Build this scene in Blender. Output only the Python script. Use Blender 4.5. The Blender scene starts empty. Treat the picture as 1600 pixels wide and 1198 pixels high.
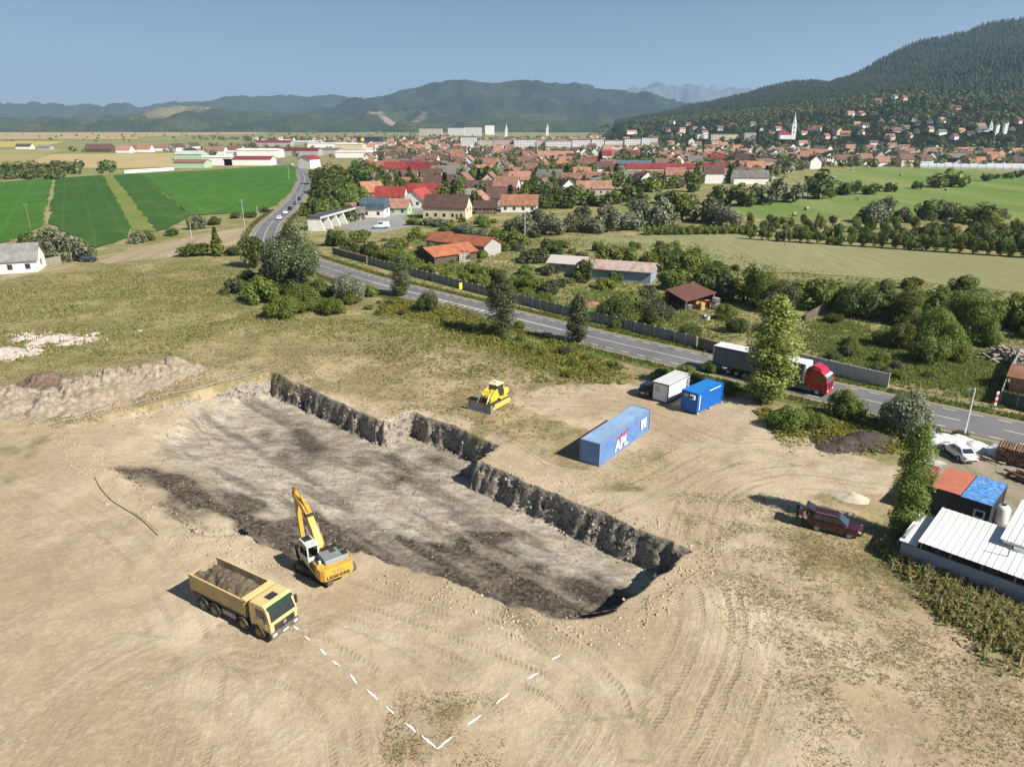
import bpy, math, random
import numpy as np
from mathutils import Vector, Matrix

# ---------------------------------------------------------------- camera, sky, sun, exposure
H = 34.5            # drone height in metres
FPX = 1110.0        # focal length for a 1600 pixel wide frame
PITCH = math.radians(20.0)
SUN_AZ = (0.84, -0.543)
SUN_EL = math.radians(39.5)
scene = bpy.context.scene
COL = scene.collection
cam_d = bpy.data.cameras.new('camera')
cam_d.sensor_width = 36.0
cam_d.lens = FPX / 1600.0 * 36.0
cam_d.clip_start = 0.5
cam_d.clip_end = 60000.0
cam = bpy.data.objects.new('camera', cam_d)
cam.location = (0, 0, H)
cam.rotation_euler = (math.pi / 2 - PITCH, 0, 0)
COL.objects.link(cam)
scene.camera = cam
world = bpy.data.worlds.new('World')
scene.world = world
world.use_nodes = True
wn = world.node_tree
sky = wn.nodes.new('ShaderNodeTexSky')
sky.sky_type = 'NISHITA'
sky.sun_disc = False
sky.sun_elevation = SUN_EL
sky.sun_rotation = math.atan2(SUN_AZ[0], SUN_AZ[1])
sky.altitude = 1200.0
sky.air_density = 0.8
sky.dust_density = 0.7
sky.ozone_density = 3.0
bg = wn.nodes['Background']
bg.inputs['Strength'].default_value = 0.043
wn.links.new(sky.outputs[0], bg.inputs['Color'])
sun_d = bpy.data.lights.new('sun', 'SUN')
sun_d.energy = 5.0
sun_d.angle = math.radians(0.55)
sun_d.color = (1.0, 0.94, 0.845)
sun = bpy.data.objects.new('sun', sun_d)
sv = Vector((SUN_AZ[0] * math.cos(SUN_EL), SUN_AZ[1] * math.cos(SUN_EL), math.sin(SUN_EL)))
sun.rotation_euler = (-sv).to_track_quat('-Z', 'Y').to_euler()
sun.location = (60, -40, 90)
COL.objects.link(sun)
scene.view_settings.view_transform = 'Standard'
scene.view_settings.look = 'None'
scene.view_settings.exposure = 0.82
scene.view_settings.gamma = 1.0
scene.cycles.use_denoising = True
scene.cycles.max_bounces = 6
scene.cycles.diffuse_bounces = 3
scene.cycles.transparent_max_bounces = 8
scene.cycles.volume_bounces = 1

# ---------------------------------------------------------------- helpers
random.seed(7)
CP, SP = math.cos(PITCH), math.sin(PITCH)

def G(px, py, z=0.0):
    """ground point (at height z) seen at a place in the photograph"""
    v = py - 599.0
    down = FPX * SP + v * CP
    fwd = FPX * CP - v * SP
    t = (H - z) / down
    return ((px - 800.0) * t, fwd * t)

def AT(px, py, d):
    """point seen at (px,py) at ground distance d straight ahead"""
    v = py - 599.0
    down = FPX * SP + v * CP
    fwd = FPX * CP - v * SP
    t = d / fwd
    return ((px - 800.0) * t, d, H - down * t)

def PX(x, y, z):
    dz = H - z
    f = y * CP + dz * SP
    v = dz * CP - y * SP
    return 800 + FPX * x / f, 599 + FPX * v / f

def hsh(i, j, s):
    n = (i * 374761393 + j * 668265263 + s * 974711) & 0xffffffff
    n = ((n ^ (n >> 13)) * 1274126177) & 0xffffffff
    return ((n ^ (n >> 16)) & 0xffff) / 65535.0

def vnoise(x, y, s=0):
    x = np.asarray(x, float); y = np.asarray(y, float)
    i = np.floor(x).astype(np.int64); j = np.floor(y).astype(np.int64)
    fx = x - i; fy = y - j
    fx = fx * fx * (3 - 2 * fx); fy = fy * fy * (3 - 2 * fy)
    a = hsh(i, j, s); b = hsh(i + 1, j, s); c = hsh(i, j + 1, s); d = hsh(i + 1, j + 1, s)
    return (a * (1 - fx) + b * fx) * (1 - fy) + (c * (1 - fx) + d * fx) * fy

def fbm(x, y, sc, oc=4, s=0):
    r = 0; amp = 0.5; tot = 0
    x = np.asarray(x, float) * sc; y = np.asarray(y, float) * sc
    for k in range(oc):
        r = r + amp * vnoise(x, y, s + k * 17); tot += amp
        amp *= 0.5; x = x * 2.03 + 5.1; y = y * 2.03 - 3.7
    return r / tot

def sstep(a, b, x):
    t = np.clip((np.asarray(x, float) - a) / (b - a), 0, 1)
    return t * t * (3 - 2 * t)

def seg_dist(x, y, p, q):
    dx, dy = q[0] - p[0], q[1] - p[1]
    t = np.clip(((x - p[0]) * dx + (y - p[1]) * dy) / (dx * dx + dy * dy + 1e-9), 0, 1)
    return np.hypot(x - p[0] - t * dx, y - p[1] - t * dy)

def poly_sd(x, y, P):
    """signed distance, positive inside"""
    d = np.full(np.shape(x), 1e9); ins = np.zeros(np.shape(x), bool)
    n = len(P)
    for k in range(n):
        p, q = P[k], P[(k + 1) % n]
        d = np.minimum(d, seg_dist(x, y, p, q))
        c = ((p[1] > y) != (q[1] > y)) & (x < (q[0] - p[0]) * (y - p[1]) / (q[1] - p[1] + 1e-12) + p[0])
        ins ^= c
    return np.where(ins, d, -d)

def in_poly(x, y, P):
    r = False
    n = len(P)
    for k in range(n):
        p, q = P[k], P[(k + 1) % n]
        if (p[1] > y) != (q[1] > y) and x < (q[0] - p[0]) * (y - p[1]) / (q[1] - p[1]) + p[0]:
            r = not r
    return r

def GP(pts, z=0.0):
    return [G(a, b, z) for a, b in pts]

# ---- node materials
MATS = {}
def nmat(name):
    m = bpy.data.materials.new(name); m.use_nodes = True
    return m, m.node_tree, m.node_tree.nodes['Principled BSDF']

def N(nt, t, **kw):
    n = nt.nodes.new(t)
    for k, v in kw.items():
        if k.startswith('i_'):
            key = k[2:]
            key = int(key) if key.isdigit() else key.replace('_', ' ')
            if hasattr(v, 'links') or isinstance(v, bpy.types.NodeSocket): nt.links.new(v, n.inputs[key])
            else: n.inputs[key].default_value = v
        else: setattr(n, k, v)
    return n

def mixc(nt, fac, a, b, mode='MIX'):
    n = nt.nodes.new('ShaderNodeMix'); n.data_type = 'RGBA'; n.blend_type = mode
    for k, v in ((0, fac), (6, a), (7, b)):
        if isinstance(v, bpy.types.NodeSocket): nt.links.new(v, n.inputs[k])
        elif k: n.inputs[k].default_value = (*v[:3], 1)
        else: n.inputs[k].default_value = v
    return n.outputs[2]

def math_(nt, op, a, b=0.0, clamp=False):
    n = nt.nodes.new('ShaderNodeMath'); n.operation = op; n.use_clamp = clamp
    for k, v in ((0, a), (1, b)):
        if isinstance(v, bpy.types.NodeSocket): nt.links.new(v, n.inputs[k])
        else: n.inputs[k].default_value = v
    return n.outputs[0]

def ramp(nt, fac, stops):
    n = nt.nodes.new('ShaderNodeValToRGB'); nt.links.new(fac, n.inputs[0])
    e = n.color_ramp.elements
    while len(e) < len(stops): e.new(0.5)
    for k, (p, c) in enumerate(stops):
        e[k].position = p; e[k].color = (*c[:3], 1) if hasattr(c, '__len__') else (c, c, c, 1)
    return n.outputs[0]

def noise(nt, vec, scale, detail=4, rough=0.55, dist=0.0):
    n = N(nt, 'ShaderNodeTexNoise', i_Scale=scale, i_Detail=detail, i_Roughness=rough, i_Distortion=dist)
    if vec is not None: nt.links.new(vec, n.inputs['Vector'])
    return n.outputs['Fac']

def pos(nt): return N(nt, 'ShaderNodeNewGeometry').outputs['Position']
def objc(nt): return N(nt, 'ShaderNodeTexCoord').outputs['Object']

def M(name, col, rough=0.6, var=0.15, scale=2.0, metal=0.0, bump=0.0, bscale=12.0, dirt=None, dfac=0.35, dscale=1.2, coat=0.0, rnd=0.0):
    """paint, metal, plaster ...: a base colour with uneven tone, optional dirt patches"""
    if name in MATS: return MATS[name]
    m, nt, p = nmat(name)
    v = objc(nt)
    n1 = noise(nt, v, scale, 5)
    c = mixc(nt, ramp(nt, n1, [(0.3, 0.0), (0.7, 1.0)]), [x * (1 - var) for x in col], [min(1, x * (1 + var)) for x in col])
    if rnd:
        r = N(nt, 'ShaderNodeObjectInfo').outputs['Random']
        hs = N(nt, 'ShaderNodeHueSaturation', i_Color=c, i_Value=math_(nt, 'ADD', math_(nt, 'MULTIPLY', r, rnd), 1 - rnd / 2))
        c = hs.outputs[0]
    if dirt is not None:
        n2 = noise(nt, v, dscale, 6, 0.65)
        c = mixc(nt, math_(nt, 'MULTIPLY', ramp(nt, n2, [(0.45, 0.0), (0.68, 1.0)]), dfac), c, dirt)
    nt.links.new(c, p.inputs['Base Color'])
    p.inputs['Roughness'].default_value = rough
    p.inputs['Metallic'].default_value = metal
    if coat: p.inputs['Coat Weight'].default_value = coat
    if bump:
        b = N(nt, 'ShaderNodeBump', i_Strength=bump, i_Distance=0.05)
        nt.links.new(noise(nt, v, bscale, 4), b.inputs['Height'])
        nt.links.new(b.outputs[0], p.inputs['Normal'])
    MATS[name] = m
    return m

def glass(name, col=(0.02, 0.03, 0.035)):
    if name in MATS: return MATS[name]
    m, nt, p = nmat(name)
    p.inputs['Base Color'].default_value = (*col, 1)
    p.inputs['Roughness'].default_value = 0.06
    p.inputs['Specular IOR Level'].default_value = 0.9
    MATS[name] = m
    return m

def clear_glass():
    if 'clear_glass' in MATS: return MATS['clear_glass']
    m, nt, p = nmat('clear_glass')
    out = nt.nodes['Material Output']
    tr = N(nt, 'ShaderNodeBsdfTransparent', i_Color=(0.62, 0.7, 0.7, 1))
    gl = N(nt, 'ShaderNodeBsdfGlossy', i_Roughness=0.04)
    fr = N(nt, 'ShaderNodeFresnel', i_IOR=1.5)
    mx = nt.nodes.new('ShaderNodeMixShader')
    nt.links.new(fr.outputs[0], mx.inputs[0]); nt.links.new(tr.outputs[0], mx.inputs[1]); nt.links.new(gl.outputs[0], mx.inputs[2])
    nt.links.new(mx.outputs[0], out.inputs[0])
    MATS['clear_glass'] = m
    return m

# ---- mesh building
def np_mesh(name, V, F, mats=(), midx=None, smooth=False):
    """V (n,3) array, F (m,k) array of equal sided faces"""
    V = np.asarray(V, np.float32); F = np.asarray(F, np.int32)
    me = bpy.data.meshes.new(name)
    m, k = F.shape
    me.vertices.add(len(V)); me.vertices.foreach_set('co', V.ravel())
    me.loops.add(m * k); me.loops.foreach_set('vertex_index', F.ravel())
    me.polygons.add(m)
    me.polygons.foreach_set('loop_start', np.arange(0, m * k, k, dtype=np.int32))
    me.polygons.foreach_set('loop_total', np.full(m, k, np.int32))
    if midx is not None: me.polygons.foreach_set('material_index', np.asarray(midx, np.int32))
    if smooth: me.polygons.foreach_set('use_smooth', np.ones(m, bool))
    me.update(calc_edges=True); me.validate()
    for x in mats: me.materials.append(x)
    return me

def link(name, data, parent=None, loc=(0, 0, 0), rz=0.0):
    o = bpy.data.objects.new(name, data); COL.objects.link(o)
    if parent is not None: o.parent = parent
    o.location = loc
    if rz: o.rotation_euler = (0, 0, rz)
    return o

def tag(o, label, cat, group=None):
    o['label'] = label; o['category'] = cat
    if group: o['group'] = group
    return o

def thing(name, label, cat, loc=(0, 0, 0), rz=0.0, group=None):
    return tag(link(name, None, None, loc, rz), label, cat, group)

def struct(o, kind='structure'):
    o['kind'] = kind
    return o

class MB:
    def __init__(s): s.v = []; s.f = []; s.m = []
    def add(s, V, F, mi=0):
        k = len(s.v); s.v += [tuple(p) for p in V]
        for f in F: s.f.append(tuple(i + k for i in f)); s.m.append(mi)
        return s
    def hexa(s, P, mi=0):   # 4 bottom points (ccw from above), 4 top points
        return s.add(P, [(3, 2, 1, 0), (4, 5, 6, 7), (0, 1, 5, 4), (1, 2, 6, 5), (2, 3, 7, 6), (3, 0, 4, 7)], mi)
    def box(s, x0, x1, y0, y1, z0, z1, mi=0):
        return s.hexa([(x0, y0, z0), (x1, y0, z0), (x1, y1, z0), (x0, y1, z0), (x0, y0, z1), (x1, y0, z1), (x1, y1, z1), (x0, y1, z1)], mi)
    def prism(s, pts, y0, y1, mi=0, ax='y', y0s=1.0):
        """profile in (x,z) extruded along y (or (y,z) along x, or (x,y) along z)"""
        n = len(pts)
        def P(a, b, t):
            return (a, t, b) if ax == 'y' else (t, a, b) if ax == 'x' else (a, b, t)
        V = [P(a, b, y0) for a, b in pts] + [P(a, b, y1) for a, b in pts]
        F = [tuple(range(n)), tuple(range(2 * n - 1, n - 1, -1))] + [(i, i + n, (i + 1) % n + n, (i + 1) % n) for i in range(n)]
        return s.add(V, F, mi)
    def cyl(s, p, q, r, r2=None, n=10, mi=0, cap=True):
        p = Vector(p); q = Vector(q); r2 = r if r2 is None else r2
        d = (q - p).normalized()
        a = d.orthogonal().normalized(); b = d.cross(a)
        V = []
        for c, rr in ((p, r), (q, r2)):
            V += [c + (a * math.cos(2 * math.pi * k / n) + b * math.sin(2 * math.pi * k / n)) * rr for k in range(n)]
        F = [(k, (k + 1) % n, (k + 1) % n + n, k + n) for k in range(n)]
        if cap: F += [tuple(range(n - 1, -1, -1)), tuple(range(n, 2 * n))]
        return s.add(V, F, mi)
    def beam(s, p, q, w, h, mi=0):
        """box section bar from p to q, w sideways, h upward"""
        p = Vector(p); q = Vector(q); d = (q - p).normalized()
        a = d.cross(Vector((0, 0, 1)))
        a = a.normalized() if a.length > 1e-4 else Vector((1, 0, 0))
        u = a.cross(d).normalized()
        P = []
        for c in (p, q): P.append([c - a * w / 2 - u * h / 2, c + a * w / 2 - u * h / 2, c + a * w / 2 + u * h / 2, c - a * w / 2 + u * h / 2])
        V = P[0] + P[1]
        return s.add(V, [(3, 2, 1, 0), (4, 5, 6, 7), (0, 1, 5, 4), (1, 2, 6, 5), (2, 3, 7, 6), (3, 0, 4, 7)], mi)
    def lathe(s, prof, c, ax='y', n=20, mi=0, cap=True):
        """profile [(r, t)] turned about an axis through c"""
        V = []
        for r, t in prof:
            for k in range(n):
                u, w = r * math.cos(2 * math.pi * k / n), r * math.sin(2 * math.pi * k / n)
                V.append((c[0] + u, c[1] + t, c[2] + w) if ax == 'y' else (c[0] + u, c[1] + w, c[2] + t) if ax == 'z' else (c[0] + t, c[1] + u, c[2] + w))
        m = len(prof)
        F = [(i * n + k, i * n + (k + 1) % n, (i + 1) * n + (k + 1) % n, (i + 1) * n + k) for i in range(m - 1) for k in range(n)]
        if cap: F += [tuple(range(n - 1, -1, -1)), tuple((m - 1) * n + k for k in range(n))]
        return s.add(V, F, mi)
    def mesh(s, name, mats, smooth=False):
        me = bpy.data.meshes.new(name)
        me.from_pydata([tuple(p) for p in s.v], [], s.f)
        for x in (mats if isinstance(mats, (list, tuple)) else [mats]): me.materials.append(x)
        me.polygons.foreach_set('material_index', s.m)
        if smooth: me.polygons.foreach_set('use_smooth', [True] * len(me.polygons))
        import bmesh
        b = bmesh.new(); b.from_mesh(me); bmesh.ops.recalc_face_normals(b, faces=b.faces); b.to_mesh(me); b.free()
        me.update()
        return me
    def build(s, name, mats, parent=None, loc=(0, 0, 0), rz=0.0, smooth=False, bevel=0.0):
        o = link(name, s.mesh(name, mats, smooth), parent, loc, rz)
        if bevel:
            b = o.modifiers.new('bevel', 'BEVEL'); b.width = bevel; b.segments = 2; b.limit_method = 'ANGLE'; b.angle_limit = math.radians(35)
        return o

def copy_tree(o, parent=None):
    c = o.copy(); COL.objects.link(c); c.parent = parent
    for ch in o.children: copy_tree(ch, c)
    return c

def text(name, body, size, mat, parent, loc, rot, sx=1.0, bold=.012):
    cu = bpy.data.curves.new(name, 'FONT'); cu.body = body; cu.size = size; cu.extrude = 0.004
    cu.align_x = 'CENTER'; cu.align_y = 'CENTER'; cu.materials.append(mat); cu.offset = bold * size
    f = bpy.data.objects.new(name, cu); COL.objects.link(f)
    me = bpy.data.meshes.new_from_object(f.evaluated_get(bpy.context.evaluated_depsgraph_get()))
    bpy.data.objects.remove(f)
    o = bpy.data.objects.new(name, me); COL.objects.link(o); o.parent = parent
    o.location = loc; o.rotation_euler = rot; o.scale = (sx, 1, 1)
    return o
# ---------------------------------------------------------------- ground with the excavated pit
E1 = (0.735, -0.678); E2 = (0.678, 0.735)       # pit axes in the world
def AB(x, y): return x * E1[0] + y * E1[1], x * E2[0] + y * E2[1]
def XY(a, b): return a * E1[0] + b * E2[0], a * E1[1] + b * E2[1]
PIT = [(-93.8, 48.9), (-66.5, 48.9), (-66.5, 53.3), (-51.2, 53.4), (-50.0, 48.9), (-24.3, 49.0), (-24.7, 37.4), (-27.2, 34.3),
       (-31.0, 33.2), (-36.7, 32.1), (-45.4, 29.8), (-48.3, 25.2), (-54.9, 24.4), (-58.3, 21.2), (-71.9, 20.8), (-83.8, 21.5), (-93.8, 22.0)]
SLOPE = [4.2, 4.5, 4.2, 4.5, 3.2, 6.0, 5.0, 3.2, 2.8, 2.2, 3.0, 2.6, 1.6, 1.2, 0.9, 0.8, 2.6]
def pit_depth(x, y):
    a, b = AB(x, y)
    a = a + (fbm(x, y, 0.7, 3, 61) - 0.5) * 0.9; b = b + (fbm(x, y, 0.7, 3, 62) - 0.5) * 0.9
    sd = poly_sd(a, b, PIT)
    rag = (fbm(a, b, 0.55, 4, 3) - 0.5) * 0.8 + (fbm(a, b, 1.7, 4, 9) - 0.5) * 1.7
    full = 3.0 * np.maximum(sstep(17, 38, b), sstep(-66, -52, a))
    full = full * (0.38 + 0.62 * sstep(-100, -92, a + (b - 48) * 0.55))
    dep = np.full(np.shape(a), 9.0)
    n = len(PIT)
    for k in range(n):
        d = seg_dist(a, b, PIT[k], PIT[(k + 1) % n])
        dep = np.minimum(dep, np.maximum(0, d + rag * np.clip(d * 2.5, 0, 1) * 0.8) * SLOPE[k])
    dep = np.minimum(dep, full)
    return np.where(sd > 0, dep, 0.0), sd

ROAD_FLAT = [G(*q) for q in [(2300, 836), (1900, 746), (1542, 667), (1115, 571), (925, 527), (685, 467.5), (572, 438), (500, 415), (413, 379), (428, 345)]]
YARD_FLAT = GP([(1430, 660), (1490, 685), (1760, 740), (1760, 1010), (1600, 930), (1400, 880), (1400, 800), (1425, 720)])
def zg(x, y):
    """ground height"""
    x = np.asarray(x, float); y = np.asarray(y, float)
    r = np.hypot(x, y - 60)
    near = 1 - sstep(110, 170, r)
    rd = np.full(np.shape(x), 1e3)
    for p, q in zip(ROAD_FLAT[:-1], ROAD_FLAT[1:]): rd = np.minimum(rd, seg_dist(x, y, p, q))
    near = near * sstep(8.5, 16, rd) * (1 - sstep(-3, 0.5, poly_sd(x, y, YARD_FLAT)))
    z = (fbm(x, y, 0.05, 3, 1) - 0.5) * 0.5 * near + (fbm(x, y, 0.45, 4, 2) - 0.5) * 0.22 * near
    dep, sd = pit_depth(x, y)
    rim = np.exp(-(np.clip(-sd, 0, 9) / 0.9) ** 2) * 0.3 * (fbm(x, y, 0.35, 3, 5) - 0.25)
    z = z * (1 - 0.5 * sstep(0, 3, dep)) + rim * (sd <= 0) - dep
    z = z + (dep > 1.0) * (fbm(x, y, 0.8, 4, 8) - 0.5) * 0.35
    return z

def zg1(x, y): return float(zg(np.array([x]), np.array([y]))[0])

def lines(segs, lim, g=1.05):
    L = [segs[0][0]]
    for a, b, st in segs:
        n = max(1, round((b - a) / st)); L += [a + (b - a) * (k + 1) / n for k in range(n)]
    s = segs[-1][2]
    while L[-1] < lim: s *= g; L.append(L[-1] + s)
    s = segs[0][2]
    while L[0] > -lim: s *= g; L.insert(0, L[0] - s)
    return np.array(L)
la = lines([(-112, -96, .6), (-96, -91, .35), (-91, -68, .45), (-68, -65, .22), (-65, -52.5, .4), (-52.5, -47, .24), (-47, -26.5, .38), (-26.5, -23.5, .16), (-23.5, 6, .45)], 9000)
lb = lines([(-2, 19, .45), (19, 36, .34), (36, 47.2, .4), (47.2, 49.6, .13), (49.6, 51.8, .3), (51.8, 54, .13), (54, 80, .5)], 9000)
A_, B_ = np.meshgrid(la, lb)
gx, gy = XY(A_.ravel(), B_.ravel())
gz = zg(gx, gy)
ni, nj = len(la), len(lb)
ii, jj = np.meshgrid(np.arange(ni - 1), np.arange(nj - 1))
k0 = (jj * ni + ii).ravel()
GF = np.stack([k0, k0 + 1, k0 + ni + 1, k0 + ni], 1)
g_dep, g_sd = pit_depth(gx, gy)
wob = (fbm(gx, gy, 0.12, 4, 21) - 0.5)
wob2 = (fbm(gx, gy, 0.5, 4, 22) - 0.5)
def zone(px_pts, soft, wa=6.0, wb=2.5, z=0.0):
    return sstep(-soft, soft, poly_sd(gx, gy, GP(px_pts, z)) + wob * wa + wob2 * wb)
far = sstep(100, 135, np.hypot(gx, gy))
site = [(-900, 640), (-200, 660), (60, 668), (95, 668), (424, 582), (600, 655), (650, 643), (790, 690), (860, 730), (905, 730), (930, 690), (850, 640), (820, 618), (900, 600),
        (985, 600), (1010, 590), (1110, 590), (1180, 630), (1215, 660), (1300, 690), (1400, 735), (1385, 765), (1290, 770), (1260, 790),
        (1190, 800), (1290, 900), (1420, 960), (1700, 1080), (1900, 1400), (-900, 1400)]
grass = 1 - zone(site, 3.0, 9, 4)
half = zone([(1180, 790), (1300, 790), (1420, 870), (1600, 950), (1760, 1080), (1760, 1198), (1300, 1230), (1230, 1100), (1180, 960), (1120, 880)], 5, 16, 10) * 0.46
half = np.maximum(half, 0.45 * zone([(560, 1180), (640, 1080), (740, 1070), (800, 1110), (760, 1190), (700, 1230), (580, 1260)], 2.0, 3, 1))
half = np.maximum(half, 0.6 * zone([(930, 735), (1025, 680), (1080, 720), (1040, 760), (950, 790), (860, 770)], 3, 10, 6))
half = np.maximum(half, 0.5 * zone([(0, 640), (130, 660), (60, 740), (-40, 780)], 3, 8, 5))
half = np.maximum(half, 0.5 * zone([(1040, 790), (1090, 790), (1110, 870), (1060, 850)], 2, 8, 6))
grass = np.clip(np.maximum(grass, half), 0, 1) * (g_sd < 0.4)
lush = np.maximum.reduce([zone([(1395, 850), (1420, 870), (1600, 965), (1760, 1060), (1760, 1110), (1600, 1030), (1440, 930), (1350, 880), (1350, 850)], 1.5, 4, 3) * 0.7,
       zone([(180, 395), (420, 395), (560, 440), (800, 540), (960, 580), (900, 590), (700, 540), (520, 500), (300, 470)], 6, 18, 8) * 0.75,
       zone([(-60, 500), (220, 470), (260, 540), (-60, 590)], 5, 22, 10) * 0.8, 0.7 * far,
       zone([(1200, 640), (1330, 650), (1420, 690), (1500, 720), (1400, 725), (1290, 690), (1210, 660)], 1.5, 4, 2)])
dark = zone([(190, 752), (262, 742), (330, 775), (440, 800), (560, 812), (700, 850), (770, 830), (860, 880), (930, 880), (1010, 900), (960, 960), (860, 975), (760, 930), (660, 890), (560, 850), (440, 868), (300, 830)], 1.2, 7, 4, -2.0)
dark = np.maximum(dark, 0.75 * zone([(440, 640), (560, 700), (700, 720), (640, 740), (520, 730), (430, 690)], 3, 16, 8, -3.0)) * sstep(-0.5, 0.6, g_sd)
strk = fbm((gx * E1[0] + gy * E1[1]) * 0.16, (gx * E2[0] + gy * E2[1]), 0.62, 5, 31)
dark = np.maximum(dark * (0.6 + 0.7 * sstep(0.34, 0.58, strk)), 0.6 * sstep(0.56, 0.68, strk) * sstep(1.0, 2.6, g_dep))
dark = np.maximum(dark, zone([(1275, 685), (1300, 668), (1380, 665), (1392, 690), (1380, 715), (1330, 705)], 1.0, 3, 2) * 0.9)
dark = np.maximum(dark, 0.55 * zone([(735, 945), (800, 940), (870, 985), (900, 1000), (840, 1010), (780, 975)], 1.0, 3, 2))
pale = np.clip(sstep(0.6, 2.2, g_dep) + 0.5 * zone([(1290, 715), (1390, 730), (1370, 760), (1300, 750)], 2, 4, 2), 0, 1)
# vehicle routes: distance to the nearest route axis, for the track ruts
TRK = [[(1330, 745), (1220, 735), (1120, 765), (1085, 850), (1120, 960), (1080, 1080), (980, 1250)], [(840, 630), (930, 632), (1020, 650), (1120, 690), (1240, 720)],
       [(860, 1000), (930, 1060), (960, 1130), (900, 1230)], [(-60, 700), (60, 760), (200, 850), (300, 1000), (250, 1250)], [(560, 930), (660, 960), (790, 1010), (900, 1060), (1010, 1180)],
       [(20, 1230), (120, 1100), (260, 1020), (420, 1010), (560, 1080), (600, 1220)], [(930, 800), (1000, 770), (1150, 700), (1260, 705)]]
def smooth_line(P, n=8):
    Q = []
    P = [P[0]] + list(P) + [P[-1]]
    for k in range(1, len(P) - 2):
        for s in range(n):
            t = s / n
            Q.append(tuple(0.5 * (2 * P[k][c] + (P[k + 1][c] - P[k - 1][c]) * t + (2 * P[k - 1][c] - 5 * P[k][c] + 4 * P[k + 1][c] - P[k + 2][c]) * t * t
                                  + (3 * P[k][c] - P[k - 1][c] - 3 * P[k + 1][c] + P[k + 2][c]) * t ** 3) for c in range(len(P[0]))))
    Q.append(tuple(P[-1]))
    return Q
td = np.full(gx.shape, 1e3); tl = np.zeros(gx.shape); tq = np.zeros(gx.shape)
sel = np.hypot(gx, gy - 60) < 90
sx_, sy_ = gx[sel], gy[sel]
bd, bl, bq = td[sel], tl[sel], tq[sel]
for T in TRK:
    Q = smooth_line(GP(T), 5); run = 40.0 * TRK.index(T)
    for p, q in zip(Q[:-1], Q[1:]):
        l_ = math.hypot(q[0] - p[0], q[1] - p[1]); d_ = seg_dist(sx_, sy_, p, q); m_ = d_ < bd
        cr_ = ((q[0] - p[0]) * (sy_ - p[1]) - (q[1] - p[1]) * (sx_ - p[0])) / l_
        t_ = ((sx_ - p[0]) * (q[0] - p[0]) + (sy_ - p[1]) * (q[1] - p[1])) / l_
        bd = np.where(m_, d_, bd); bq = np.where(m_, cr_, bq); bl = np.where(m_, run + np.clip(t_, 0, l_), bl); run += l_
td[sel], tl[sel], tq[sel] = bd, bl, bq
trm = (1 - sstep(1.5, 6.0, td + wob * 5)) * (g_sd < -0.3) * (0.6 + 0.4 * sstep(-22, 4, gx - (gy - 50) * 0.2 + wob * 14))
grass = grass * (1 - 0.75 * trm * (half < 0.2))

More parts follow.
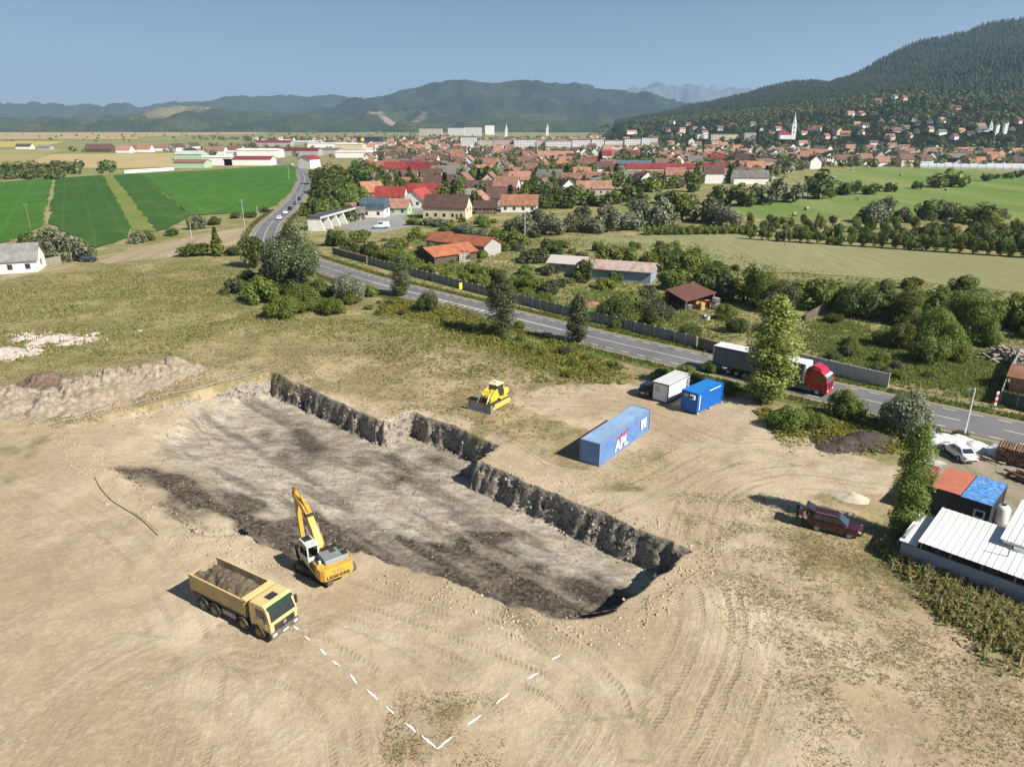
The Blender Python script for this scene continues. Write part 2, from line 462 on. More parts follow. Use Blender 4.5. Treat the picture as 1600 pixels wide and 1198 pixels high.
def ground_mat():
    m, nt, p = nmat('site_soil')
    P = pos(nt)
    z1 = N(nt, 'ShaderNodeVertexColor', layer_name='zone_a'); z2 = N(nt, 'ShaderNodeVertexColor', layer_name='zone_b')
    s1 = N(nt, 'ShaderNodeSeparateColor', i_Color=z1.outputs[0]); s2 = N(nt, 'ShaderNodeSeparateColor', i_Color=z2.outputs[0])
    big, mid, fine, vf = noise(nt, P, 0.045, 5), noise(nt, P, 0.35, 6, 0.6), noise(nt, P, 2.3, 6, 0.65), noise(nt, P, 9.0, 4, 0.7)
    rgh = ramp(nt, noise(nt, P, 0.09, 4, 0.6), [(0.4, 0.5), (0.62, 1.0)])
    soil = mixc(nt, ramp(nt, big, [(0.4, 0.0), (0.6, 1.0)]), (0.348, 0.27, 0.17), (0.458, 0.372, 0.25))
    soil = mixc(nt, math_(nt, 'MULTIPLY', ramp(nt, mid, [(0.42, 0.0), (0.62, 1.0)]), 0.6), soil, (0.32, 0.245, 0.162))
    soil = mixc(nt, math_(nt, 'MULTIPLY', math_(nt, 'MULTIPLY', ramp(nt, fine, [(0.48, 0.0), (0.66, 1.0)]), 0.6), rgh), soil, (0.54, 0.455, 0.34))
    soil = mixc(nt, math_(nt, 'MULTIPLY', math_(nt, 'MULTIPLY', ramp(nt, vf, [(0.54, 0.0), (0.68, 1.0)]), 0.5), rgh), soil, (0.26, 0.19, 0.12))
    soil = mixc(nt, math_(nt, 'MULTIPLY', ramp(nt, noise(nt, P, 0.075, 5, 0.6, 0.5), [(0.5, 0.0), (0.64, 1.0)]), 0.75), soil, (0.545, 0.455, 0.325))
    soil = mixc(nt, math_(nt, 'MULTIPLY', ramp(nt, noise(nt, P, 0.16, 6, 0.66, 0.8), [(0.53, 0.0), (0.66, 1.0)]), 0.5), soil, (0.29, 0.215, 0.14))
    # ruts along the routes
    trk = N(nt, 'ShaderNodeAttribute', attribute_name='route').outputs['Vector']
    sx = N(nt, 'ShaderNodeSeparateXYZ', i_Vector=trk)
    cb = N(nt, 'ShaderNodeCombineXYZ'); nt.links.new(math_(nt, 'MULTIPLY', sx.outputs[0], 2.6), cb.inputs[0]); nt.links.new(math_(nt, 'MULTIPLY', sx.outputs[2], 0.09), cb.inputs[1])
    wv = math_(nt, 'MULTIPLY', math_(nt, 'SUBTRACT', noise(nt, cb.outputs[0], 1.0, 5, 0.7), 0.5), sx.outputs[1])
    soil = mixc(nt, math_(nt, 'MULTIPLY', wv, 1.3, True), soil, (0.53, 0.44, 0.32))
    soil = mixc(nt, math_(nt, 'MULTIPLY', wv, -1.2, True), soil, (0.25, 0.18, 0.11))
    # tyre tracks: pairs of lugged lines beside the route axis
    tyre = None
    for k_, o_ in enumerate((0.0, 3.0, -3.6)):
        a_ = math_(nt, 'ABSOLUTE', math_(nt, 'SUBTRACT', math_(nt, 'ABSOLUTE', math_(nt, 'SUBTRACT', math_(nt, 'ADD', sx.outputs[0], math_(nt, 'MULTIPLY', math_(nt, 'SUBTRACT', mid, 0.5), 0.9)), o_)), 1.0))
        b_ = math_(nt, 'MULTIPLY', ramp(nt, a_, [(0.16, 1.0), (0.3, 0.0)]), ramp(nt, noise(nt, P, 0.12 + 0.05 * k_, 3), [(0.4, 0.0), (0.55, 1.0)]))
        tyre = b_ if tyre is None else math_(nt, 'MAXIMUM', tyre, b_)
    lug = math_(nt, 'ADD', 0.5, math_(nt, 'MULTIPLY', math_(nt, 'SINE', math_(nt, 'ADD', math_(nt, 'MULTIPLY', sx.outputs[2], 16.0), math_(nt, 'MULTIPLY', sx.outputs[0], 9.0))), 0.5))
    tyre = math_(nt, 'MULTIPLY', math_(nt, 'MULTIPLY', tyre, sx.outputs[1]), math_(nt, 'ADD', 0.4, math_(nt, 'MULTIPLY', lug, 0.6)))
    soil = mixc(nt, math_(nt, 'MULTIPLY', tyre, 0.55, True), soil, (0.25, 0.185, 0.12))
    grey = mixc(nt, ramp(nt, fine, [(0.35, 0.0), (0.65, 1.0)]), (0.285, 0.25, 0.195), (0.46, 0.415, 0.335))
    grey = mixc(nt, math_(nt, 'MULTIPLY', ramp(nt, mid, [(0.5, 0.0), (0.66, 1.0)]), 0.55), grey, (0.36, 0.27, 0.165))
    mp2 = N(nt, 'ShaderNodeMapping', i_Vector=P); mp2.inputs['Rotation'].default_value = (0, 0, 0.745); mp2.inputs['Scale'].default_value = (0.34, 1, 1)
    stre = noise(nt, mp2.outputs[0], 0.8, 7, 0.68, 0.4)
    grey = mixc(nt, math_(nt, 'MULTIPLY', ramp(nt, stre, [(0.47, 0.0), (0.62, 1.0)]), 0.5), grey, (0.12, 0.10, 0.082))
    grey = mixc(nt, math_(nt, 'MULTIPLY', ramp(nt, stre, [(0.33, 1.0), (0.45, 0.0)]), 0.7), grey, (0.5, 0.455, 0.37))
    c = mixc(nt, s1.outputs[2], soil, grey)
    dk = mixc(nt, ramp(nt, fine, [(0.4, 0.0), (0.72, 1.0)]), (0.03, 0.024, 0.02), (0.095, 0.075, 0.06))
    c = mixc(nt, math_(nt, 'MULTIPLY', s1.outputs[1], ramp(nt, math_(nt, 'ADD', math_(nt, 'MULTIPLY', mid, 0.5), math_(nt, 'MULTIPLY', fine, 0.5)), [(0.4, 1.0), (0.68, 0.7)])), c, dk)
    # steep faces: layered soil, dark clay with grey lenses
    nz = N(nt, 'ShaderNodeSeparateXYZ', i_Vector=N(nt, 'ShaderNodeNewGeometry').outputs['True Normal']).outputs[2]
    steep = ramp(nt, nz, [(0.5, 1.0), (0.8, 0.0)])
    st = N(nt, 'ShaderNodeMapping', i_Vector=P); st.inputs['Scale'].default_value = (1.0, 1.0, 1.6)
    lay = noise(nt, st.outputs[0], 1.3, 7, 0.72, 0.9)
    face = ramp(nt, lay, [(0.34, (0.05, 0.045, 0.038)), (0.46, (0.15, 0.13, 0.105)), (0.52, (0.40, 0.36, 0.30)), (0.57, (0.10, 0.088, 0.075)), (0.68, (0.48, 0.43, 0.36))])
    c = mixc(nt, math_(nt, 'MULTIPLY', steep, 0.9), c, face)
    # grass: dry and green patches broken by soil
    g1 = mixc(nt, ramp(nt, mid, [(0.35, 0.0), (0.62, 1.0)]), (0.26, 0.195, 0.105), (0.13, 0.125, 0.05))
    g1 = mixc(nt, ramp(nt, fine, [(0.42, 0.0), (0.68, 1.0)]), g1, (0.33, 0.265, 0.15))
    g2 = mixc(nt, ramp(nt, fine, [(0.35, 0.0), (0.7, 1.0)]), (0.085, 0.12, 0.026), (0.19, 0.215, 0.06))
    g1 = mixc(nt, math_(nt, 'MULTIPLY', ramp(nt, noise(nt, P, 0.13, 5, 0.62), [(0.47, 0.0), (0.58, 1.0)]), 0.85), g1, (0.40, 0.32, 0.19))
    g2 = mixc(nt, math_(nt, 'MULTIPLY', ramp(nt, noise(nt, P, 0.11, 5, 0.62), [(0.48, 0.0), (0.6, 1.0)]), 0.8), g2, (0.34, 0.285, 0.13))
    gc = mixc(nt, math_(nt, 'MULTIPLY', s2.outputs[0], ramp(nt, big, [(0.3, 0.45), (0.6, 1.0)])), g1, g2)
    gm = math_(nt, 'ADD', s1.outputs[0], math_(nt, 'MULTIPLY', math_(nt, 'SUBTRACT', math_(nt, 'ADD', math_(nt, 'MULTIPLY', mid, 0.5), math_(nt, 'MULTIPLY', fine, 0.5)), 0.5), 1.6))
    gmask = math_(nt, 'MULTIPLY', ramp(nt, gm, [(0.42, 0.0), (0.62, 1.0)]), ramp(nt, s1.outputs[0], [(0.02, 0.0), (0.2, 1.0)]))
    c = mixc(nt, gmask, c, gc)
    nt.links.new(c, p.inputs['Base Color'])
    p.inputs['Roughness'].default_value = 0.95
    p.inputs['Specular IOR Level'].default_value = 0.12
    h = math_(nt, 'MULTIPLY', math_(nt, 'ADD', math_(nt, 'MULTIPLY', fine, 0.42), math_(nt, 'MULTIPLY', vf, 0.2)), rgh)
    h = math_(nt, 'ADD', h, math_(nt, 'MULTIPLY', mid, 0.5))
    h = math_(nt, 'SUBTRACT', math_(nt, 'ADD', h, math_(nt, 'MULTIPLY', wv, 0.3)), math_(nt, 'MULTIPLY', tyre, 0.16))
    b = N(nt, 'ShaderNodeBump', i_Strength=0.7, i_Distance=0.4, i_Height=h)
    nt.links.new(b.outputs[0], p.inputs['Normal'])
    return m
g_me = np_mesh('ground', np.stack([gx, gy, gz], 1), GF, [ground_mat()])
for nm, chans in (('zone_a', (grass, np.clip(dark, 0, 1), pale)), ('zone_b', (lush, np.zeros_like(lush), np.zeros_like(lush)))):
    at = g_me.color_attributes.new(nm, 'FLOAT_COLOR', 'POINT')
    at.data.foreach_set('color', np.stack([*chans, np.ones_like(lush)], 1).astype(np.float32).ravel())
at = g_me.attributes.new('route', 'FLOAT_VECTOR', 'POINT')
at.data.foreach_set('vector', np.stack([tq, trm, tl], 1).astype(np.float32).ravel())
ground = struct(link('ground', g_me))

# ---------------------------------------------------------------- fields
def field_mat(name, c1, c2, ang=0.0, row=0.0, sc=0.02, c3=None, rough2=0.3, tram=0.0):
    m, nt, p = nmat(name)
    P = pos(nt)
    c = mixc(nt, ramp(nt, noise(nt, P, sc, 5), [(0.35, 0.0), (0.65, 1.0)]), c1, c2)
    c = mixc(nt, math_(nt, 'MULTIPLY', ramp(nt, noise(nt, P, 0.6, 5, 0.7), [(0.4, 0.0), (0.7, 1.0)]), rough2), c, [x * 0.62 for x in c1])
    if c3 is not None:
        mp = N(nt, 'ShaderNodeMapping', i_Vector=P); mp.inputs['Rotation'].default_value = (0, 0, ang); mp.inputs['Scale'].default_value = (1, 0.08, 1)
        c = mixc(nt, math_(nt, 'MULTIPLY', ramp(nt, noise(nt, mp.outputs[0], row or 0.4, 4, 0.6), [(0.46, 0.0), (0.6, 1.0)]), 0.6), c, c3)
    if tram:        # wheel lines left by the sprayer
        dt = N(nt, 'ShaderNodeVectorMath', operation='DOT_PRODUCT'); nt.links.new(P, dt.inputs[0]); dt.inputs[1].default_value = (.862, .507, 0)
        sn = math_(nt, 'SINE', math_(nt, 'ADD', math_(nt, 'MULTIPLY', dt.outputs['Value'], 6.283 / tram), math_(nt, 'MULTIPLY', noise(nt, P, 0.03, 3), 1.5)))
        c = mixc(nt, math_(nt, 'MULTIPLY', ramp(nt, sn, [(0.9, 0.0), (0.99, 1.0)]), 0.4), c, [x * 1.6 + .01 for x in c1])
        c = mixc(nt, math_(nt, 'MULTIPLY', ramp(nt, noise(nt, P, 0.05, 6, 0.7), [(0.52, 0.0), (0.7, 1.0)]), 0.45), c, (0.11, 0.16, 0.035))
    nt.links.new(c, p.inputs['Base Color'])
    p.inputs['Roughness'].default_value = 0.9; p.inputs['Specular IOR Level'].default_value = 0.1
    b = N(nt, 'ShaderNodeBump', i_Strength=0.4, i_Distance=0.3, i_Height=noise(nt, P, 1.2, 4, 0.7))
    nt.links.new(b.outputs[0], p.inputs['Normal'])
    return m
def sheet(name, px, mat, z):
    P0 = GP(px); P = []; rj = random.Random(len(px) + int(px[0][0]))
    for p, q in zip(P0, P0[1:] + P0[:1]):
        n = int(min(60, math.hypot(q[0] - p[0], q[1] - p[1]) / 6)) + 1
        for k in range(n): P.append((p[0] + (q[0] - p[0]) * k / n + rj.gauss(0, .5) * (k > 0), p[1] + (q[1] - p[1]) * k / n + rj.gauss(0, .8) * (k > 0)))
    me = bpy.data.meshes.new(name); me.from_pydata([(x, y, z) for x, y in P], [], [tuple(range(len(P)))])
    me.materials.append(mat)
    if me.polygons[0].normal.z < 0: me.flip_normals()
    return struct(link(name, me))
crop_dark = field_mat('crop_dark', (0.035, 0.088, 0.016), (0.048, 0.105, 0.022), 0.5, 0.5, 0.012, (0.04, 0.12, 0.02), tram=9.0)
crop_green = field_mat('crop_green', (0.038, 0.12, 0.016), (0.058, 0.155, 0.024), 0.75, 0.25, 0.01, (0.085, 0.165, 0.03), tram=14.0)
stubble = field_mat('stubble', (0.40, 0.31, 0.15), (0.48, 0.38, 0.2), 0.05, 0.2, 0.006, (0.33, 0.27, 0.12))
straw_far = field_mat('straw_far', (0.46, 0.33, 0.17), (0.38, 0.27, 0.13), 1.5, 0.02, 0.002, (0.27, 0.24, 0.1))
gold = field_mat('gold', (0.45, 0.36, 0.09), (0.40, 0.33, 0.1), 1.5, 0.05, 0.004)
olive = field_mat('olive', (0.20, 0.21, 0.085), (0.29, 0.26, 0.11), 1.2, 0.04, 0.006, (0.16, 0.2, 0.07))
hay = field_mat('hay', (0.235, 0.235, 0.115), (0.295, 0.285, 0.15), 0.95, 0.5, 0.02, (0.19, 0.2, 0.08), 0.55)
meadow = field_mat('meadow', (0.10, 0.185, 0.035), (0.17, 0.22, 0.065), 1.25, 0.06, 0.008, (0.25, 0.25, 0.09))
strip = field_mat('strip', (0.33, 0.27, 0.13), (0.24, 0.22, 0.09))
strip_g = field_mat('strip_green', (0.13, 0.19, 0.04), (0.2, 0.21, 0.06))
bare = field_mat('bare', (0.40, 0.32, 0.22), (0.33, 0.26, 0.17), 0.6, 0.3, 0.05, (0.2, 0.18, 0.09))
yard_m = field_mat('yard', (0.24, 0.235, 0.225), (0.3, 0.29, 0.275), 0, 0, 0.08)
sheet('plain', [(-1800, 206.5), (500, 206.5), (430, 212), (380, 224), (290, 236), (270, 262), (0, 292), (-1800, 330)], olive, 0.1)
sheet('crop_field', [(-260, 318), (-60, 290), (82, 279), (66, 354), (20, 376), (-260, 440)], crop_green, 0.25)
sheet('crop_field', [(87, 279), (160, 274), (206, 356), (200, 372), (150, 388), (76, 350)], crop_dark, 0.26)
sheet('crop_field', [(177, 274), (219, 272), (299, 338), (262, 358), (246, 362)], crop_dark, 0.26)
sheet('crop_field', [(220, 272), (330, 266), (456, 258), (463, 268), (463, 282), (452, 303), (425, 324), (400, 331), (362, 334), (300, 337)], crop_green, 0.26)
sheet('field_path', [(82, 279), (87, 279), (76, 350), (66, 354)], strip, 0.2)
sheet('field_path', [(160, 274), (177, 274), (246, 362), (206, 362)], strip_g, 0.2)
sheet('stubble_field', [(22, 261), (80, 241.5), (271, 240), (273, 262), (180, 264)], stubble, 0.35)
sheet('stubble_field', [(-700, 268), (-500, 240), (105, 234), (78, 241.2), (20, 261.5), (-100, 276)], field_mat('olive_dry', (0.33, 0.285, 0.12), (0.27, 0.25, 0.1), 0.3, 0.2, 0.01), 0.34)
sheet('stubble_field', [(-700, 222), (106, 221.2), (70, 229), (-60, 234), (-700, 236)], gold, 0.5)
sheet('stubble_field', [(-1500, 208), (430, 207), (400, 209.5), (225, 214.5), (215, 218.5), (-1500, 219.5)], straw_far, 0.8)
sheet('hay_field', [(900, 372), (1000, 369), (1160, 364), (1230, 371), (1400, 390), (1640, 406), (1900, 420), (1900, 500), (1640, 462), (1500, 448), (1380, 436), (1270, 428), (1170, 424), (1090, 400), (990, 390), (900, 386)], hay, 0.04)
sheet('meadow', [(1130, 332), (1180, 318), (1250, 300), (1280, 272), (1350, 262), (1450, 264), (1600, 270), (1900, 276), (1900, 372), (1600, 352), (1440, 342), (1200, 342)], meadow, 0.05)
sheet('dirt_track', [(140, 404), (250, 380), (335, 364), (392, 354), (408, 362), (398, 378), (290, 394), (270, 402), (165, 413)], bare, 0.06)
sheet('dirt_track', [(-200, 440), (0, 430), (60, 420), (110, 412), (125, 416), (60, 428), (0, 441), (-200, 462)], bare, 0.06)
sheet('paved_yard', [(525, 356), (560, 345), (610, 335), (655, 322), (690, 316), (692, 322), (655, 331), (628, 341), (645, 354), (600, 364), (560, 362)], yard_m, 0.06)
sheet('work_yard', [(1440, 668), (1490, 690), (1600, 715), (1760, 745), (1760, 860), (1610, 800), (1560, 850), (1440, 800), (1425, 730)], field_mat('yard_soil', (0.26, 0.215, 0.155), (0.33, 0.29, 0.235), 0, 0, 0.12, (0.16, 0.17, 0.07)), 0.03)

# ---------------------------------------------------------------- road with markings
def asphalt():
    m, nt, p = nmat('asphalt')
    P = pos(nt)
    c = mixc(nt, ramp(nt, noise(nt, P, 0.12, 5), [(0.35, 0.0), (0.65, 1.0)]), (0.125, 0.122, 0.124), (0.165, 0.16, 0.16))
    c = mixc(nt, math_(nt, 'MULTIPLY', ramp(nt, noise(nt, P, 3.0, 5, 0.7), [(0.45, 0.0), (0.7, 1.0)]), 0.4), c, (0.09, 0.088, 0.09))
    nt.links.new(c, p.inputs['Base Color']); p.inputs['Roughness'].default_value = 0.85
    return m
def ribbon(P, off0, off1, z, s0=None, s1=None):
    """flat strip along a polyline between two side offsets"""
    P = [Vector((x, y)) for x, y in P]
    L = [0]
    for k in range(1, len(P)): L.append(L[-1] + (P[k] - P[k - 1]).length)
    V, F = [], []
    def at(s):
        s = min(max(s, 0), L[-1])
        k = max(1, next((i for i in range(1, len(L)) if L[i] >= s), len(L) - 1))
        t = (s - L[k - 1]) / (L[k] - L[k - 1] + 1e-9)
        n0 = P[min(k + 1, len(P) - 1)] - P[max(k - 2, 0)]
        n = Vector((-n0.y, n0.x)).normalized()
        return P[k - 1].lerp(P[k], t), n
    s0 = 0 if s0 is None else s0; s1 = L[-1] if s1 is None else s1
    ss = [s0] + [s for s in L if s0 < s < s1] + [s1]
    for s in ss:
        p, n = at(s)
        V += [(*(p + n * off0), z), (*(p + n * off1), z)]
    for k in range(len(ss) - 1): F.append((2 * k, 2 * k + 2, 2 * k + 3, 2 * k + 1))
    return V, F, L[-1]
ROAD_PX = [(2300, 836), (1900, 746), (1542, 667), (1365, 628), (1115, 571), (925, 527), (685, 467.5), (572, 438), (500, 415), (440, 394), (413, 379), (418, 358), (428, 345), (445, 330), (463, 311), (473, 292), (476, 279), (471, 269), (460, 262), (446, 256), (425, 251)]
ROAD = smooth_line(GP(ROAD_PX), 7)
def strip_obj(name, off0, off1, z, mat, parent=None, s0=None, s1=None, P=None):
    V, F, L = ribbon(P or ROAD, off0, off1, z, s0, s1)
    mb = MB().add(V, F)
    me = mb.mesh(name, mat)
    return link(name, me, parent), L
asph = asphalt()
verge_m = field_mat('verge', (0.30, 0.255, 0.185), (0.25, 0.2, 0.13), 0, 0, 0.2)
grass_v = field_mat('verge_grass', (0.085, 0.135, 0.03), (0.15, 0.17, 0.05), 0, 0, 0.2)
o, RL = strip_obj('road_shoulder', -4.9, 4.9, 0.05, verge_m); struct(o)
road, RL = strip_obj('road', -3.95, 3.95, 0.09, asph); struct(road)
paint = M('road_paint', (0.68, 0.68, 0.66), 0.7, 0.12, 3.0, dirt=(0.3, 0.3, 0.3), dfac=0.4)
strip_obj('edge_line', -3.36, -3.22, 0.096, paint, road, 190, RL)
strip_obj('edge_line', 3.22, 3.36, 0.096, paint, road, 190, RL)
def road_s(px, py):
    x, y = G(px, py); best = (1e9, 0); L = 0
    for p, q in zip(ROAD[:-1], ROAD[1:]):
        d = float(seg_dist(np.array([x]), np.array([y]), p, q)[0])
        l = math.hypot(q[0] - p[0], q[1] - p[1])
        if d < best[0]: best = (d, L + l * 0.5)
        L += l
    return best[1]
sA, sB, sC = road_s(1365, 628), road_s(925, 527), road_s(440, 394)
s = 20
while s < 190:          # broken lines on the near stretch
    strip_obj('edge_dash', -3.36, -3.22, 0.096, paint, road, s, s + 1.5)
    strip_obj('edge_dash', 3.22, 3.36, 0.096, paint, road, s, s + 1.5)
    s += 3.0
s = 22
while s < sA + 4:
    strip_obj('lane_dash', -0.07, 0.07, 0.096, paint, road, s, s + 4.5); s += 9
strip_obj('centre_line', -0.07, 0.07, 0.096, paint, road, sA + 8, RL - 150)
strip_obj('centre_line', 0.2, 0.34, 0.096, paint, road, sB + 4, sB + 62)
s = sB + 4
for k in range(16):     # painted island
    strip_obj('hatch_line', 0.34 + 0.0, 1.5, 0.0965, paint, road, sB + 16 + k * 1.6, sB + 16.5 + k * 1.6)
sb, se = road_s(1100, 566), road_s(560, 434)
for side, off in ((1, (4.9, 8.0)), (-1, (-7.2, -4.9))):
    o, _ = strip_obj('grass_verge', off[0], off[1], 0.03, grass_v, None, 30, sC); struct(o)

# ---------------------------------------------------------------- hills and mountains
def lerp_row(row, xs, k): return np.interp(xs, [r[0] for r in row], [r[k] for r in row])
HILLS = {}
def hill(name, rows, x0, x1, nx, sub, mat, amp, nsc, seed, back=0.5):
    """rows of (px, py, distance) from the foot to the crest; py None means on the plain"""
    xs = np.linspace(x0, x1, nx)
    L = []
    for r in rows:
        d = lerp_row(r, xs, 2)
        if r[0][1] is None:
            t = d / (FPX * CP + 400 * SP); L.append(np.stack([(xs - 800) * t, d, np.full(nx, -3.0)], 1))
        else:
            py = lerp_row(r, xs, 1); L.append(np.array([AT(a, b, c) for a, b, c in zip(xs, py, d)]))
    c = L[-1].copy(); c[:, :2] *= 1.3; c[:, 2] = c[:, 2] * back - 5
    L.append(c)
    G_ = []
    for k in range(len(L) - 1):
        for s in range(sub):
            t = s / sub; G_.append(L[k] * (1 - t) + L[k + 1] * t)
    G_.append(L[-1])
    S = np.array(G_)                       # (rows, nx, 3)
    w = np.concatenate([np.sin(np.pi * np.arange(sub) / sub) if 1 else 0 for _ in range(len(L) - 1)] + [[0]])[:, None]
    w = 0.12 + 0.88 * w; w[0] = 0
    f_ = fbm(S[:, :, 0], S[:, :, 1], nsc, 5, seed)
    S[:, :, 2] += ((1 - np.abs(2 * f_ - 1) * 2.2) * 0.8 - 0.3) * amp * w if nsc < 0.01 else (f_ - 0.5) * amp * w
    nr = len(S)
    i, j = np.meshgrid(np.arange(nx - 1), np.arange(nr - 1)); k = (j * nx + i).ravel()
    me = np_mesh(name, S.reshape(-1, 3), np.stack([k, k + 1, k + nx + 1, k + nx], 1), [mat], smooth=True)
    o = struct(link(name, me)); HILLS[name] = (S, xs, sub)
    return o
def forest_mat(name, c1, c2, sc, bare_c=None, bare_at=(), dist=0.0):
    m, nt, p = nmat(name)
    P = pos(nt)
    c = mixc(nt, ramp(nt, noise(nt, P, sc, 6, 0.65), [(0.35, 0.0), (0.65, 1.0)]), c1, c2)
    c = mixc(nt, math_(nt, 'MULTIPLY', ramp(nt, noise(nt, P, sc * 9, 4, 0.7), [(0.42, 0.0), (0.62, 1.0)]), 0.6), c, [x * 0.5 for x in c1])
    nb = noise(nt, P, sc * 3.0, 5, 0.6)
    for (x, y, r, col) in bare_at:
        v = N(nt, 'ShaderNodeVectorMath', operation='DISTANCE'); nt.links.new(P, v.inputs[0]); v.inputs[1].default_value = (x[0], x[1], x[2])
        mp = math_(nt, 'ADD', math_(nt, 'DIVIDE', v.outputs['Value'], r), math_(nt, 'MULTIPLY', math_(nt, 'SUBTRACT', nb, 0.5), 2.4))
        c = mixc(nt, ramp(nt, mp, [(0.6, 0.85), (1.1, 0.0)]), c, col)
    nt.links.new(c, p.inputs['Base Color']); p.inputs['Roughness'].default_value = 0.95; p.inputs['Specular IOR Level'].default_value = 0.05
    b = N(nt, 'ShaderNodeBump', i_Strength=1.0, i_Distance=30.0, i_Height=noise(nt, P, sc * 10, 4, 0.7))
    nt.links.new(b.outputs[0], p.inputs['Normal'])
    return m
rocky = forest_mat('rocky_peak', (0.07, 0.075, 0.08), (0.16, 0.16, 0.16), 0.0012)
wood_far = forest_mat('far_wood', (0.014, 0.027, 0.012), (0.05, 0.07, 0.026), 0.003)
foot_m = forest_mat('foothill_wood', (0.028, 0.046, 0.018), (0.10, 0.105, 0.045), 0.0035,
                    bare_at=[(AT(610, 190, 4550), 0, 190, (0.36, 0.28, 0.215)), (AT(640, 194, 4450), 0, 120, (0.33, 0.26, 0.2)), (AT(285, 177, 4700), 0, 260, (0.25, 0.22, 0.12)), (AT(250, 186, 4500), 0, 160, (0.23, 0.2, 0.11)), (AT(705, 185, 4650), 0, 90, (0.36, 0.29, 0.18))])
hill('rocky_mountain', [[(980, None, 13000), (1300, None, 13000)], [(960, 165, 13800), (1300, 165, 13800)],
     [(940, 165, 14500), (995, 141, 14500), (1007, 134, 14500), (1020, 131, 14500), (1032, 132.5, 14500), (1045, 139, 14500), (1062, 141, 14500), (1075, 138, 14500), (1092, 137.5, 14500), (1112, 141, 14500), (1137, 142.5, 14500), (1167, 142.5, 14500), (1230, 150, 14500), (1320, 160, 14500)]], 930, 1330, 160, 12, rocky, 420, 0.0016, 5)
hill('distant_mountain', [[(-900, None, 7000), (900, None, 7000)], [(-900, 192, 7600), (900, 190, 7600)],
     [(-900, 175, 8600), (-300, 168, 8600), (0, 169, 8600), (17, 172, 8600), (75, 170, 8600), (100, 172, 8600), (160, 174, 8600), (207, 172, 8600), (250, 165, 8600), (300, 161, 8600), (335, 162, 8600), (357, 155, 8600), (397, 157, 8600), (425, 153, 8600), (462, 152, 8600), (485, 154, 8600), (500, 151, 8600), (520, 151, 8600), (532, 155, 8600), (557, 157, 8600), (650, 160, 8600), (900, 175, 8600)]], -900, 900, 260, 12, wood_far, 260, 0.0018, 11)
hill('wooded_mountain', [[(480, None, 4800), (1200, None, 4800)], [(480, 195, 5200), (700, 184, 5200), (900, 180, 5200), (1200, 195, 5200)],
     [(480, 190, 5600), (600, 172, 5600), (700, 163, 5600), (800, 160, 5600), (900, 160, 5600), (1000, 172, 5600), (1200, 190, 5600)],
     [(470, 186, 6300), (520, 172, 6300), (560, 158, 6300), (600, 150, 6300), (625, 141, 6300), (650, 137, 6300), (687, 131, 6300), (727, 127, 6300), (750, 128, 6300), (775, 129.5, 6300), (800, 126, 6300), (825, 126, 6300), (850, 132, 6300), (890, 132, 6300), (925, 139, 6300), (975, 141, 6300), (1012, 150, 6300), (1037, 159, 6300), (1057, 165, 6300), (1100, 178, 6300), (1200, 195, 6300)]], 465, 1200, 240, 14, wood_far, 150, 0.0024, 3)
hill('foothill', [[(-900, None, 3500), (1100, None, 3500)], [(-900, 199, 4100), (200, 198, 4100), (260, 194, 4100), (560, 198, 4100), (700, 196, 4100), (1100, 199, 4100)],
     [(-900, 190, 5000), (0, 191, 5000), (150, 189, 5000), (205, 182, 5000), (240, 172, 5000), (275, 167, 5000), (340, 169, 5000), (400, 179, 5000), (480, 181, 5000), (560, 181, 5000), (585, 175, 5000), (640, 174, 5000), (700, 178, 5000), (800, 181, 5000), (900, 182, 5000), (1000, 188, 5000), (1100, 196, 5000)]], -900, 1100, 300, 12, foot_m, 90, 0.003, 7)
slope_m = forest_mat('wooded_slope', (0.022, 0.034, 0.013), (0.048, 0.066, 0.022), 0.02)
hill('wooded_hill', [[(960, None, 1250), (1080, None, 1150), (1250, None, 1000), (1750, None, 900)],
     [(960, 196, 2000), (1050, 191, 1800), (1150, 187, 1500), (1250, 181, 1350), (1330, 174, 1300), (1400, 166, 1250), (1500, 170, 1200), (1600, 168, 1150), (1750, 165, 1150)],
     [(960, 195, 2300), (1050, 186, 2100), (1150, 176, 1800), (1250, 165, 1600), (1330, 156, 1500), (1395, 147, 1480), (1450, 146, 1400), (1520, 150, 1350), (1600, 146, 1300), (1750, 140, 1300)],
     [(960, 194, 2600), (1050, 182, 2400), (1150, 168, 2000), (1250, 152, 1850), (1330, 142, 1750), (1395, 138, 1700), (1425, 122, 1680), (1440, 116, 1680), (1475, 102, 1650), (1525, 86, 1650), (1600, 75, 1600), (1750, 55, 1600)],
     [(960, 193, 2800), (1050, 178, 2600), (1150, 160, 2300), (1250, 144, 2150), (1330, 134, 2050), (1395, 128, 2000), (1440, 112, 1950), (1525, 96, 1900), (1600, 92, 1880), (1750, 80, 1880)],
     [(960, 195, 3300), (1020, 184, 3300), (1037, 178, 3200), (1075, 168, 3000), (1125, 159, 2900), (1170, 148, 2800), (1200, 138, 2750), (1237, 130, 2700), (1272, 128, 2650), (1295, 133, 2600), (1305, 128, 2550), (1330, 121, 2500), (1360, 105, 2450), (1380, 92, 2450), (1412, 76, 2400), (1435, 66, 2400), (1457, 63, 2400), (1480, 59, 2400), (1515, 50, 2350), (1527, 43, 2350), (1555, 37, 2350), (1600, 31, 2300), (1750, 15, 2300)]], 960, 1750, 200, 12, slope_m, 22, 0.012, 4)

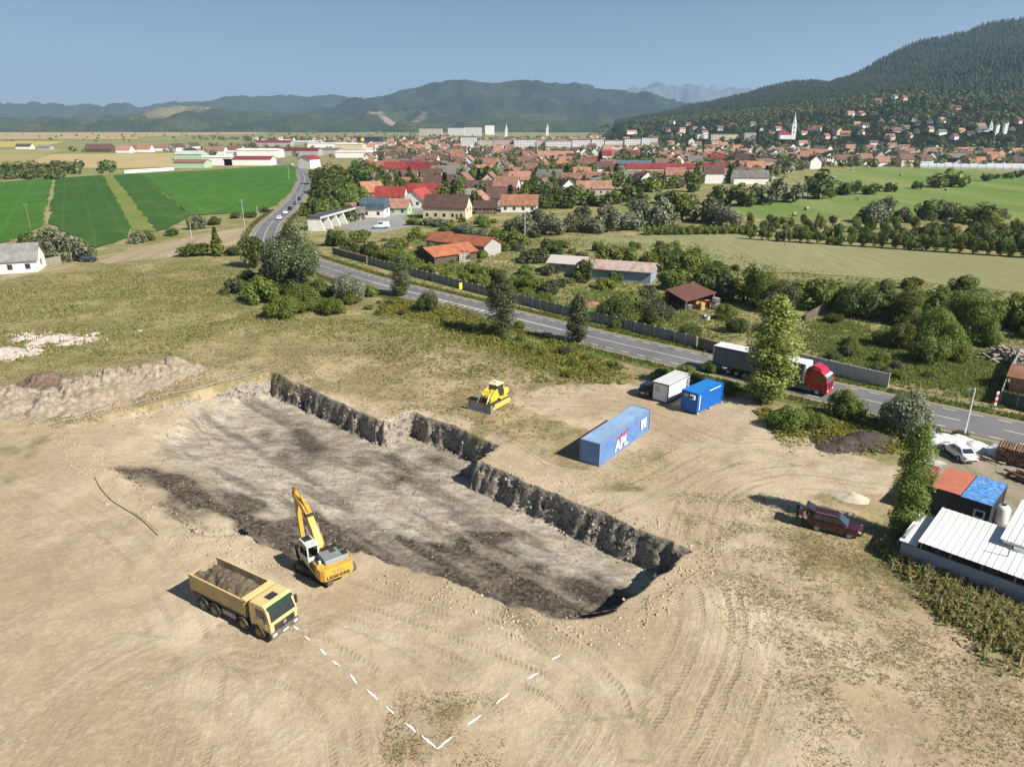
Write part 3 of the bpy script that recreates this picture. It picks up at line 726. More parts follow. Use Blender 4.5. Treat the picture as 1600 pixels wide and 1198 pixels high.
# ---------------------------------------------------------------- haze: a box of thin air round everything
hz = MB().box(-26000, 26000, -3000, 21000, -12, 1150).mesh('haze', [])
hm = bpy.data.materials.new('haze_air'); hm.use_nodes = True
hn = hm.node_tree; hn.nodes.remove(hn.nodes['Principled BSDF'])
pv = hn.nodes.new('ShaderNodeVolumePrincipled')
pv.inputs['Color'].default_value = (0.5, 0.72, 1.0, 1)
pv.inputs['Density'].default_value = 7.4e-5
pv.inputs['Anisotropy'].default_value = 0.2
hn.links.new(pv.outputs[0], hn.nodes['Material Output'].inputs['Volume'])
hz.materials.append(hm)
struct(link('haze', hz), 'stuff')
# ---------------------------------------------------------------- vehicles and machines (x forward, y left, z up)
rubber = M('rubber', (0.022, 0.021, 0.02), 0.85, 0.2, 6, dirt=(0.2, 0.16, 0.11), dfac=0.55, dscale=5)
black_p = M('black_plastic', (0.025, 0.025, 0.026), 0.55, 0.2, 4, dirt=(0.2, 0.17, 0.12), dfac=0.25)
steel = M('steel_grey', (0.22, 0.22, 0.22), 0.45, 0.2, 4, 0.6, dirt=(0.2, 0.15, 0.1), dfac=0.4)
rim_s = M('rim_silver', (0.45, 0.45, 0.46), 0.35, 0.1, 4, 0.7)
lamp_w = M('lamp_white', (0.75, 0.75, 0.72), 0.15, 0.05, 4, coat=0.5)
lamp_r = M('lamp_red', (0.45, 0.02, 0.015), 0.2, 0.1, 4, coat=0.5)
gl_dark = glass('dark_glass')
gl_blue = glass('tinted_glass', (0.03, 0.06, 0.075))
cglass = clear_glass()
DUST = (0.36, 0.28, 0.18)
def wheel(parent, x, y, r, w, rim, n=18, rimr=0.58, z=None):
    """tyre with tread edge, and a dished rim as its child"""
    z = r if z is None else z
    s = 1 if y > 0 else -1
    key = ('tyre', r, w, s)
    if key not in WH:
        WH[key] = MB().lathe([(r * rimr, -w / 2), (r * 0.93, -w / 2), (r, -w * 0.36), (r, w * 0.36), (r * 0.93, w / 2), (r * rimr, w / 2)], (0, 0, 0), 'y', n, 0, False).mesh('tyre', rubber)
        b = w / 2 * s
        WH[key + (rim.name,)] = MB().lathe([(r * rimr * 0.98, b * 0.2), (r * rimr * 0.98, b * 0.98), (r * rimr * 0.82, b * 0.85), (r * rimr * 0.7, b * 0.55), (r * 0.26, b * 0.62), (r * 0.2, b * 0.98), (0.01, b * 1.0)], (0, 0, 0), 'y', 14).mesh('rim', rim)
    if key + (rim.name,) not in WH:
        b = w / 2 * s
        WH[key + (rim.name,)] = MB().lathe([(r * rimr * 0.98, b * 0.2), (r * rimr * 0.98, b * 0.98), (r * rimr * 0.82, b * 0.85), (r * rimr * 0.7, b * 0.55), (r * 0.26, b * 0.62), (r * 0.2, b * 0.98), (0.01, b * 1.0)], (0, 0, 0), 'y', 14).mesh('rim', rim)
    t = link('wheel', WH[key], parent, (x, y, z))
    link('rim', WH[key + (rim.name,)], t)
    return t
WH = {}
def heading(dx, dy): return math.atan2(dy, dx)
def ground_z(pts): return float(np.mean(zg(np.array([p[0] for p in pts]), np.array([p[1] for p in pts]))))

# ---- tipper lorry
def tipper():
    p1, p4 = G(408, 998), G(323, 954)          # right front and right rearmost wheel on the ground
    hd = heading(p1[0] - p4[0], p1[1] - p4[1])
    lx, ly = math.cos(hd), math.sin(hd)
    c = (p1[0] - ly * 1.12, p1[1] + lx * 1.12)  # shift from right wheels to the centre line
    z0 = ground_z([p1, p4])
    t = thing('tipper_truck', 'cream yellow four axle tipper lorry loaded with dark soil beside the excavator', 'truck', (*c, z0), hd)
    cream = M('cream_paint', (0.66, 0.50, 0.20), 0.45, 0.1, 1.5, dirt=(.5, .4, .25), dfac=0.45, coat=0.1)
    body = M('tipper_paint', (0.46, 0.325, 0.125), 0.6, 0.2, 1.2, dirt=(0.30, 0.225, 0.14), dfac=0.85, dscale=1.6)
    inner = M('tipper_inside', (0.30, 0.245, 0.17), 0.75, 0.25, 2.0)
    green = M('visor_green', (0.012, 0.055, 0.028), 0.3, 0.1, 3)
    orange = M('hub_orange', (0.45, 0.2, 0.04), 0.5, 0.2, 4, dirt=DUST, dfac=0.5)
    grey_rim = M('rim_dusty', (0.26, 0.24, 0.21), 0.6, 0.2, 4, dirt=DUST, dfac=0.5)
    ax = [0.0, -1.7, -4.72, -6.06]
    for k, x in enumerate(ax):
        for y in (-1.08, 1.08):
            wheel(t, x, y, 0.53, 0.34 if k < 2 else 0.5, orange if k < 2 else grey_rim)
    m = MB()
    for y in (-0.42, 0.42): m.box(-7.1, 1.0, y - 0.05, y + 0.05, 0.72, 1.02)
    for x in ax: m.cyl((x, -0.95, 0.53), (x, 0.95, 0.53), 0.1)
    m.build('chassis', black_p, t)
    MB().box(-4.0, -2.45, -1.2, -0.55, 0.55, 1.05).build('fuel_tank', steel, t, bevel=0.06)
    MB().box(-4.0, -2.6, 0.55, 1.2, 0.55, 1.05).build('air_tank', black_p, t, bevel=0.06)
    for x in ax:                                # mudguards
        for y in (-1.08, 1.08):
            pr = [(x + 0.68 * math.cos(a), 0.53 + 0.68 * math.sin(a)) for a in [math.pi * k / 8 for k in range(9)]]
            pr += [(x + 0.62 * math.cos(a), 0.53 + 0.62 * math.sin(a)) for a in [math.pi * k / 8 for k in range(8, -1, -1)]]
            MB().prism(pr, y - 0.26, y + 0.26).build('mudguard', black_p, t)
    # cab
    prof = [(-0.72, 1.0), (-0.72, 2.78), (-0.55, 2.98), (0.75, 3.02), (1.02, 2.86), (1.33, 1.75), (1.36, 1.25), (1.34, 0.95), (0.62, 0.95), (0.55, 1.05), (-0.55, 1.05), (-0.6, 0.98)]
    cab = MB().prism(prof, -1.22, 1.22).build('cab', cream, t, bevel=0.07)
    def fx(z): return 1.02 + (2.86 - z) / (2.86 - 1.75) * 0.31
    MB().hexa([(1.332, -1.1, 1.8), (1.342, -1.1, 1.8), (1.342, 1.1, 1.8), (1.332, 1.1, 1.8),
               (fx(2.74) + .012, -1.0, 2.74), (fx(2.74) + .022, -1.0, 2.74), (fx(2.74) + .022, 1.0, 2.74), (fx(2.74) + .012, 1.0, 2.74)]).build('windscreen', gl_dark, t)
    MB().hexa([(1.03, -1.12, 2.76), (1.2, -1.12, 2.7), (1.2, 1.12, 2.7), (1.03, 1.12, 2.76), (1.0, -1.12, 2.92), (1.2, -1.12, 2.78), (1.2, 1.12, 2.78), (1.0, 1.12, 2.92)]).build('sun_visor', green, t, bevel=0.02)
    MB().box(0.0, 0.62, -0.42, 0.36, 3.0, 3.06).build('roof_hatch', black_p, t, bevel=0.02)
    for s in (-1, 1):
        MB().prism([(-0.02, 1.95), (0.78, 1.9), (1.0, 2.1), (0.82, 2.62), (-0.02, 2.66)], s * 1.222, s * 1.234).build('side_window', gl_dark, t)
        MB().prism([(-0.10, 1.1), (0.86, 1.1), (0.92, 1.85), (-0.10, 1.88)], s * 1.222, s * 1.232).build('door', cream, t)
        MB().box(-0.06, 0.12, s * 1.235, s * 1.26, 1.72, 1.78).build('handle', black_p, t)
        MB().box(1.02, 1.18, s * 1.3, s * 1.5, 1.85, 2.5).build('mirror', black_p, t, bevel=0.03)
        MB().cyl((1.1, s * 1.2, 2.45), (1.1, s * 1.4, 2.5), 0.02).build('mirror_arm', black_p, t)
        MB().box(1.30, 1.44, s * 0.78, s * 1.12, 0.62, 0.84).build('headlight', lamp_w, t, bevel=0.02)
    MB().box(1.1, 1.42, -1.24, 1.24, 0.46, 0.93).build('bumper', M('bumper_grey', (0.09, 0.09, 0.09), 0.6, 0.15, 3, dirt=DUST, dfac=0.4), t, bevel=0.05)
    g = MB()
    for k in range(4): g.box(1.35, 1.42, -0.86, 0.86, 1.03 + k * 0.11, 1.1 + k * 0.11)
    g.build('grille', black_p, t)
    MB().box(1.37, 1.395, -0.9, 0.9, 1.0, 1.52, 0).build('grille_surround', M('grille_dark', (0.05, 0.045, 0.035), 0.6), t)
    MB().lathe([(0.15, 0.0), (0.15, 0.02), (0.12, 0.03)], (1.41, 0, 1.3), 'x', 16).build('emblem', rim_s, t)
    MB().box(1.425, 1.435, -0.26, 0.26, 0.56, 0.68).build('number_plate', lamp_w, t)
    for y in (-0.5, 0.35): MB().beam((1.34, y, 1.99), (1.25, y + 0.42, 2.35), 0.02, 0.02).build('wiper', black_p, t)
    MB().cyl((-0.95, -0.9, 0.9), (-0.95, -0.9, 2.7), 0.11).build('exhaust_stack', black_p, t)
    MB().box(-1.05, -0.8, -1.1, 1.1, 1.0, 2.3).build('rear_cab_rack', black_p, t, bevel=0.03)
    # tipper body
    x0, x1, zb, zt = -7.35, -1.22, 1.28, 2.78
    b = MB()
    for s in (-1, 1):
        b.hexa([(x0, s * 1.18, zb), (x1, s * 1.18, zb), (x1, s * 1.13, zb), (x0, s * 1.13, zb), (x0, s * 1.27, zt), (x1, s * 1.27, zt), (x1, s * 1.22, zt), (x0, s * 1.22, zt)])
    b.box(x1 - 0.05, x1, -1.2, 1.2, zb, zt + 0.02); b.box(x0, x0 + 0.05, -1.2, 1.2, zb, zt - 0.1)
    b.box(x0 + .05, x1 - .05, -1.13, 1.13, zb, zb + 0.06)
    bd = b.build('tipper_body', body, t)
    r = MB()
    for s in (-1, 1): r.box(x0, x1 - 0.01, s * 1.2, s * 1.31, zt, zt + 0.1)
    r.build('top_rail', cream, bd, bevel=0.02)
    MB().hexa([(x1 - 0.1, -1.3, zt + .02), (x1 + 0.38, -1.3, zt + .02), (x1 + 0.38, 1.3, zt + .02), (x1 - 0.1, 1.3, zt + .02), (x1 - 0.12, -1.3, zt + .2), (x1 + 0.42, -1.25, zt + .15), (x1 + 0.42, 1.25, zt + .15), (x1 - 0.12, 1.3, zt + .2)]).build('headboard', cream, bd, bevel=0.03)
    li = MB()
    for s in (-1, 1): li.hexa([(x0 + .06, s * 1.124, zb + .07), (x1 - .06, s * 1.124, zb + .07), (x1 - .06, s * 1.11, zb + .07), (x0 + .06, s * 1.11, zb + .07), (x0 + .06, s * 1.214, zt), (x1 - .06, s * 1.214, zt), (x1 - .06, s * 1.2, zt), (x0 + .06, s * 1.2, zt)])
    li.box(x1 - .07, x1 - .055, -1.1, 1.1, zb + .1, zt); li.box(x0 + .055, x0 + .07, -1.1, 1.1, zb + .1, zt - .12)
    li.build('inner_lining', inner, bd)
    for s in (-1, 1): MB().box(x0 + 0.2, x1 - 0.2, s * 1.175, s * 1.215, zb - 0.04, zb + 0.1).build('lower_rail', black_p, bd)
    for s in (-1, 1): MB().box(x0 - 0.03, x0 + 0.02, s * 0.75, s * 1.1, 0.75, 0.92).build('tail_light', lamp_r, t)
    MB().box(x0 - .06, x0 - 0.003, -1.22, 1.22, zb, zt - 0.05).build('tailgate', body, bd)
    # the load
    nx, ny = 80, 36
    xs = np.linspace(x0 + .09, x1 - .09, nx); ys = np.linspace(-1.16, 1.16, ny)
    X, Y = np.meshgrid(xs, ys)
    Z = 2.12 + 0.72 * (1 - (Y / 1.3) ** 2) * (0.55 + 0.45 * np.sin((X - x0) / (x1 - x0) * math.pi)) + (fbm(X, Y, 1.4, 6, 44) - 0.5) * 1.0 + (fbm(X, Y, 6.0, 3, 45) - .5) * .22
    Z = np.where(abs(Y) > 1.1, np.minimum(Z, 2.3), Z)
    i, j = np.meshgrid(np.arange(nx - 1), np.arange(ny - 1)); k = (j * nx + i).ravel()
    me = np_mesh('soil_load', np.stack([X.ravel(), Y.ravel(), Z.ravel()], 1), np.stack([k, k + 1, k + nx + 1, k + nx], 1), [M('load_soil', (0.115, 0.088, 0.055), 0.95, 0.45, 3.5, bump=1.0, bscale=9)])
    o = link('soil_load', me, None, (*c, z0), hd)
    tag(o, 'heap of dark brown soil filling the tipper lorry', 'soil')
tipper()

# ---- tracked excavator
def track_mesh(L, hgt, w, n=38, gro=0.035):
    """endless track: rounded loop of shoes with grousers, plus side frame pieces are separate"""
    r = hgt / 2; s = L - hgt
    per = 2 * s + 2 * math.pi * r
    def P(u):
        u = u % per
        if u < s: return (-s / 2 + u, 0.0 + hgt, 0)
        u -= s
        if u < math.pi * r:
            a = math.pi / 2 - u / r; return (s / 2 + r * math.cos(a), r + r * math.sin(a), a)
        u -= math.pi * r
        if u < s: return (s / 2 - u, 0.0, 0)
        u -= s; a = -math.pi / 2 - u / r
        return (-s / 2 + r * math.cos(a), r + r * math.sin(a), a)
    m = MB()
    c = (0, r)
    for k in range(n):
        u0, u1 = per * (k + .04) / n, per * (k + .96) / n
        p, q = P(u0), P(u1)
        def off(pt, d):
            x, z = pt[0], pt[1]
            cx = max(-s / 2, min(s / 2, x)); dx, dz = x - cx, z - r
            l = math.hypot(dx, dz) or 1
            return (x + dx / l * d, z + dz / l * d)
        a, b = off(p, 0), off(q, 0); ai, bi = off(p, -0.05), off(q, -0.05)
        m.prism([ai, a, b, bi], -w / 2, w / 2)
        g0, g1 = P(per * (k + .42) / n), P(per * (k + .58) / n)
        m.prism([off(g0, 0), off(g0, gro), off(g1, gro), off(g1, 0)], -w / 2, w / 2)
    return m
def excavator():
    yel = M('digger_yellow', (0.60, 0.34, 0.04), 0.5, 0.14, 1.5, dirt=(0.34, 0.235, 0.11), dfac=0.6, dscale=2.2, coat=0.1)
    trackm = M('track_steel', (0.075, 0.066, 0.056), 0.7, 0.25, 5, 0.3, dirt=(0.3, 0.24, 0.16), dfac=0.6, dscale=4)
    greyc = M('engine_grey', (0.19, 0.21, 0.205), 0.5, 0.08, 2, dirt=DUST, dfac=0.25)
    whitec = M('cab_white', (0.58, 0.59, 0.58), 0.4, 0.08, 2, dirt=DUST, dfac=0.25)
    dark = black_p
    rl, rr = G(511, 921), G(558, 892)
    td = Vector((-0.805, 0.593)); hdt = heading(*td)
    cxy = Vector(((rl[0] + rr[0]) / 2, (rl[1] + rr[1]) / 2)) + td * 2.1
    z0 = zg1(cxy.x, cxy.y) + 0.03
    hd = heading(-0.6, 0.8) - hdt              # the house is slewed a little against the tracks
    t = thing('excavator', 'yellow crawler excavator with grey engine cover digging at the pit edge', 'excavator', (cxy.x, cxy.y, z0), hdt)
    for s in (-1, 1):
        o = track_mesh(4.3, 0.88, 0.55).build('track', trackm, t, (0, s * 1.22, 0))
        MB().prism([(-1.75, .2), (1.75, .2), (1.9, .45), (1.7, .68), (-1.7, .68), (-1.9, .45)], -0.2, 0.2).build('track_frame', dark, o)
        for x in (-1.68, 1.68): MB().lathe([(0.33, -.16), (0.36, -.1), (0.36, .1), (0.33, .16)], (x, 0, .44), 'y', 16).build('sprocket', trackm, o)
        for k in range(6): MB().cyl((-1.25 + k * .5, -.24, .2), (-1.25 + k * .5, .24, .2), .12).build('roller', dark, o)
    MB().box(-1.3, 1.3, -1.0, 1.0, 0.45, 0.78).build('undercarriage', dark, t, bevel=0.05)
    MB().lathe([(0.7, 0.78), (0.7, 1.02)], (0, 0, 0), 'z', 24).build('slew_ring', dark, t)
    def hs(mb, name, mat, bevel=0.0): return mb.build(name, mat, t, (0, 0, 0), hd, bevel=bevel)
    hs(MB().box(-1.75, 1.75, -1.42, 1.42, 1.02, 1.26), 'platform', yel, 0.03)
    # counterweight: rounded back
    pts = [(-1.7, -1.45), (-2.6, -1.4), (-2.9, -1.1), (-2.92, 0), (-2.9, 1.1), (-2.6, 1.4), (-1.7, 1.45)]
    cw = hs(MB().prism(pts, 1.0, 2.02, ax='z'), 'counterweight', yel, 0.06)
    tm = M('print_black', (0.03, 0.028, 0.025), 0.6)
    text('lettering', 'LIEBHERR', 0.4, tm, cw, (-2.94, 0.0, 1.28), (math.pi / 2, 0, -math.pi / 2), 1.15, .02)
    for k, w_ in enumerate((.1, .16, .12, .15, .09)): MB().box(-2.94, -2.925, -.42 + k * .19, -.42 + k * .19 + w_, 1.58, 1.8).build('faded_mark', M('print_grey', (0.40, 0.29, 0.12), 0.6), cw)
    MB().box(-2.72, -2.68, 1.05, 1.2, 1.3, 1.5).build('tail_light', lamp_r, cw)
    for s in (-1, 1): hs(MB().prism([(-2.3, 1.95), (-2.3, 2.28), (-1.5, 2.28), (-1.2, 1.95)], s * 1.32, s * 1.44), 'side_rail', yel, 0.02)
    eng = hs(MB().prism([(-2.35, 1.26), (-2.35, 1.9), (-2.15, 2.34), (-0.75, 2.42), (-0.62, 2.3), (-0.62, 1.26)], -1.3, 0.72), 'engine_cover', greyc, 0.05)
    for x, y in ((-1.0, -1.05), (-1.0, -0.35), (-1.75, -1.05)):
        v = MB()
        for k in range(6): v.box(x - .28 + k * .09, x - .22 + k * .09, y - .2, y + .2, 2.40, 2.45)
        v.box(x - .3, x + .26, y - .22, y + .22, 2.37, 2.425)
        v.build('vent_grille', dark, eng)
    hs(MB().box(-1.9, -0.7, 0.76, 1.4, 1.26, 1.85), 'battery_box', dark, 0.04)
    hs(MB().cyl((-1.75, 1.0, 1.85), (-1.75, 1.0, 2.3), 0.12), 'air_cleaner', whitec)
    hs(MB().box(-0.5, 0.9, -1.4, -0.45, 1.26, 1.7), 'toolbox', dark, 0.04)
    rg = MB()
    for x in (-0.4, 0.25, 0.9):
        rg.cyl((x, -1.35, 1.7), (x, -1.35, 2.5), .02, n=6)
    rg.cyl((-0.4, -1.35, 2.5), (0.9, -1.35, 2.5), .02, n=6)
    hs(rg, 'handrail', dark)
    hd_ = MB()
    for k in range(7): hd_.cyl((-.35 + .1 * (k % 3), -.7 + .13 * k, 1.72), (.9, -.6 + .1 * k, 1.9 + .05 * (k % 2)), .035, n=6)
    hs(hd_, 'hydraulic_hoses', dark)
    # cab: posts, roof, glass
    cx0, cx1, y0, y1, zb, zt = -0.45, 1.42, 0.5, 1.45, 1.26, 2.98
    cab = hs(MB().prism([(cx0, zb), (cx1, zb), (cx1, zb + .42), (cx0, zb + .75)], y0, y1), 'cab', whitec, 0.03)
    for y in (y0 + .05, y1 - .05):
        for p, q, w_, h_ in (((cx0 + .06, y, zb + .6), (cx0 + .1, y, zt - .05), .1, .12), ((cx1 - .05, y, zb + .3), (cx1 - .22, y, zt - .05), .09, .09), ((.45, y, zb + .5), (.42, y, zt - .05), .07, .09)): MB().beam(p, q, w_, h_).build('cab_post', whitec, cab)
    MB().prism([(cx0, zt - .06), (cx0 + .04, zt + .03), (.5, zt + .07), (cx1 - .12, zt + .02), (cx1 - .1, zt - .06)], y0 - .01, y1 + .01).build('cab_roof', whitec, cab, bevel=0.03)
    MB().box(.42, 1.18, y0 + .14, y1 - .14, zt + .04, zt + .1).build('roof_window', gl_dark, cab, bevel=0.015)
    MB().box(cx0 + .02, cx0 + .03, y0 + .12, y1 - .12, zb + .8, zt - .1).build('rear_window', cglass, cab)
    for y in (y0 + .012, y1 - .02): MB().prism([(cx0 + .14, zb + .72), (cx1 - .12, zb + .4), (cx1 - .26, zt - .1), (cx0 + .16, zt - .1)], y, y + .008).build('side_window', cglass, cab)
    MB().hexa([(cx1 - .03, y0 + .1, zb + .4), (cx1 - .02, y0 + .1, zb + .4), (cx1 - .02, y1 - .1, zb + .4), (cx1 - .03, y1 - .1, zb + .4), (cx1 - .2, y0 + .1, zt - .1), (cx1 - .19, y0 + .1, zt - .1), (cx1 - .19, y1 - .1, zt - .1), (cx1 - .2, y1 - .1, zt - .1)]).build('windscreen', cglass, cab)
    MB().box(-.2, .35, .75, 1.2, zb + .4, zb + .58).build('seat', dark, cab, bevel=0.04)
    MB().box(-.28, -.16, .75, 1.2, zb + .58, zb + 1.1).build('seat_back', dark, cab, bevel=0.04)
    # boom (banana), stick, bucket in the plane y = -0.05
    def plate(path, w, name, mat):
        m = MB(); up = [p[0] for p in path]; lo = [p[1] for p in path]
        m.prism(up + lo[::-1], -w / 2, w / 2)
        return m.build(name, mat, t, (-math.sin(hd) * -.05, math.cos(hd) * -.05, 0), hd, bevel=0.03)
    boom = plate([((0.55, 1.75), (0.9, 1.45)), ((1.5, 3.25), (1.95, 2.75)), ((2.45, 4.15), (2.75, 3.5)), ((3.3, 4.62), (3.4, 4.05)), ((5.5, 5.05), (5.55, 4.62))], 0.55, 'boom', yel)
    MB().box(2.3, 2.95, -.34, .34, 3.85, 4.2).build('boom_bracket', dark, boom, bevel=0.03)
    stick = plate([((4.95, 5.75), (5.2, 5.1)), ((5.65, 5.35), (5.25, 4.55)), ((5.4, 3.2), (4.95, 3.3)), ((4.85, 0.1), (4.6, 0.15))], 0.36, 'stick', yel)
    m = MB()
    for y in (-.48, .48):
        m.cyl((1.15, y, 1.5), (1.75, y, 2.5), .1, n=10, mi=0); m.cyl((1.75, y, 2.5), (2.2, y, 3.35), .055, n=8, mi=1)
    m.build('lift_cylinder', [yel, rim_s], boom)
    m = MB(); m.cyl((2.6, 0, 4.3), (4.1, 0, 5.15), .11, n=10, mi=0); m.cyl((4.1, 0, 5.15), (4.95, 0, 5.6), .06, n=8, mi=1)
    m.build('stick_cylinder', [yel, rim_s], boom)
    m = MB(); m.cyl((5.5, 0, 4.9), (5.6, 0, 3.0), .09, n=10, mi=0); m.cyl((5.6, 0, 3.0), (5.3, 0, 1.1), .05, n=8, mi=1)
    m.build('bucket_cylinder', [yel, rim_s], stick)
    bk = [(4.55, 0.25), (5.0, 0.2), (5.25, -.3), (5.1, -1.0), (4.6, -1.35), (3.95, -1.25), (4.0, -1.18), (4.55, -1.2), (4.95, -.9), (5.05, -.35), (4.75, -.05)]
    b = plate([(bk[0], bk[0])], 0.2, 'bucket', dark) if 0 else MB().prism(bk, -.6, .6).build('bucket', trackm, t, (0, 0, 0), hd)
    for y in (-.6, .58): MB().prism([(4.6, .1), (5.1, .0), (5.2, -.4), (5.0, -1.0), (4.6, -1.28), (4.0, -1.2)], y, y + .03).build('bucket_side', trackm, b)
    for k in range(5): MB().prism([(4.05, -1.3), (3.7, -1.2), (4.05, -1.16)], -.55 + k * .25, -.45 + k * .25).build('tooth', steel, b)
    return t, hd, hdt, cxy, z0
EXC = excavator()

# ---- bulldozer
def bulldozer():
    yel = M('dozer_yellow', (0.66, 0.49, 0.045), 0.5, 0.12, 1.5, dirt=(0.42, 0.32, 0.14), dfac=0.5, dscale=2.2, coat=0.1)
    fade = M('dozer_frame', (0.56, 0.43, 0.16), 0.55, 0.12, 2, dirt=DUST, dfac=0.5)
    trackm = MATS['track_steel']
    blade_m = M('blade_steel', (0.34, 0.34, 0.35), 0.38, 0.25, 1.5, 0.7, dirt=(0.16, 0.13, 0.1), dfac=0.5)
    bl, br, tb = G(731.6, 639.8), G(766.6, 649.2), G(805, 627.6)
    d = Vector((br[0] - bl[0], br[1] - bl[1])).normalized(); f = Vector((d.y, -d.x)); f = f if f.y < 0 else -f
    hd = heading(f.x, f.y)
    mid = Vector(((bl[0] + br[0]) / 2, (bl[1] + br[1]) / 2)) - f * 3.1
    t = thing('bulldozer', 'yellow bulldozer with a steel blade parked on the dry grass behind the pit', 'bulldozer', (mid.x, mid.y, zg1(mid.x, mid.y) + .04), hd)
    for s in (-1, 1):
        o = track_mesh(3.9, 1.0, 0.56, 34).build('track', trackm, t, (0, s * 1.1, 0))
        MB().prism([(-1.5, .12), (1.5, .12), (1.75, .45), (1.55, .8), (-1.55, .86), (-1.8, .5)], -.31, .31).build('track_frame', fade, o, bevel=0.04)
        MB().lathe([(.42, -.33), (.42, .33)], (-1.45, 0, .52), 'y', 18).build('final_drive', fade, o)
        MB().cyl((.2, s * .2, 1.02), (.2, s * .33, 1.02), .1).build('carrier_roller', trackm, o)
        MB().beam((-.9, s * .42, .45), (2.55, s * .42, .45), .18, .28).build('push_arm', yel, o, bevel=0.03)
        MB().cyl((1.85, s * .62 - s * 1.1, 2.0), (2.6, s * .75 - s * 1.1, .95), .07).build('lift_cylinder', rim_s, o)
    MB().box(-1.9, 1.7, -.78, .78, .55, 1.15).build('main_frame', yel, t, bevel=0.04)
    h = MB().hexa([(.1, -.62, 1.1), (1.95, -.55, 1.1), (1.95, .55, 1.1), (.1, .62, 1.1), (.1, -.55, 2.2), (1.95, -.45, 1.95), (1.95, .45, 1.95), (.1, .55, 2.2)]).build('engine_hood', yel, t, bevel=0.05)
    for y in (-.25, .25): MB().cyl((1.94, y, 1.82), (1.99, y, 1.82), .09).build('headlight', lamp_w, h)
    MB().box(1.955, 1.98, -.42, .42, .75, 1.6).build('radiator_grille', black_p, h)
    MB().cyl((1.1, .25, 2.0), (1.1, .25, 2.75), .06).build('exhaust_stack', black_p, h)
    for s in (-1, 1):
        MB().prism([(-.35, 1.12), (1.6, 1.12), (1.75, 1.5), (.95, 2.2), (.2, 2.45), (-.1, 1.6)], s * .66, s * .82).build('side_panel', yel, t, bevel=0.03)
        MB().prism([(1.55, 1.9), (1.75, 1.9), (1.95, 2.35), (1.85, 2.4)], s * .5, s * .62).build('lift_bracket', yel, t)
        MB().box(-1.5, .2, s * .85, s * 1.35, 1.12, 1.3).build('fender', yel, t, bevel=0.04)
    cab = MB().hexa([(-1.15, -.72, 1.25), (.15, -.62, 1.25), (.15, .62, 1.25), (-1.15, .72, 1.25), (-1.05, -.66, 2.85), (-.05, -.6, 2.85), (-.05, .6, 2.85), (-1.05, .66, 2.85)]).build('cab', gl_dark, t, bevel=0.04)
    MB().hexa([(-1.25, -.82, 2.82), (.22, -.76, 2.82), (.22, .76, 2.82), (-1.25, .82, 2.82), (-1.15, -.72, 3.05), (.1, -.66, 3.02), (.1, .66, 3.02), (-1.15, .72, 3.05)]).build('cab_roof', M('dozer_roof', (0.72, 0.62, 0.3), 0.45, 0.08), cab, bevel=0.05)
    for x, xt, y in ((-1.17, -1.06, .74), (-1.17, -1.06, -.74), (.16, -.04, .64), (.16, -.04, -.64)): MB().beam((x, y, 1.25), (xt, y * .92, 2.84), .07, .07).build('cab_post', black_p, cab)
    MB().box(-.75, -.35, -.28, .28, 3.04, 3.22).build('air_conditioner', M('unit_white', (0.7, 0.69, 0.66), 0.5), cab, bevel=0.03)
    for y in (-.6, .5): MB().box(.15, .25, y, y + .12, 2.9, 3.0).build('work_light', lamp_w, cab)
    MB().prism([(-2.25, 1.2), (-2.3, 1.9), (-1.95, 2.1), (-1.25, 2.05), (-1.2, 1.2)], -.85, .85).build('fuel_tank', yel, t, bevel=0.06)
    MB().beam((-1.85, 0, .7), (-2.6, 0, .5), .3, .25).build('tow_hitch', black_p, t)
    # curved blade
    pr = [(3.02, .02), (2.85, .3), (2.78, .65), (2.84, 1.0), (3.0, 1.28), (2.94, 1.3), (2.74, 1.0), (2.66, .65), (2.72, .28), (2.9, .0)]
    b = MB().prism(pr, -1.78, 1.78).build('blade', blade_m, t)
    MB().prism([(3.06, -.0), (2.9, .28), (2.87, .26), (3.0, -.02)], -1.8, 1.8).build('cutting_edge', rim_s, b)
    for s in (-1, 1): MB().prism([(3.1, .0), (3.1, 1.2), (2.95, 1.34), (2.6, 1.0), (2.6, .1)], s * 1.78, s * 1.83).build('blade_end', rim_s, b)
    MB().box(2.5, 2.72, -1.2, 1.2, .3, .9).build('blade_brace', yel, b, bevel=0.04)
bulldozer()

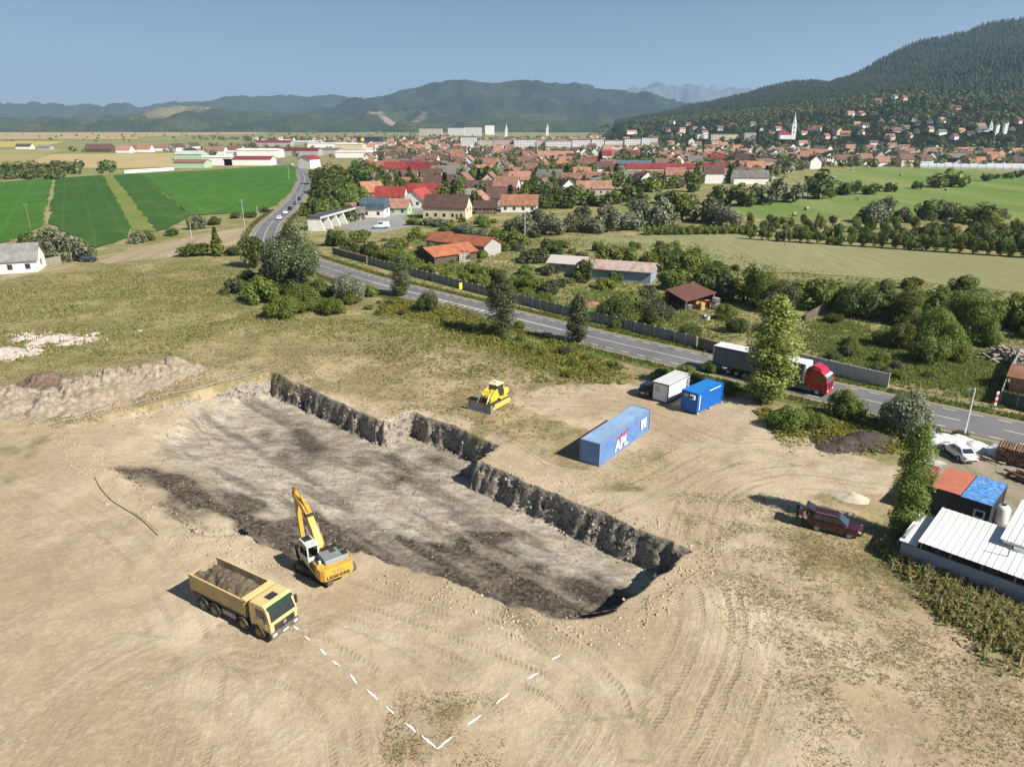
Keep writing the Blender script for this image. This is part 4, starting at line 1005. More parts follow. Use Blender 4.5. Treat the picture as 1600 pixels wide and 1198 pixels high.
# ---- cars
def car_body(L, W, Ht, kind, paint):
    hl, hw = L / 2, W / 2
    suv = kind in ('suv', 'van')
    zb = .30 if suv else .22
    belt = Ht * (.60 if suv else .62)
    if kind == 'sedan':
        st = [(-hl, .78, zb + .2, belt - .12), (-hl + .08, .92, zb + .06, belt + .02), (-hl * .55, 1, zb, belt + .02), (hl * .3, 1, zb, belt), (hl * .55, .98, zb, belt - .06), (hl * .86, .93, zb + .03, belt - .2), (hl * .97, .8, zb + .1, belt - .34), (hl, .7, zb + .18, belt - .45)]
        gh = (-hl * .84, hl * .5, -hl * .42, hl * .04)
    elif kind == 'van':
        st = [(-hl, .9, zb + .1, belt), (-hl + .05, .98, zb, belt), (hl * .5, 1, zb, belt), (hl * .75, .97, zb, belt - .15), (hl * .95, .88, zb + .08, belt - .35), (hl, .75, zb + .15, belt - .55)]
        gh = (-hl * .985, hl * .72, -hl * .95, hl * .4)
    else:
        st = [(-hl, .82, zb + .2, belt - .1), (-hl + .07, .95, zb + .05, belt), (-hl * .5, 1, zb, belt), (hl * .3, 1, zb, belt), (hl * .55, .99, zb, belt - .03), (hl * .85, .95, zb + .03, belt - .1), (hl * .96, .85, zb + .1, belt - .2), (hl, .74, zb + .18, belt - .36)]
        gh = (-hl * .94, hl * .52, -hl * .74, hl * .1)
    V, F = [], []
    for x, w, z0, z1 in st:
        w *= hw
        zm = z0 + (z1 - z0) * .55
        V += [(x, -w * .9, z0), (x, -w, z0 + .12), (x, -w, zm), (x, -w * .95, z1 - .06), (x, -w * .84, z1), (x, w * .84, z1), (x, w * .95, z1 - .06), (x, w, zm), (x, w, z0 + .12), (x, w * .9, z0)]
    n = 10
    for k in range(len(st) - 1):
        for i in range(n): F.append((k * n + i, k * n + (i + 1) % n, (k + 1) * n + (i + 1) % n, (k + 1) * n + i))
    F += [tuple(range(n)), tuple((len(st) - 1) * n + i for i in range(n - 1, -1, -1))]
    return MB().add(V, F), gh, belt, hw, hl
def car(name, label, cat, p_rear, p_front, L, W, Ht, kind, paint, side=-1, r=.33, wb=.62, group=None, open_gate=False, simple=False, z=None):
    """p_rear / p_front: ground points of the two wheels on the visible side (-1 right, 1 left, 0 centre line)"""
    hd = heading(p_front[0] - p_rear[0], p_front[1] - p_rear[1])
    cx, cy = (p_front[0] + p_rear[0]) / 2, (p_front[1] + p_rear[1]) / 2
    o_ = side * (W / 2 - .1)
    cx += math.sin(hd) * o_; cy -= math.cos(hd) * o_
    z0 = zg1(cx, cy) + .02 if z is None else z
    t = thing(name, label, cat, (cx, cy, z0), hd, group)
    bm, gh, belt, hw, hl = car_body(L, W, Ht, kind, paint)
    body = bm.build('body', paint, t, bevel=0.0 if simple else 0.09)
    xr0, xf0, xr1, xf1 = gh
    wb_, wt = hw * .86, hw * .70
    b0 = belt - .03
    def gp(x0, x1, t_, y): return (x0 + (x1 - x0) * t_, y, b0 + (Ht - b0) * t_)
    MB().hexa([(xr0, -wb_, b0), (xf0, -wb_, b0), (xf0, wb_, b0), (xr0, wb_, b0), (xr1, -wt, Ht), (xf1, -wt, Ht), (xf1, wt, Ht), (xr1, wt, Ht)]).build('cabin', paint, t, bevel=0.0 if simple else 0.1)
    def yat(tt): return wb_ + (wt - wb_) * tt
    e = .012
    def xw(r0, r1, tt): return r0 + (r1 - r0) * tt
    t0, t1 = .16, .86
    ws = [(xw(xf0, xf1, t0) + e, -yat(t0) * .92, t0), (xw(xf0, xf1, t0) + e, yat(t0) * .92, t0), (xw(xf0, xf1, t1) + e, yat(t1) * .9, t1), (xw(xf0, xf1, t1) + e, -yat(t1) * .9, t1)]
    Z = lambda tt: b0 + (Ht - b0) * tt
    def pane(nm, Q, nx, ny):
        A = [(x, y, Z(tt)) for x, y, tt in Q]
        B = [(x + nx * .014, y + ny * .014, z) for x, y, z in A]
        m = MB().add(A + B, [(3, 2, 1, 0), (4, 5, 6, 7), (0, 1, 5, 4), (1, 2, 6, 5), (2, 3, 7, 6), (3, 0, 4, 7)])
        m.build(nm, gl_blue if nm == 'windscreen' else gl_dark, t)
    pane('windscreen', ws, 1, 0)
    if not open_gate: pane('rear_window', [(xw(xr0, xr1, .3) - e, -yat(.3) * .85, .3), (xw(xr0, xr1, .3) - e, yat(.3) * .85, .3), (xw(xr0, xr1, t1) - e, yat(t1) * .85, t1), (xw(xr0, xr1, t1) - e, -yat(t1) * .85, t1)], -1, 0)
    nwin = 2 if kind != 'suv' else 3
    for s in (-1, 1):
        for k in range(nwin):
            u0, u1 = k / nwin + .03, (k + 1) / nwin - .02
            Q = []
            for u, tt in ((u0, .15), (u1, .15), (u1, .84), (u0, .84)):
                xa, xb = xw(xr0, xr1, tt), xw(xf0, xf1, tt)
                Q.append((xa + (xb - xa) * (.06 + .88 * u), s * (yat(tt) + .004), tt))
            if kind == 'van' and k == 0: continue
            pane('side_window', Q, 0, s)
        if simple: continue
        MB().box(xf0 - .35, xf0 - .2, s * (hw + .02), s * (hw + .17), belt + .02, belt + .16).build('mirror', paint, t, bevel=0.03)
        MB().box(hl * .86, hl * .965, s * hw * .62, s * hw * .88, belt - .33, belt - .2).build('headlight', lamp_w, t, bevel=0.02)
        MB().box(-hl - .01, -hl + .09, s * hw * .62, s * hw * .86, belt - .25, belt - .06).build('tail_light', lamp_r, t, bevel=0.015)
        if kind == 'suv': MB().beam((xr1 + .1, s * wt * .93, Ht + .05), (xf1 - .1, s * wt * .93, Ht + .05), .05, .05).build('roof_rail', rim_s, t)
        for xd in (-.02, .26): MB().box(hl * xd - .1, hl * xd + .06, s * (hw + .002), s * (hw + .02), belt - .16, belt - .12).build('handle', paint, t)
        MB().box(-L * .26, L * .26, s * (hw - .02), s * (hw + .012), .26, .42).build('sill', black_p, t)
    x_ax = L * wb / 2
    for x in (-x_ax, x_ax):
        for s in (-1, 1):
            wheel(t, x, s * (hw - .09), r, .23, rim_s, 14, .64)
            if not simple:
                pr = [(x + (r + .07) * math.cos(a), r + (r + .07) * math.sin(a)) for a in [math.pi * k / 8 for k in range(9)]] + [(x + (r - .0) * math.cos(a), r + (r - .0) * math.sin(a)) for a in [math.pi * k / 8 for k in range(8, -1, -1)]]
                MB().prism(pr, s * (hw - .16), s * (hw + .012)).build('wheel_arch', black_p, t)
    if not simple:
        MB().box(hl - .06, hl + .02, -hw * .68, hw * .68, .36, .5).build('bumper', black_p, t, bevel=0.03)
        MB().box(hl - .03, hl + .012, -hw * .5, hw * .5, .52, .68).build('grille', black_p, t)
        MB().box(-hl - .04, -hl + .04, -hw * .72, hw * .72, .36, .54).build('rear_bumper', black_p, t, bevel=0.03)
        MB().box(-hl - .025, -hl - .005, -.26, .26, belt - .36, belt - .25).build('number_plate', lamp_w, t)
    if open_gate:
        g = MB().hexa([(xr1 - .02, -wt, Ht - .02), (xr1 + .03, -wt, Ht + .03), (xr1 + .03, wt, Ht + .03), (xr1 - .02, wt, Ht - .02), (xr1 - .85, -wt, Ht + .34), (xr1 - .84, -wt, Ht + .4), (xr1 - .84, wt, Ht + .4), (xr1 - .85, wt, Ht + .34)]).build('tailgate', paint, t, bevel=0.02)
        MB().box(xr1 - .7, xr1 - .18, -wt * .85, wt * .85, Ht + .2, Ht + .21).build('boot_shelf', black_p, t) if 0 else None
        MB().hexa([(xr1 - .16, -wt * .8, Ht + .07), (xr1 - .14, -wt * .8, Ht + .105), (xr1 - .14, wt * .8, Ht + .105), (xr1 - .16, wt * .8, Ht + .07), (xr1 - .62, -wt * .8, Ht + .245), (xr1 - .6, -wt * .8, Ht + .33), (xr1 - .6, wt * .8, Ht + .33), (xr1 - .62, wt * .8, Ht + .245)]).build('gate_window', gl_dark, g)
        MB().box(xr0 - .012, xr0 + .3, -wb_ * .8, wb_ * .8, belt - .02, Ht - .1).build('boot_opening', black_p, t)
    return t, (cx, cy), hd
paint_red = M('paint_dark_red', (0.036, 0.003, 0.008), 0.25, 0.06, 1, coat=0.8)
paint_black = M('paint_black', (0.008, 0.009, 0.014), 0.22, 0.1, 1, coat=0.8)
paint_white = M('paint_white', (0.74, 0.75, 0.75), 0.3, 0.04, 1, coat=0.5)
paint_navy = M('paint_navy', (0.02, 0.022, 0.05), 0.28, 0.1, 1, coat=0.6)
paint_grey = M('paint_grey', (0.10, 0.10, 0.11), 0.3, 0.1, 1, coat=0.6)
SUV = car('parked_car', 'dark red estate car with its tailgate up and two people behind it', 'car', G(1275.3, 830), G(1325.7, 842.5), 4.6, 1.85, 1.68, 'suv', paint_red, -1, .35, .585, open_gate=True)
k0_ = G(1004, 621); kd = (0.56, 0.83)
car('parked_car', 'black estate car parked against the white office cabin', 'car', (k0_[0] + kd[0] * .8, k0_[1] + kd[1] * .8), (k0_[0] + kd[0] * 3.4, k0_[1] + kd[1] * 3.4), 4.4, 1.82, 1.66, 'suv', paint_black, 0, .34, .59)
w0, w1 = G(1500, 723), G(1471.5, 703)
car('parked_car', 'white saloon car parked on the yard beside the white tarpaulin heap', 'car', w0, w1, 4.5, 1.75, 1.47, 'sedan', paint_white, 1, .31, .585, z=.04)
def along_road(px, py, off, back=False):
    x, y = G(px, py); best = None
    for p, q in zip(ROAD[:-1], ROAD[1:]):
        d = float(seg_dist(np.array([x]), np.array([y]), p, q)[0])
        if best is None or d < best[0]: best = (d, p, q)
    _, p, q = best
    d = Vector((q[0] - p[0], q[1] - p[1])).normalized()
    n = Vector((-d.y, d.x))
    w = Vector((x, y)) - Vector(p); s = w.dot(d)
    c = Vector(p) + d * s + n * off
    if back: d = -d
    return c, d
for px, py, off, pn, pt, kd_, lb in [(434, 343, -1.7, 'white', paint_white, 'suv', 'white car nearest to us on the curved road'), (441.5, 334.5, -1.7, 'white', paint_white, 'sedan', 'white car second in the queue on the curved road'),
        (449, 328, -1.7, 'black', paint_black, 'sedan', 'black car just ahead of the white cars on the curved road'), (457, 319.5, -1.7, 'grey', paint_grey, 'suv', 'dark grey car fourth in the queue on the curved road'),
        (464, 312.5, -1.7, 'black', paint_navy, 'sedan', 'dark car farthest ahead in the queue on the curved road'), (463, 264, 1.5, 'dark', paint_grey, 'sedan', 'tiny dark car at the far end of the curved road'), (457.5, 259, -1.5, 'white', paint_white, 'sedan', 'tiny white car where the road reaches the town')]:
    c_, d_ = along_road(px, py, off)
    car('car', lb, 'car', tuple(c_ - d_ * 1.3), tuple(c_ + d_ * 1.3), 4.5, 1.8, 1.55 if kd_ == 'suv' else 1.45, kd_, pt, 0, .32, .6, 'cars on the curved road', simple=True, z=.09)
n0, n1 = G(131, 409), G(146, 409)
car('parked_car', 'dark blue car parked beside the silvery willow', 'car', n0, n1, 4.3, 1.75, 1.5, 'sedan', paint_navy, 0, .31, .6, simple=True, z=.1)
v0, v1 = G(604, 357), G(589, 357.5)
car('parked_van', 'pale green and white camper van on the paved yard', 'van', v0, v1, 5.6, 2.0, 2.35, 'van', M('van_paint', (0.50, 0.60, 0.56), .35, .05, 1, coat=.4), 0, .34, .6, z=.13)
n0, n1 = G(1566, 738), G(1576, 746)

# ---- articulated lorry on the near lane
def lorry():
    red = M('lorry_red', (0.42, 0.012, 0.035), 0.28, 0.06, 1, coat=0.6)
    cur = M('curtain_grey', (0.15, 0.165, 0.175), 0.6, 0.1, .6, bump=.25, bscale=3)
    top = M('trailer_white', (0.72, 0.73, 0.73), 0.5, 0.05, .5)
    c_, d_ = along_road(1275, 612, 0.0, True)
    f = G(1275, 619); d = d_
    hd = heading(d.x, d.y)
    base = Vector(f) + Vector((-d.y, d.x)) * 1.2
    t = thing('articulated_lorry', 'red lorry with a long grey curtain trailer driving on the road', 'truck', (base.x, base.y, .1), hd)   # origin: front axle
    for x in (0, -3.7): [wheel(t, x, s * 1.05, .52, .34, rim_s) for s in (-1, 1)]
    for x in (-10.2, -11.5, -12.8): [wheel(t, x, s * 1.02, .5, .38, rim_s) for s in (-1, 1)]
    MB().box(-4.6, .9, -.45, .45, .62, 1.0).build('chassis', black_p, t)
    cabp = [(-1.15, .75), (-1.15, 3.3), (-.9, 3.72), (.1, 3.55), (.72, 3.0), (1.22, 2.1), (1.3, 1.35), (1.3, .45), (.6, .45), (.52, .9), (-.5, .95), (-.6, .75)]
    cab = MB().prism(cabp, -1.23, 1.23).build('cab', red, t, bevel=0.07)
    def fx(z): return .72 + (3.0 - z) / .9 * .5
    MB().hexa([(fx(2.12) + .015, -1.05, 2.12), (fx(2.12) + .03, -1.05, 2.12), (fx(2.12) + .03, 1.05, 2.12), (fx(2.12) + .015, 1.05, 2.12), (fx(2.8) + .015, -1, 2.8), (fx(2.8) + .03, -1, 2.8), (fx(2.8) + .03, 1, 2.8), (fx(2.8) + .015, 1, 2.8)]).build('windscreen', gl_blue, t)
    MB().hexa([(.74, -1.15, 2.86), (1.02, -1.15, 2.8), (1.02, 1.15, 2.8), (.74, 1.15, 2.86), (.72, -1.15, 3.02), (1.0, -1.15, 2.9), (1.0, 1.15, 2.9), (.72, 1.15, 3.02)]).build('sun_visor', top, t)
    MB().prism([(-1.12, 3.7), (-1.12, 4.0), (-.75, 4.02), (.3, 3.6), (.3, 3.52)], -1.05, 1.05).build('roof_spoiler', red, t, bevel=0.08)
    for s in (-1, 1):
        MB().prism([(.05, 2.05), (.85, 2.05), (1.02, 2.2), (.75, 2.7), (.05, 2.7)], s * 1.232, s * 1.245).build('side_window', gl_dark, t)
        MB().box(.95, 1.15, s * 1.28, s * 1.5, 2.0, 2.7).build('mirror', red, t, bevel=.03)
        MB().box(1.22, 1.33, s * .75, s * 1.15, .75, .98).build('headlight', lamp_w, t, bevel=.03)
        MB().prism([(-4.4, .45), (-.75, .45), (-.75, 1.05), (-4.4, 1.05)], s * 1.15, s * 1.2).build('side_skirt', M('skirt_grey', (.16, .16, .17), .5), t)
        MB().prism([(-1.15, 1.1), (-1.15, 3.2), (-1.75, 3.0), (-1.75, 1.1)], s * 1.17, s * 1.2).build('side_fairing', red, t)
    MB().box(1.2, 1.36, -1.22, 1.22, .42, .72).build('bumper', red, t, bevel=.05)
    MB().box(1.295, 1.33, -.8, .8, 1.1, 1.9).build('grille', M('grille_red_dark', (.06, .015, .02), .5), t)
    MB().box(-1.6, -1.2, -.7, .7, 2.9, 3.55).build('air_intake', black_p, t, bevel=.04)
    x0, x1 = -15.3, -1.85
    MB().box(x0, x1, -1.24, 1.24, 1.25, 3.95).build('trailer_curtain', cur, t)
    MB().box(x0 - .01, x1 + .01, -1.27, 1.27, 3.95, 4.02).build('trailer_roof', top, t)
    fr = MB()
    for s in (-1, 1):
        fr.box(x0 - .02, x1 + .02, s * 1.225, s * 1.275, 3.78, 3.948); fr.box(x0 - .02, x1 + .02, s * 1.225, s * 1.275, 1.1, 1.28)
    fr.build('trailer_rail', black_p, t)
    po = MB()
    for s in (-1, 1): po.box(x1 - .25, x1 + .015, s * 1.15, s * 1.285, 1.25, 3.95); po.box(x0 - .015, x0 + .12, s * 1.15, s * 1.285, 1.25, 3.95)
    po.box(x1 - .02, x1 + .02, -1.2, 1.2, 1.25, 3.95)
    po.build('trailer_post', top, t)
    for k in range(11):
        x = x0 + .9 + k * 1.2
        for s in (-1, 1): MB().box(x - .03, x + .03, s * 1.243, s * 1.262, 1.28, 3.78).build('curtain_strap', M('strap', (.10, .11, .12), .6), t)
    MB().box(x0, x1, -.6, .6, .85, 1.1).build('trailer_chassis', black_p, t)
    for s in (-1, 1):
        MB().box(-9.3, -5.0, s * 1.16, s * 1.2, .5, 1.0).build('side_guard', steel, t)
        MB().box(x0 - .05, x0 + .0, s * .7, s * 1.15, .85, 1.0).build('tail_light', lamp_r, t)
    MB().box(x0 - .03, x0 - .005, -1.15, 1.15, 1.25, 3.9).build('rear_door', top, t)
lorry()

# ---- containers
def corrugated(L, z0, z1, y, depth, pitch, s):
    """ribbed wall from x=0 to L on plane y, ribs towards s"""
    n = int(L / pitch); pr = []
    for k in range(n):
        x = k * L / n; w = L / n
        pr += [(x, 0), (x + w * .3, 0), (x + w * .42, depth), (x + w * .88, depth)]
    pr.append((L, 0))
    V = [(x, y - s * d, z0) for x, d in pr] + [(x, y - s * d, z1) for x, d in pr]
    m = len(pr)
    return V, [(k, k + 1, k + 1 + m, k + m) for k in range(m - 1)]
def container(label, near, dirv, L, Hc, W, paint, roofp, frame, name='shipping_container', ends=True, z=None):
    """near: ground point of the near right corner; x runs along the length away from the camera, y to the left"""
    hd = heading(*dirv)
    z0 = zg1(near[0] + dirv[0] * L / 2, near[1] + dirv[1] * L / 2) + .06 if z is None else z
    t = thing(name, label, 'container', (near[0], near[1], z0), hd)
    for nm, y, s in (('side_wall', .04, -1), ('side_wall', W - .04, 1)):
        V, F = corrugated(L - .2, .16, Hc - .12, y - s * 0, .045, .28, s)
        MB().add([(x + .1, yy, zz) for x, yy, zz in V], F).build(nm, paint, t)
    V, F = corrugated(W - .2, .16, Hc - .12, 0, .045, .28, -1)
    for nm, x, sg in (('end_wall', .04, 1), ('door_end', L - .04, -1)):
        MB().add([(x + sg * yy, xx + .1, zz) for xx, yy, zz in V], F).build(nm, paint, t)
    V, F = corrugated(L - .2, 0, 0, 0, .03, .6, -1)
    m = len(V) // 2
    MB().add([(x + .1, .08, Hc - .06 + yy) for x, yy, zz in V[:m]] + [(x + .1, W - .08, Hc - .06 + yy) for x, yy, zz in V[:m]], F).build('roof', roofp, t)
    f = MB()
    for y in (0, W - .1): f.box(.0, L, y, y + .1, Hc - .13, Hc); f.box(.0, L, y, y + .1, .0, .17)
    for x in (0.001, L - .101): f.box(x, x + .1, .1, W - .1, Hc - .129, Hc - .001); f.box(x, x + .1, .1, W - .1, .001, .169)
    f.build('frame', frame, t)
    for x in (0, L - .13):
        for y in (0, W - .13): MB().box(x - .003, x + .133, y - .003, y + .133, .17, Hc - .13).build('corner_post', frame, t)
    for x in (-.008, L - .17):
        for y in (-.008, W - .17):
            for z in (-.004, Hc - .115): MB().box(x, x + .178, y, y + .178, z, z + .122).build('corner_casting', frame, t)
    return t
apl = M('faded_blue', (0.12, 0.25, 0.52), 0.5, 0.12, .8, dirt=(0.24, 0.30, 0.40), dfac=0.5, dscale=.9)
aplr = M('faded_blue_roof', (0.22, 0.37, 0.57), 0.55, 0.18, .6, dirt=(0.34, 0.28, 0.25), dfac=0.45, dscale=.8)
rustf = M('frame_faded', (0.20, 0.25, 0.37), 0.6, 0.2, 1.5, dirt=(0.27, 0.15, 0.09), dfac=0.8, dscale=1.6)
dv = Vector((0.59, 0.807)).normalized()
whitep = M('print_white', (0.74, 0.75, 0.76), 0.55, 0.05)
c40 = container('long faded blue shipping container with big white letters on its side', G(936, 730), tuple(dv), 12.19, 2.75, 2.44, apl, aplr, rustf)
text('lettering', 'APL', 1.75, whitep, c40, (5.0, -.02, 1.02), (math.pi / 2, 0, 0), 1.05, .035)
ew = [(3.8, 1.98), (4.3, 2.12), (4.75, 2.0), (5.2, 2.2), (5.6, 2.05), (6.6, 2.42), (6.5, 2.2), (5.9, 1.95), (5.2, 1.9), (4.6, 1.82), (4.1, 1.86)]
MB().prism(ew, -.018, -.024).build('emblem', M('print_red', (0.6, 0.03, 0.04), 0.5), c40)
for k in range(2): MB().box(9.75 + k * .75, 10.32 + k * .75, -.024, -.018, .95, 2.15).build('marking_panel', whitep, c40)
MB().box(10.3, 10.52, -.025, -.0185, 1.6, 1.75).build('marking_panel', whitep, c40)
blu = M('cobalt_blue', (0.008, 0.13, 0.50), 0.42, 0.06, .7, dirt=(0.02, 0.16, 0.45), dfac=0.3)
dv2 = Vector((0.72, 0.69)).normalized()
c20 = container('bright cobalt blue container with an air conditioner on its end', G(1088.4, 648), tuple(dv2), 6.06, 2.6, 2.44, blu, M('cobalt_roof', (0.015, 0.19, 0.55), .45, .08, .8), blu, z=.2)
for k, (w_, h_) in enumerate([(.24, .13), (.2, .16), (.26, .12), (.18, .15), (.25, .16), (.22, .1), (.26, .14), (.2, .17), (.24, .13), (.26, .12)]): MB().box(.36, .36 + w_, -.024, -.016, .32 + k * .2, .32 + k * .2 + h_).build('faded_mark', whitep, c20)
MB().box(2.6, 5.3, -.03, -.018, 2.33, 2.45).build('marking_panel', whitep, c20)
o = MB().box(-.28, -.0, .35, 1.05, 1.72, 2.3).build('air_conditioner', paint_white, c20, bevel=.03)
MB().lathe([(.2, 0), (.2, -.02), (.05, -.025)], (-.285, .82, 2.0), 'x', 16).build('fan_grille', black_p, o)
MB().box(-.02, -.006, 1.42, 2.0, 1.85, 2.25).build('warning_sign', M('sign_yellow', (.5, .4, .12), .5, .2, 6), c20)
for x in (.1, 3.0, 5.8): MB().box(x, x + .25, -.06, .2, -.2, -.005).build('concrete_block', M('block_pale', (.55, .53, .5), .8), c20)
# white cabin
def cabin():
    nr = G(1042.9, 631); d = Vector((0.66, 0.75)).normalized(); hd = heading(d.x, d.y)
    t = thing('office_cabin', 'white site office cabin with black edging beside the blue container', 'cabin', (*nr, zg1(nr[0] + 1, nr[1] + 3) + .08), hd)
    wm = M('cabin_white', (.72, .73, .73), .5, .04, 1); L, W, Hc = 6.0, 2.4, 2.6
    MB().box(.06, L - .06, .06, W - .06, .1, Hc - .05).build('wall', wm, t)
    MB().box(-.02, L + .02, -.02, W + .02, Hc - .05, Hc + .03).build('roof', M('cabin_roof', (.6, .61, .6), .6, .08, 1), t)
    for k in range(11): MB().box(.3 + k * .54, .33 + k * .54, .0, W, Hc + .03, Hc + .055).build('roof_seam', M('cabin_roof', (0, 0, 0)), t)
    f = MB()
    for x in (0, L - .1):
        for y in (0, W - .1): f.box(x - .01, x + .11, y - .01, y + .11, 0, Hc - .052)
    for y in (0, W - .1): f.box(.11, L - .11, y, y + .1, 0, .12); f.box(.11, L - .11, y, y + .1, Hc - .19, Hc - .053)
    for x in (0, L - .1): f.box(x, x + .1, .11, W - .11, 0, .12); f.box(x, x + .1, .11, W - .11, Hc - .19, Hc - .053)
    f.build('frame', black_p, t)
    MB().box(.12, L - .12, .045, .058, .12, .62).build('skirting', M('cabin_grey', (.30, .31, .33), .5), t)
    dr = MB().box(.04, .058, 1.3, 2.1, .14, 2.2).build('door', M('cabin_door', (.62, .64, .66), .5), t)
    MB().box(.03, .04, 1.4, 2.0, 1.3, 2.05).build('door_window', M('cabin_glass', (.45, .5, .54), .3), dr)
    for k in range(4): MB().box(.05, .058, .25 + k * .25, .27 + k * .25, .14, 2.4).build('panel_joint', M('cabin_door', (0, 0, 0)), t)
cabin()

# ---- people
def person(label, loc, hd, pose, top, legs, skin=(.45, .26, .18), hair=(.03, .02, .015), z=None):
    """one continuous skinned body; pose gives the joints that differ from standing"""
    J = dict(pelvis=(0, 0, .95), waist=(0, 0, 1.1), chest=(.02, 0, 1.32), neck=(.02, 0, 1.5), head=(.05, 0, 1.6), crown=(.04, 0, 1.74),
             lsh=(0, .19, 1.42), lel=(.05, .25, 1.16), lwr=(.22, .22, .98), lha=(.3, .2, .94), rsh=(0, -.19, 1.42), rel=(.05, -.25, 1.16), rwr=(.22, -.22, .98), rha=(.3, -.2, .94),
             lhi=(0, .1, .9), lkn=(.03, .11, .5), lan=(0, .12, .09), lto=(.17, .13, .04), rhi=(0, -.1, .9), rkn=(.03, -.11, .5), ran=(0, -.12, .09), rto=(.17, -.13, .04))
    J.update(pose)
    R = dict(pelvis=.14, waist=.13, chest=.155, neck=.06, head=.095, crown=.085, lsh=.075, lel=.05, lwr=.036, lha=.04, lhi=.1, lkn=.065, lan=.05, lto=.045)
    names = list(J); E = [('pelvis', 'waist'), ('waist', 'chest'), ('chest', 'neck'), ('neck', 'head'), ('head', 'crown')]
    for s in 'lr': E += [('chest', s + 'sh'), (s + 'sh', s + 'el'), (s + 'el', s + 'wr'), (s + 'wr', s + 'ha'), ('pelvis', s + 'hi'), (s + 'hi', s + 'kn'), (s + 'kn', s + 'an'), (s + 'an', s + 'to')]
    me = bpy.data.meshes.new('person'); me.from_pydata([J[n] for n in names], [(names.index(a), names.index(b)) for a, b in E], [])
    o = bpy.data.objects.new('person', me); COL.objects.link(o)
    sk = o.modifiers.new('skin', 'SKIN'); sd = me.skin_vertices[0].data
    for k, n in enumerate(names):
        r = R.get(n) or R['l' + n[1:]]
        sd[k].radius = (r, r * (.8 if n in ('chest', 'waist') else 1)); sd[k].use_root = n == 'pelvis'
    o.modifiers.new('sub', 'SUBSURF').levels = 2
    dg = bpy.context.evaluated_depsgraph_get()
    m2 = bpy.data.meshes.new_from_object(o.evaluated_get(dg))
    bpy.data.objects.remove(o)
    ms = [M('shirt_%s' % hash(top), top, .85, .15, 8), M('trousers_%s' % hash(legs), legs, .85, .15, 8), M('skin', skin, .6, .05), M('hair_%s' % hash(hair), hair, .7, .2, 9), M('shoes', (.03, .028, .025), .7)]
    m2.materials.clear()
    for x in ms: m2.materials.append(x)
    pts = [(n, Vector(J[n])) for n in names]
    for f in m2.polygons:
        c = f.center
        n = min(pts, key=lambda q: (q[1] - c).length)[0]
        k = 2 if n in ('neck', 'head') or n[1:] in ('ha', 'wr') else 3 if n == 'crown' else 1 if n == 'pelvis' or n[1:] in ('hi', 'kn') else 4 if n[1:] in ('an', 'to') else 0
        if n == 'head' and c.x < J['head'][0] - .02: k = 3
        f.material_index = k; f.use_smooth = True
    o = link('person', m2, None, (loc[0], loc[1], zg1(*loc) if z is None else z), hd)
    tag(o, label, 'person', 'people on the site')
    for s, nm in (('l', 'left'), ('r', 'right')):       # hands: palm with five fingers
        w, h = Vector(J[s + 'wr']), Vector(J[s + 'ha']); d = (h - w).normalized(); a = d.cross(Vector((0, 0, 1))).normalized() if abs(d.z) < .98 else Vector((0, 1, 0))
        m = MB()
        for k in range(4): m.cyl(h + a * (k - 1.5) * .021, h + a * (k - 1.5) * .024 + d * (.085 - .012 * abs(k - 1.2)) + Vector((0, 0, -.02)), .0095, .007, 6)
        sg = 1 if s == 'r' else -1
        m.cyl(w + d * .03, w + d * .08 + a * .06 * sg, .011, .008, 6)
        m.build('fingers', ms[2], o)
    hd_ = Vector(J['head'])
    m = MB()
    m.cyl(hd_ + Vector((.09, 0, .0)), hd_ + Vector((.125, 0, -.02)), .012, .016, 6)
    m.build('nose', ms[2], o)
    e = MB()
    for y in (-.035, .035): e.cyl(hd_ + Vector((.08, y, .03)), hd_ + Vector((.096, y, .03)), .012, n=6)
    e.build('eyes', M('eye_dark', (.02, .015, .012), .3), o)
    MB().cyl(hd_ + Vector((.085, -.03, -.055)), hd_ + Vector((.085, .03, -.055)), .008, n=6).build('mouth', M('lips', (.3, .1, .09), .6), o)
    return o
t_, sc_, shd = SUV
def rel(c, hd, f, l): return (c[0] + math.cos(hd) * f - math.sin(hd) * l, c[1] + math.sin(hd) * f + math.cos(hd) * l)
person('person in a red top bending into the open car boot', rel(sc_, shd, -2.75, .15), shd, dict(waist=(.06, 0, 1.1), chest=(.2, 0, 1.27), neck=(.3, 0, 1.4), head=(.37, 0, 1.47), crown=(.42, 0, 1.6), lsh=(.2, .19, 1.34), lel=(.42, .24, 1.16), lwr=(.62, .18, 1.1), lha=(.7, .16, 1.08), rsh=(.2, -.19, 1.34), rel=(.42, -.24, 1.16), rwr=(.62, -.18, 1.1), rha=(.7, -.16, 1.08)), (.42, .04, .03), (.06, .07, .11))
person('person in dark blue standing apart behind the open car boot', rel(sc_, shd, -3.25, .75), shd - .5, dict(lwr=(.25, .1, 1.1), lha=(.32, .05, 1.1)), (.02, .03, .065), (.035, .04, .07))
person('person in a grey and pink top standing at the corner of the open car boot', rel(sc_, shd, -2.6, -.62), shd + .4, dict(), (.36, .20, .22), (.04, .045, .06))
seat = dict(pelvis=(0, 0, .5), waist=(-.02, 0, .65), chest=(0, 0, .87), neck=(.02, 0, 1.05), head=(.05, 0, 1.15), crown=(.04, 0, 1.29), lsh=(0, .19, .97), rsh=(0, -.19, .97), lel=(.12, .24, .73), rel=(.12, -.24, .73), lwr=(.36, .2, .72), rwr=(.36, -.2, .72), lha=(.43, .18, .72), rha=(.43, -.18, .72),
            lhi=(.06, .1, .48), rhi=(.06, -.1, .48), lkn=(.42, .12, .5), rkn=(.42, -.12, .5), lan=(.45, .12, .1), ran=(.45, -.12, .1), lto=(.6, .12, .05), rto=(.6, -.12, .05))
et, ehd, ehdt, ec, ez = EXC
hh = ehd + ehdt
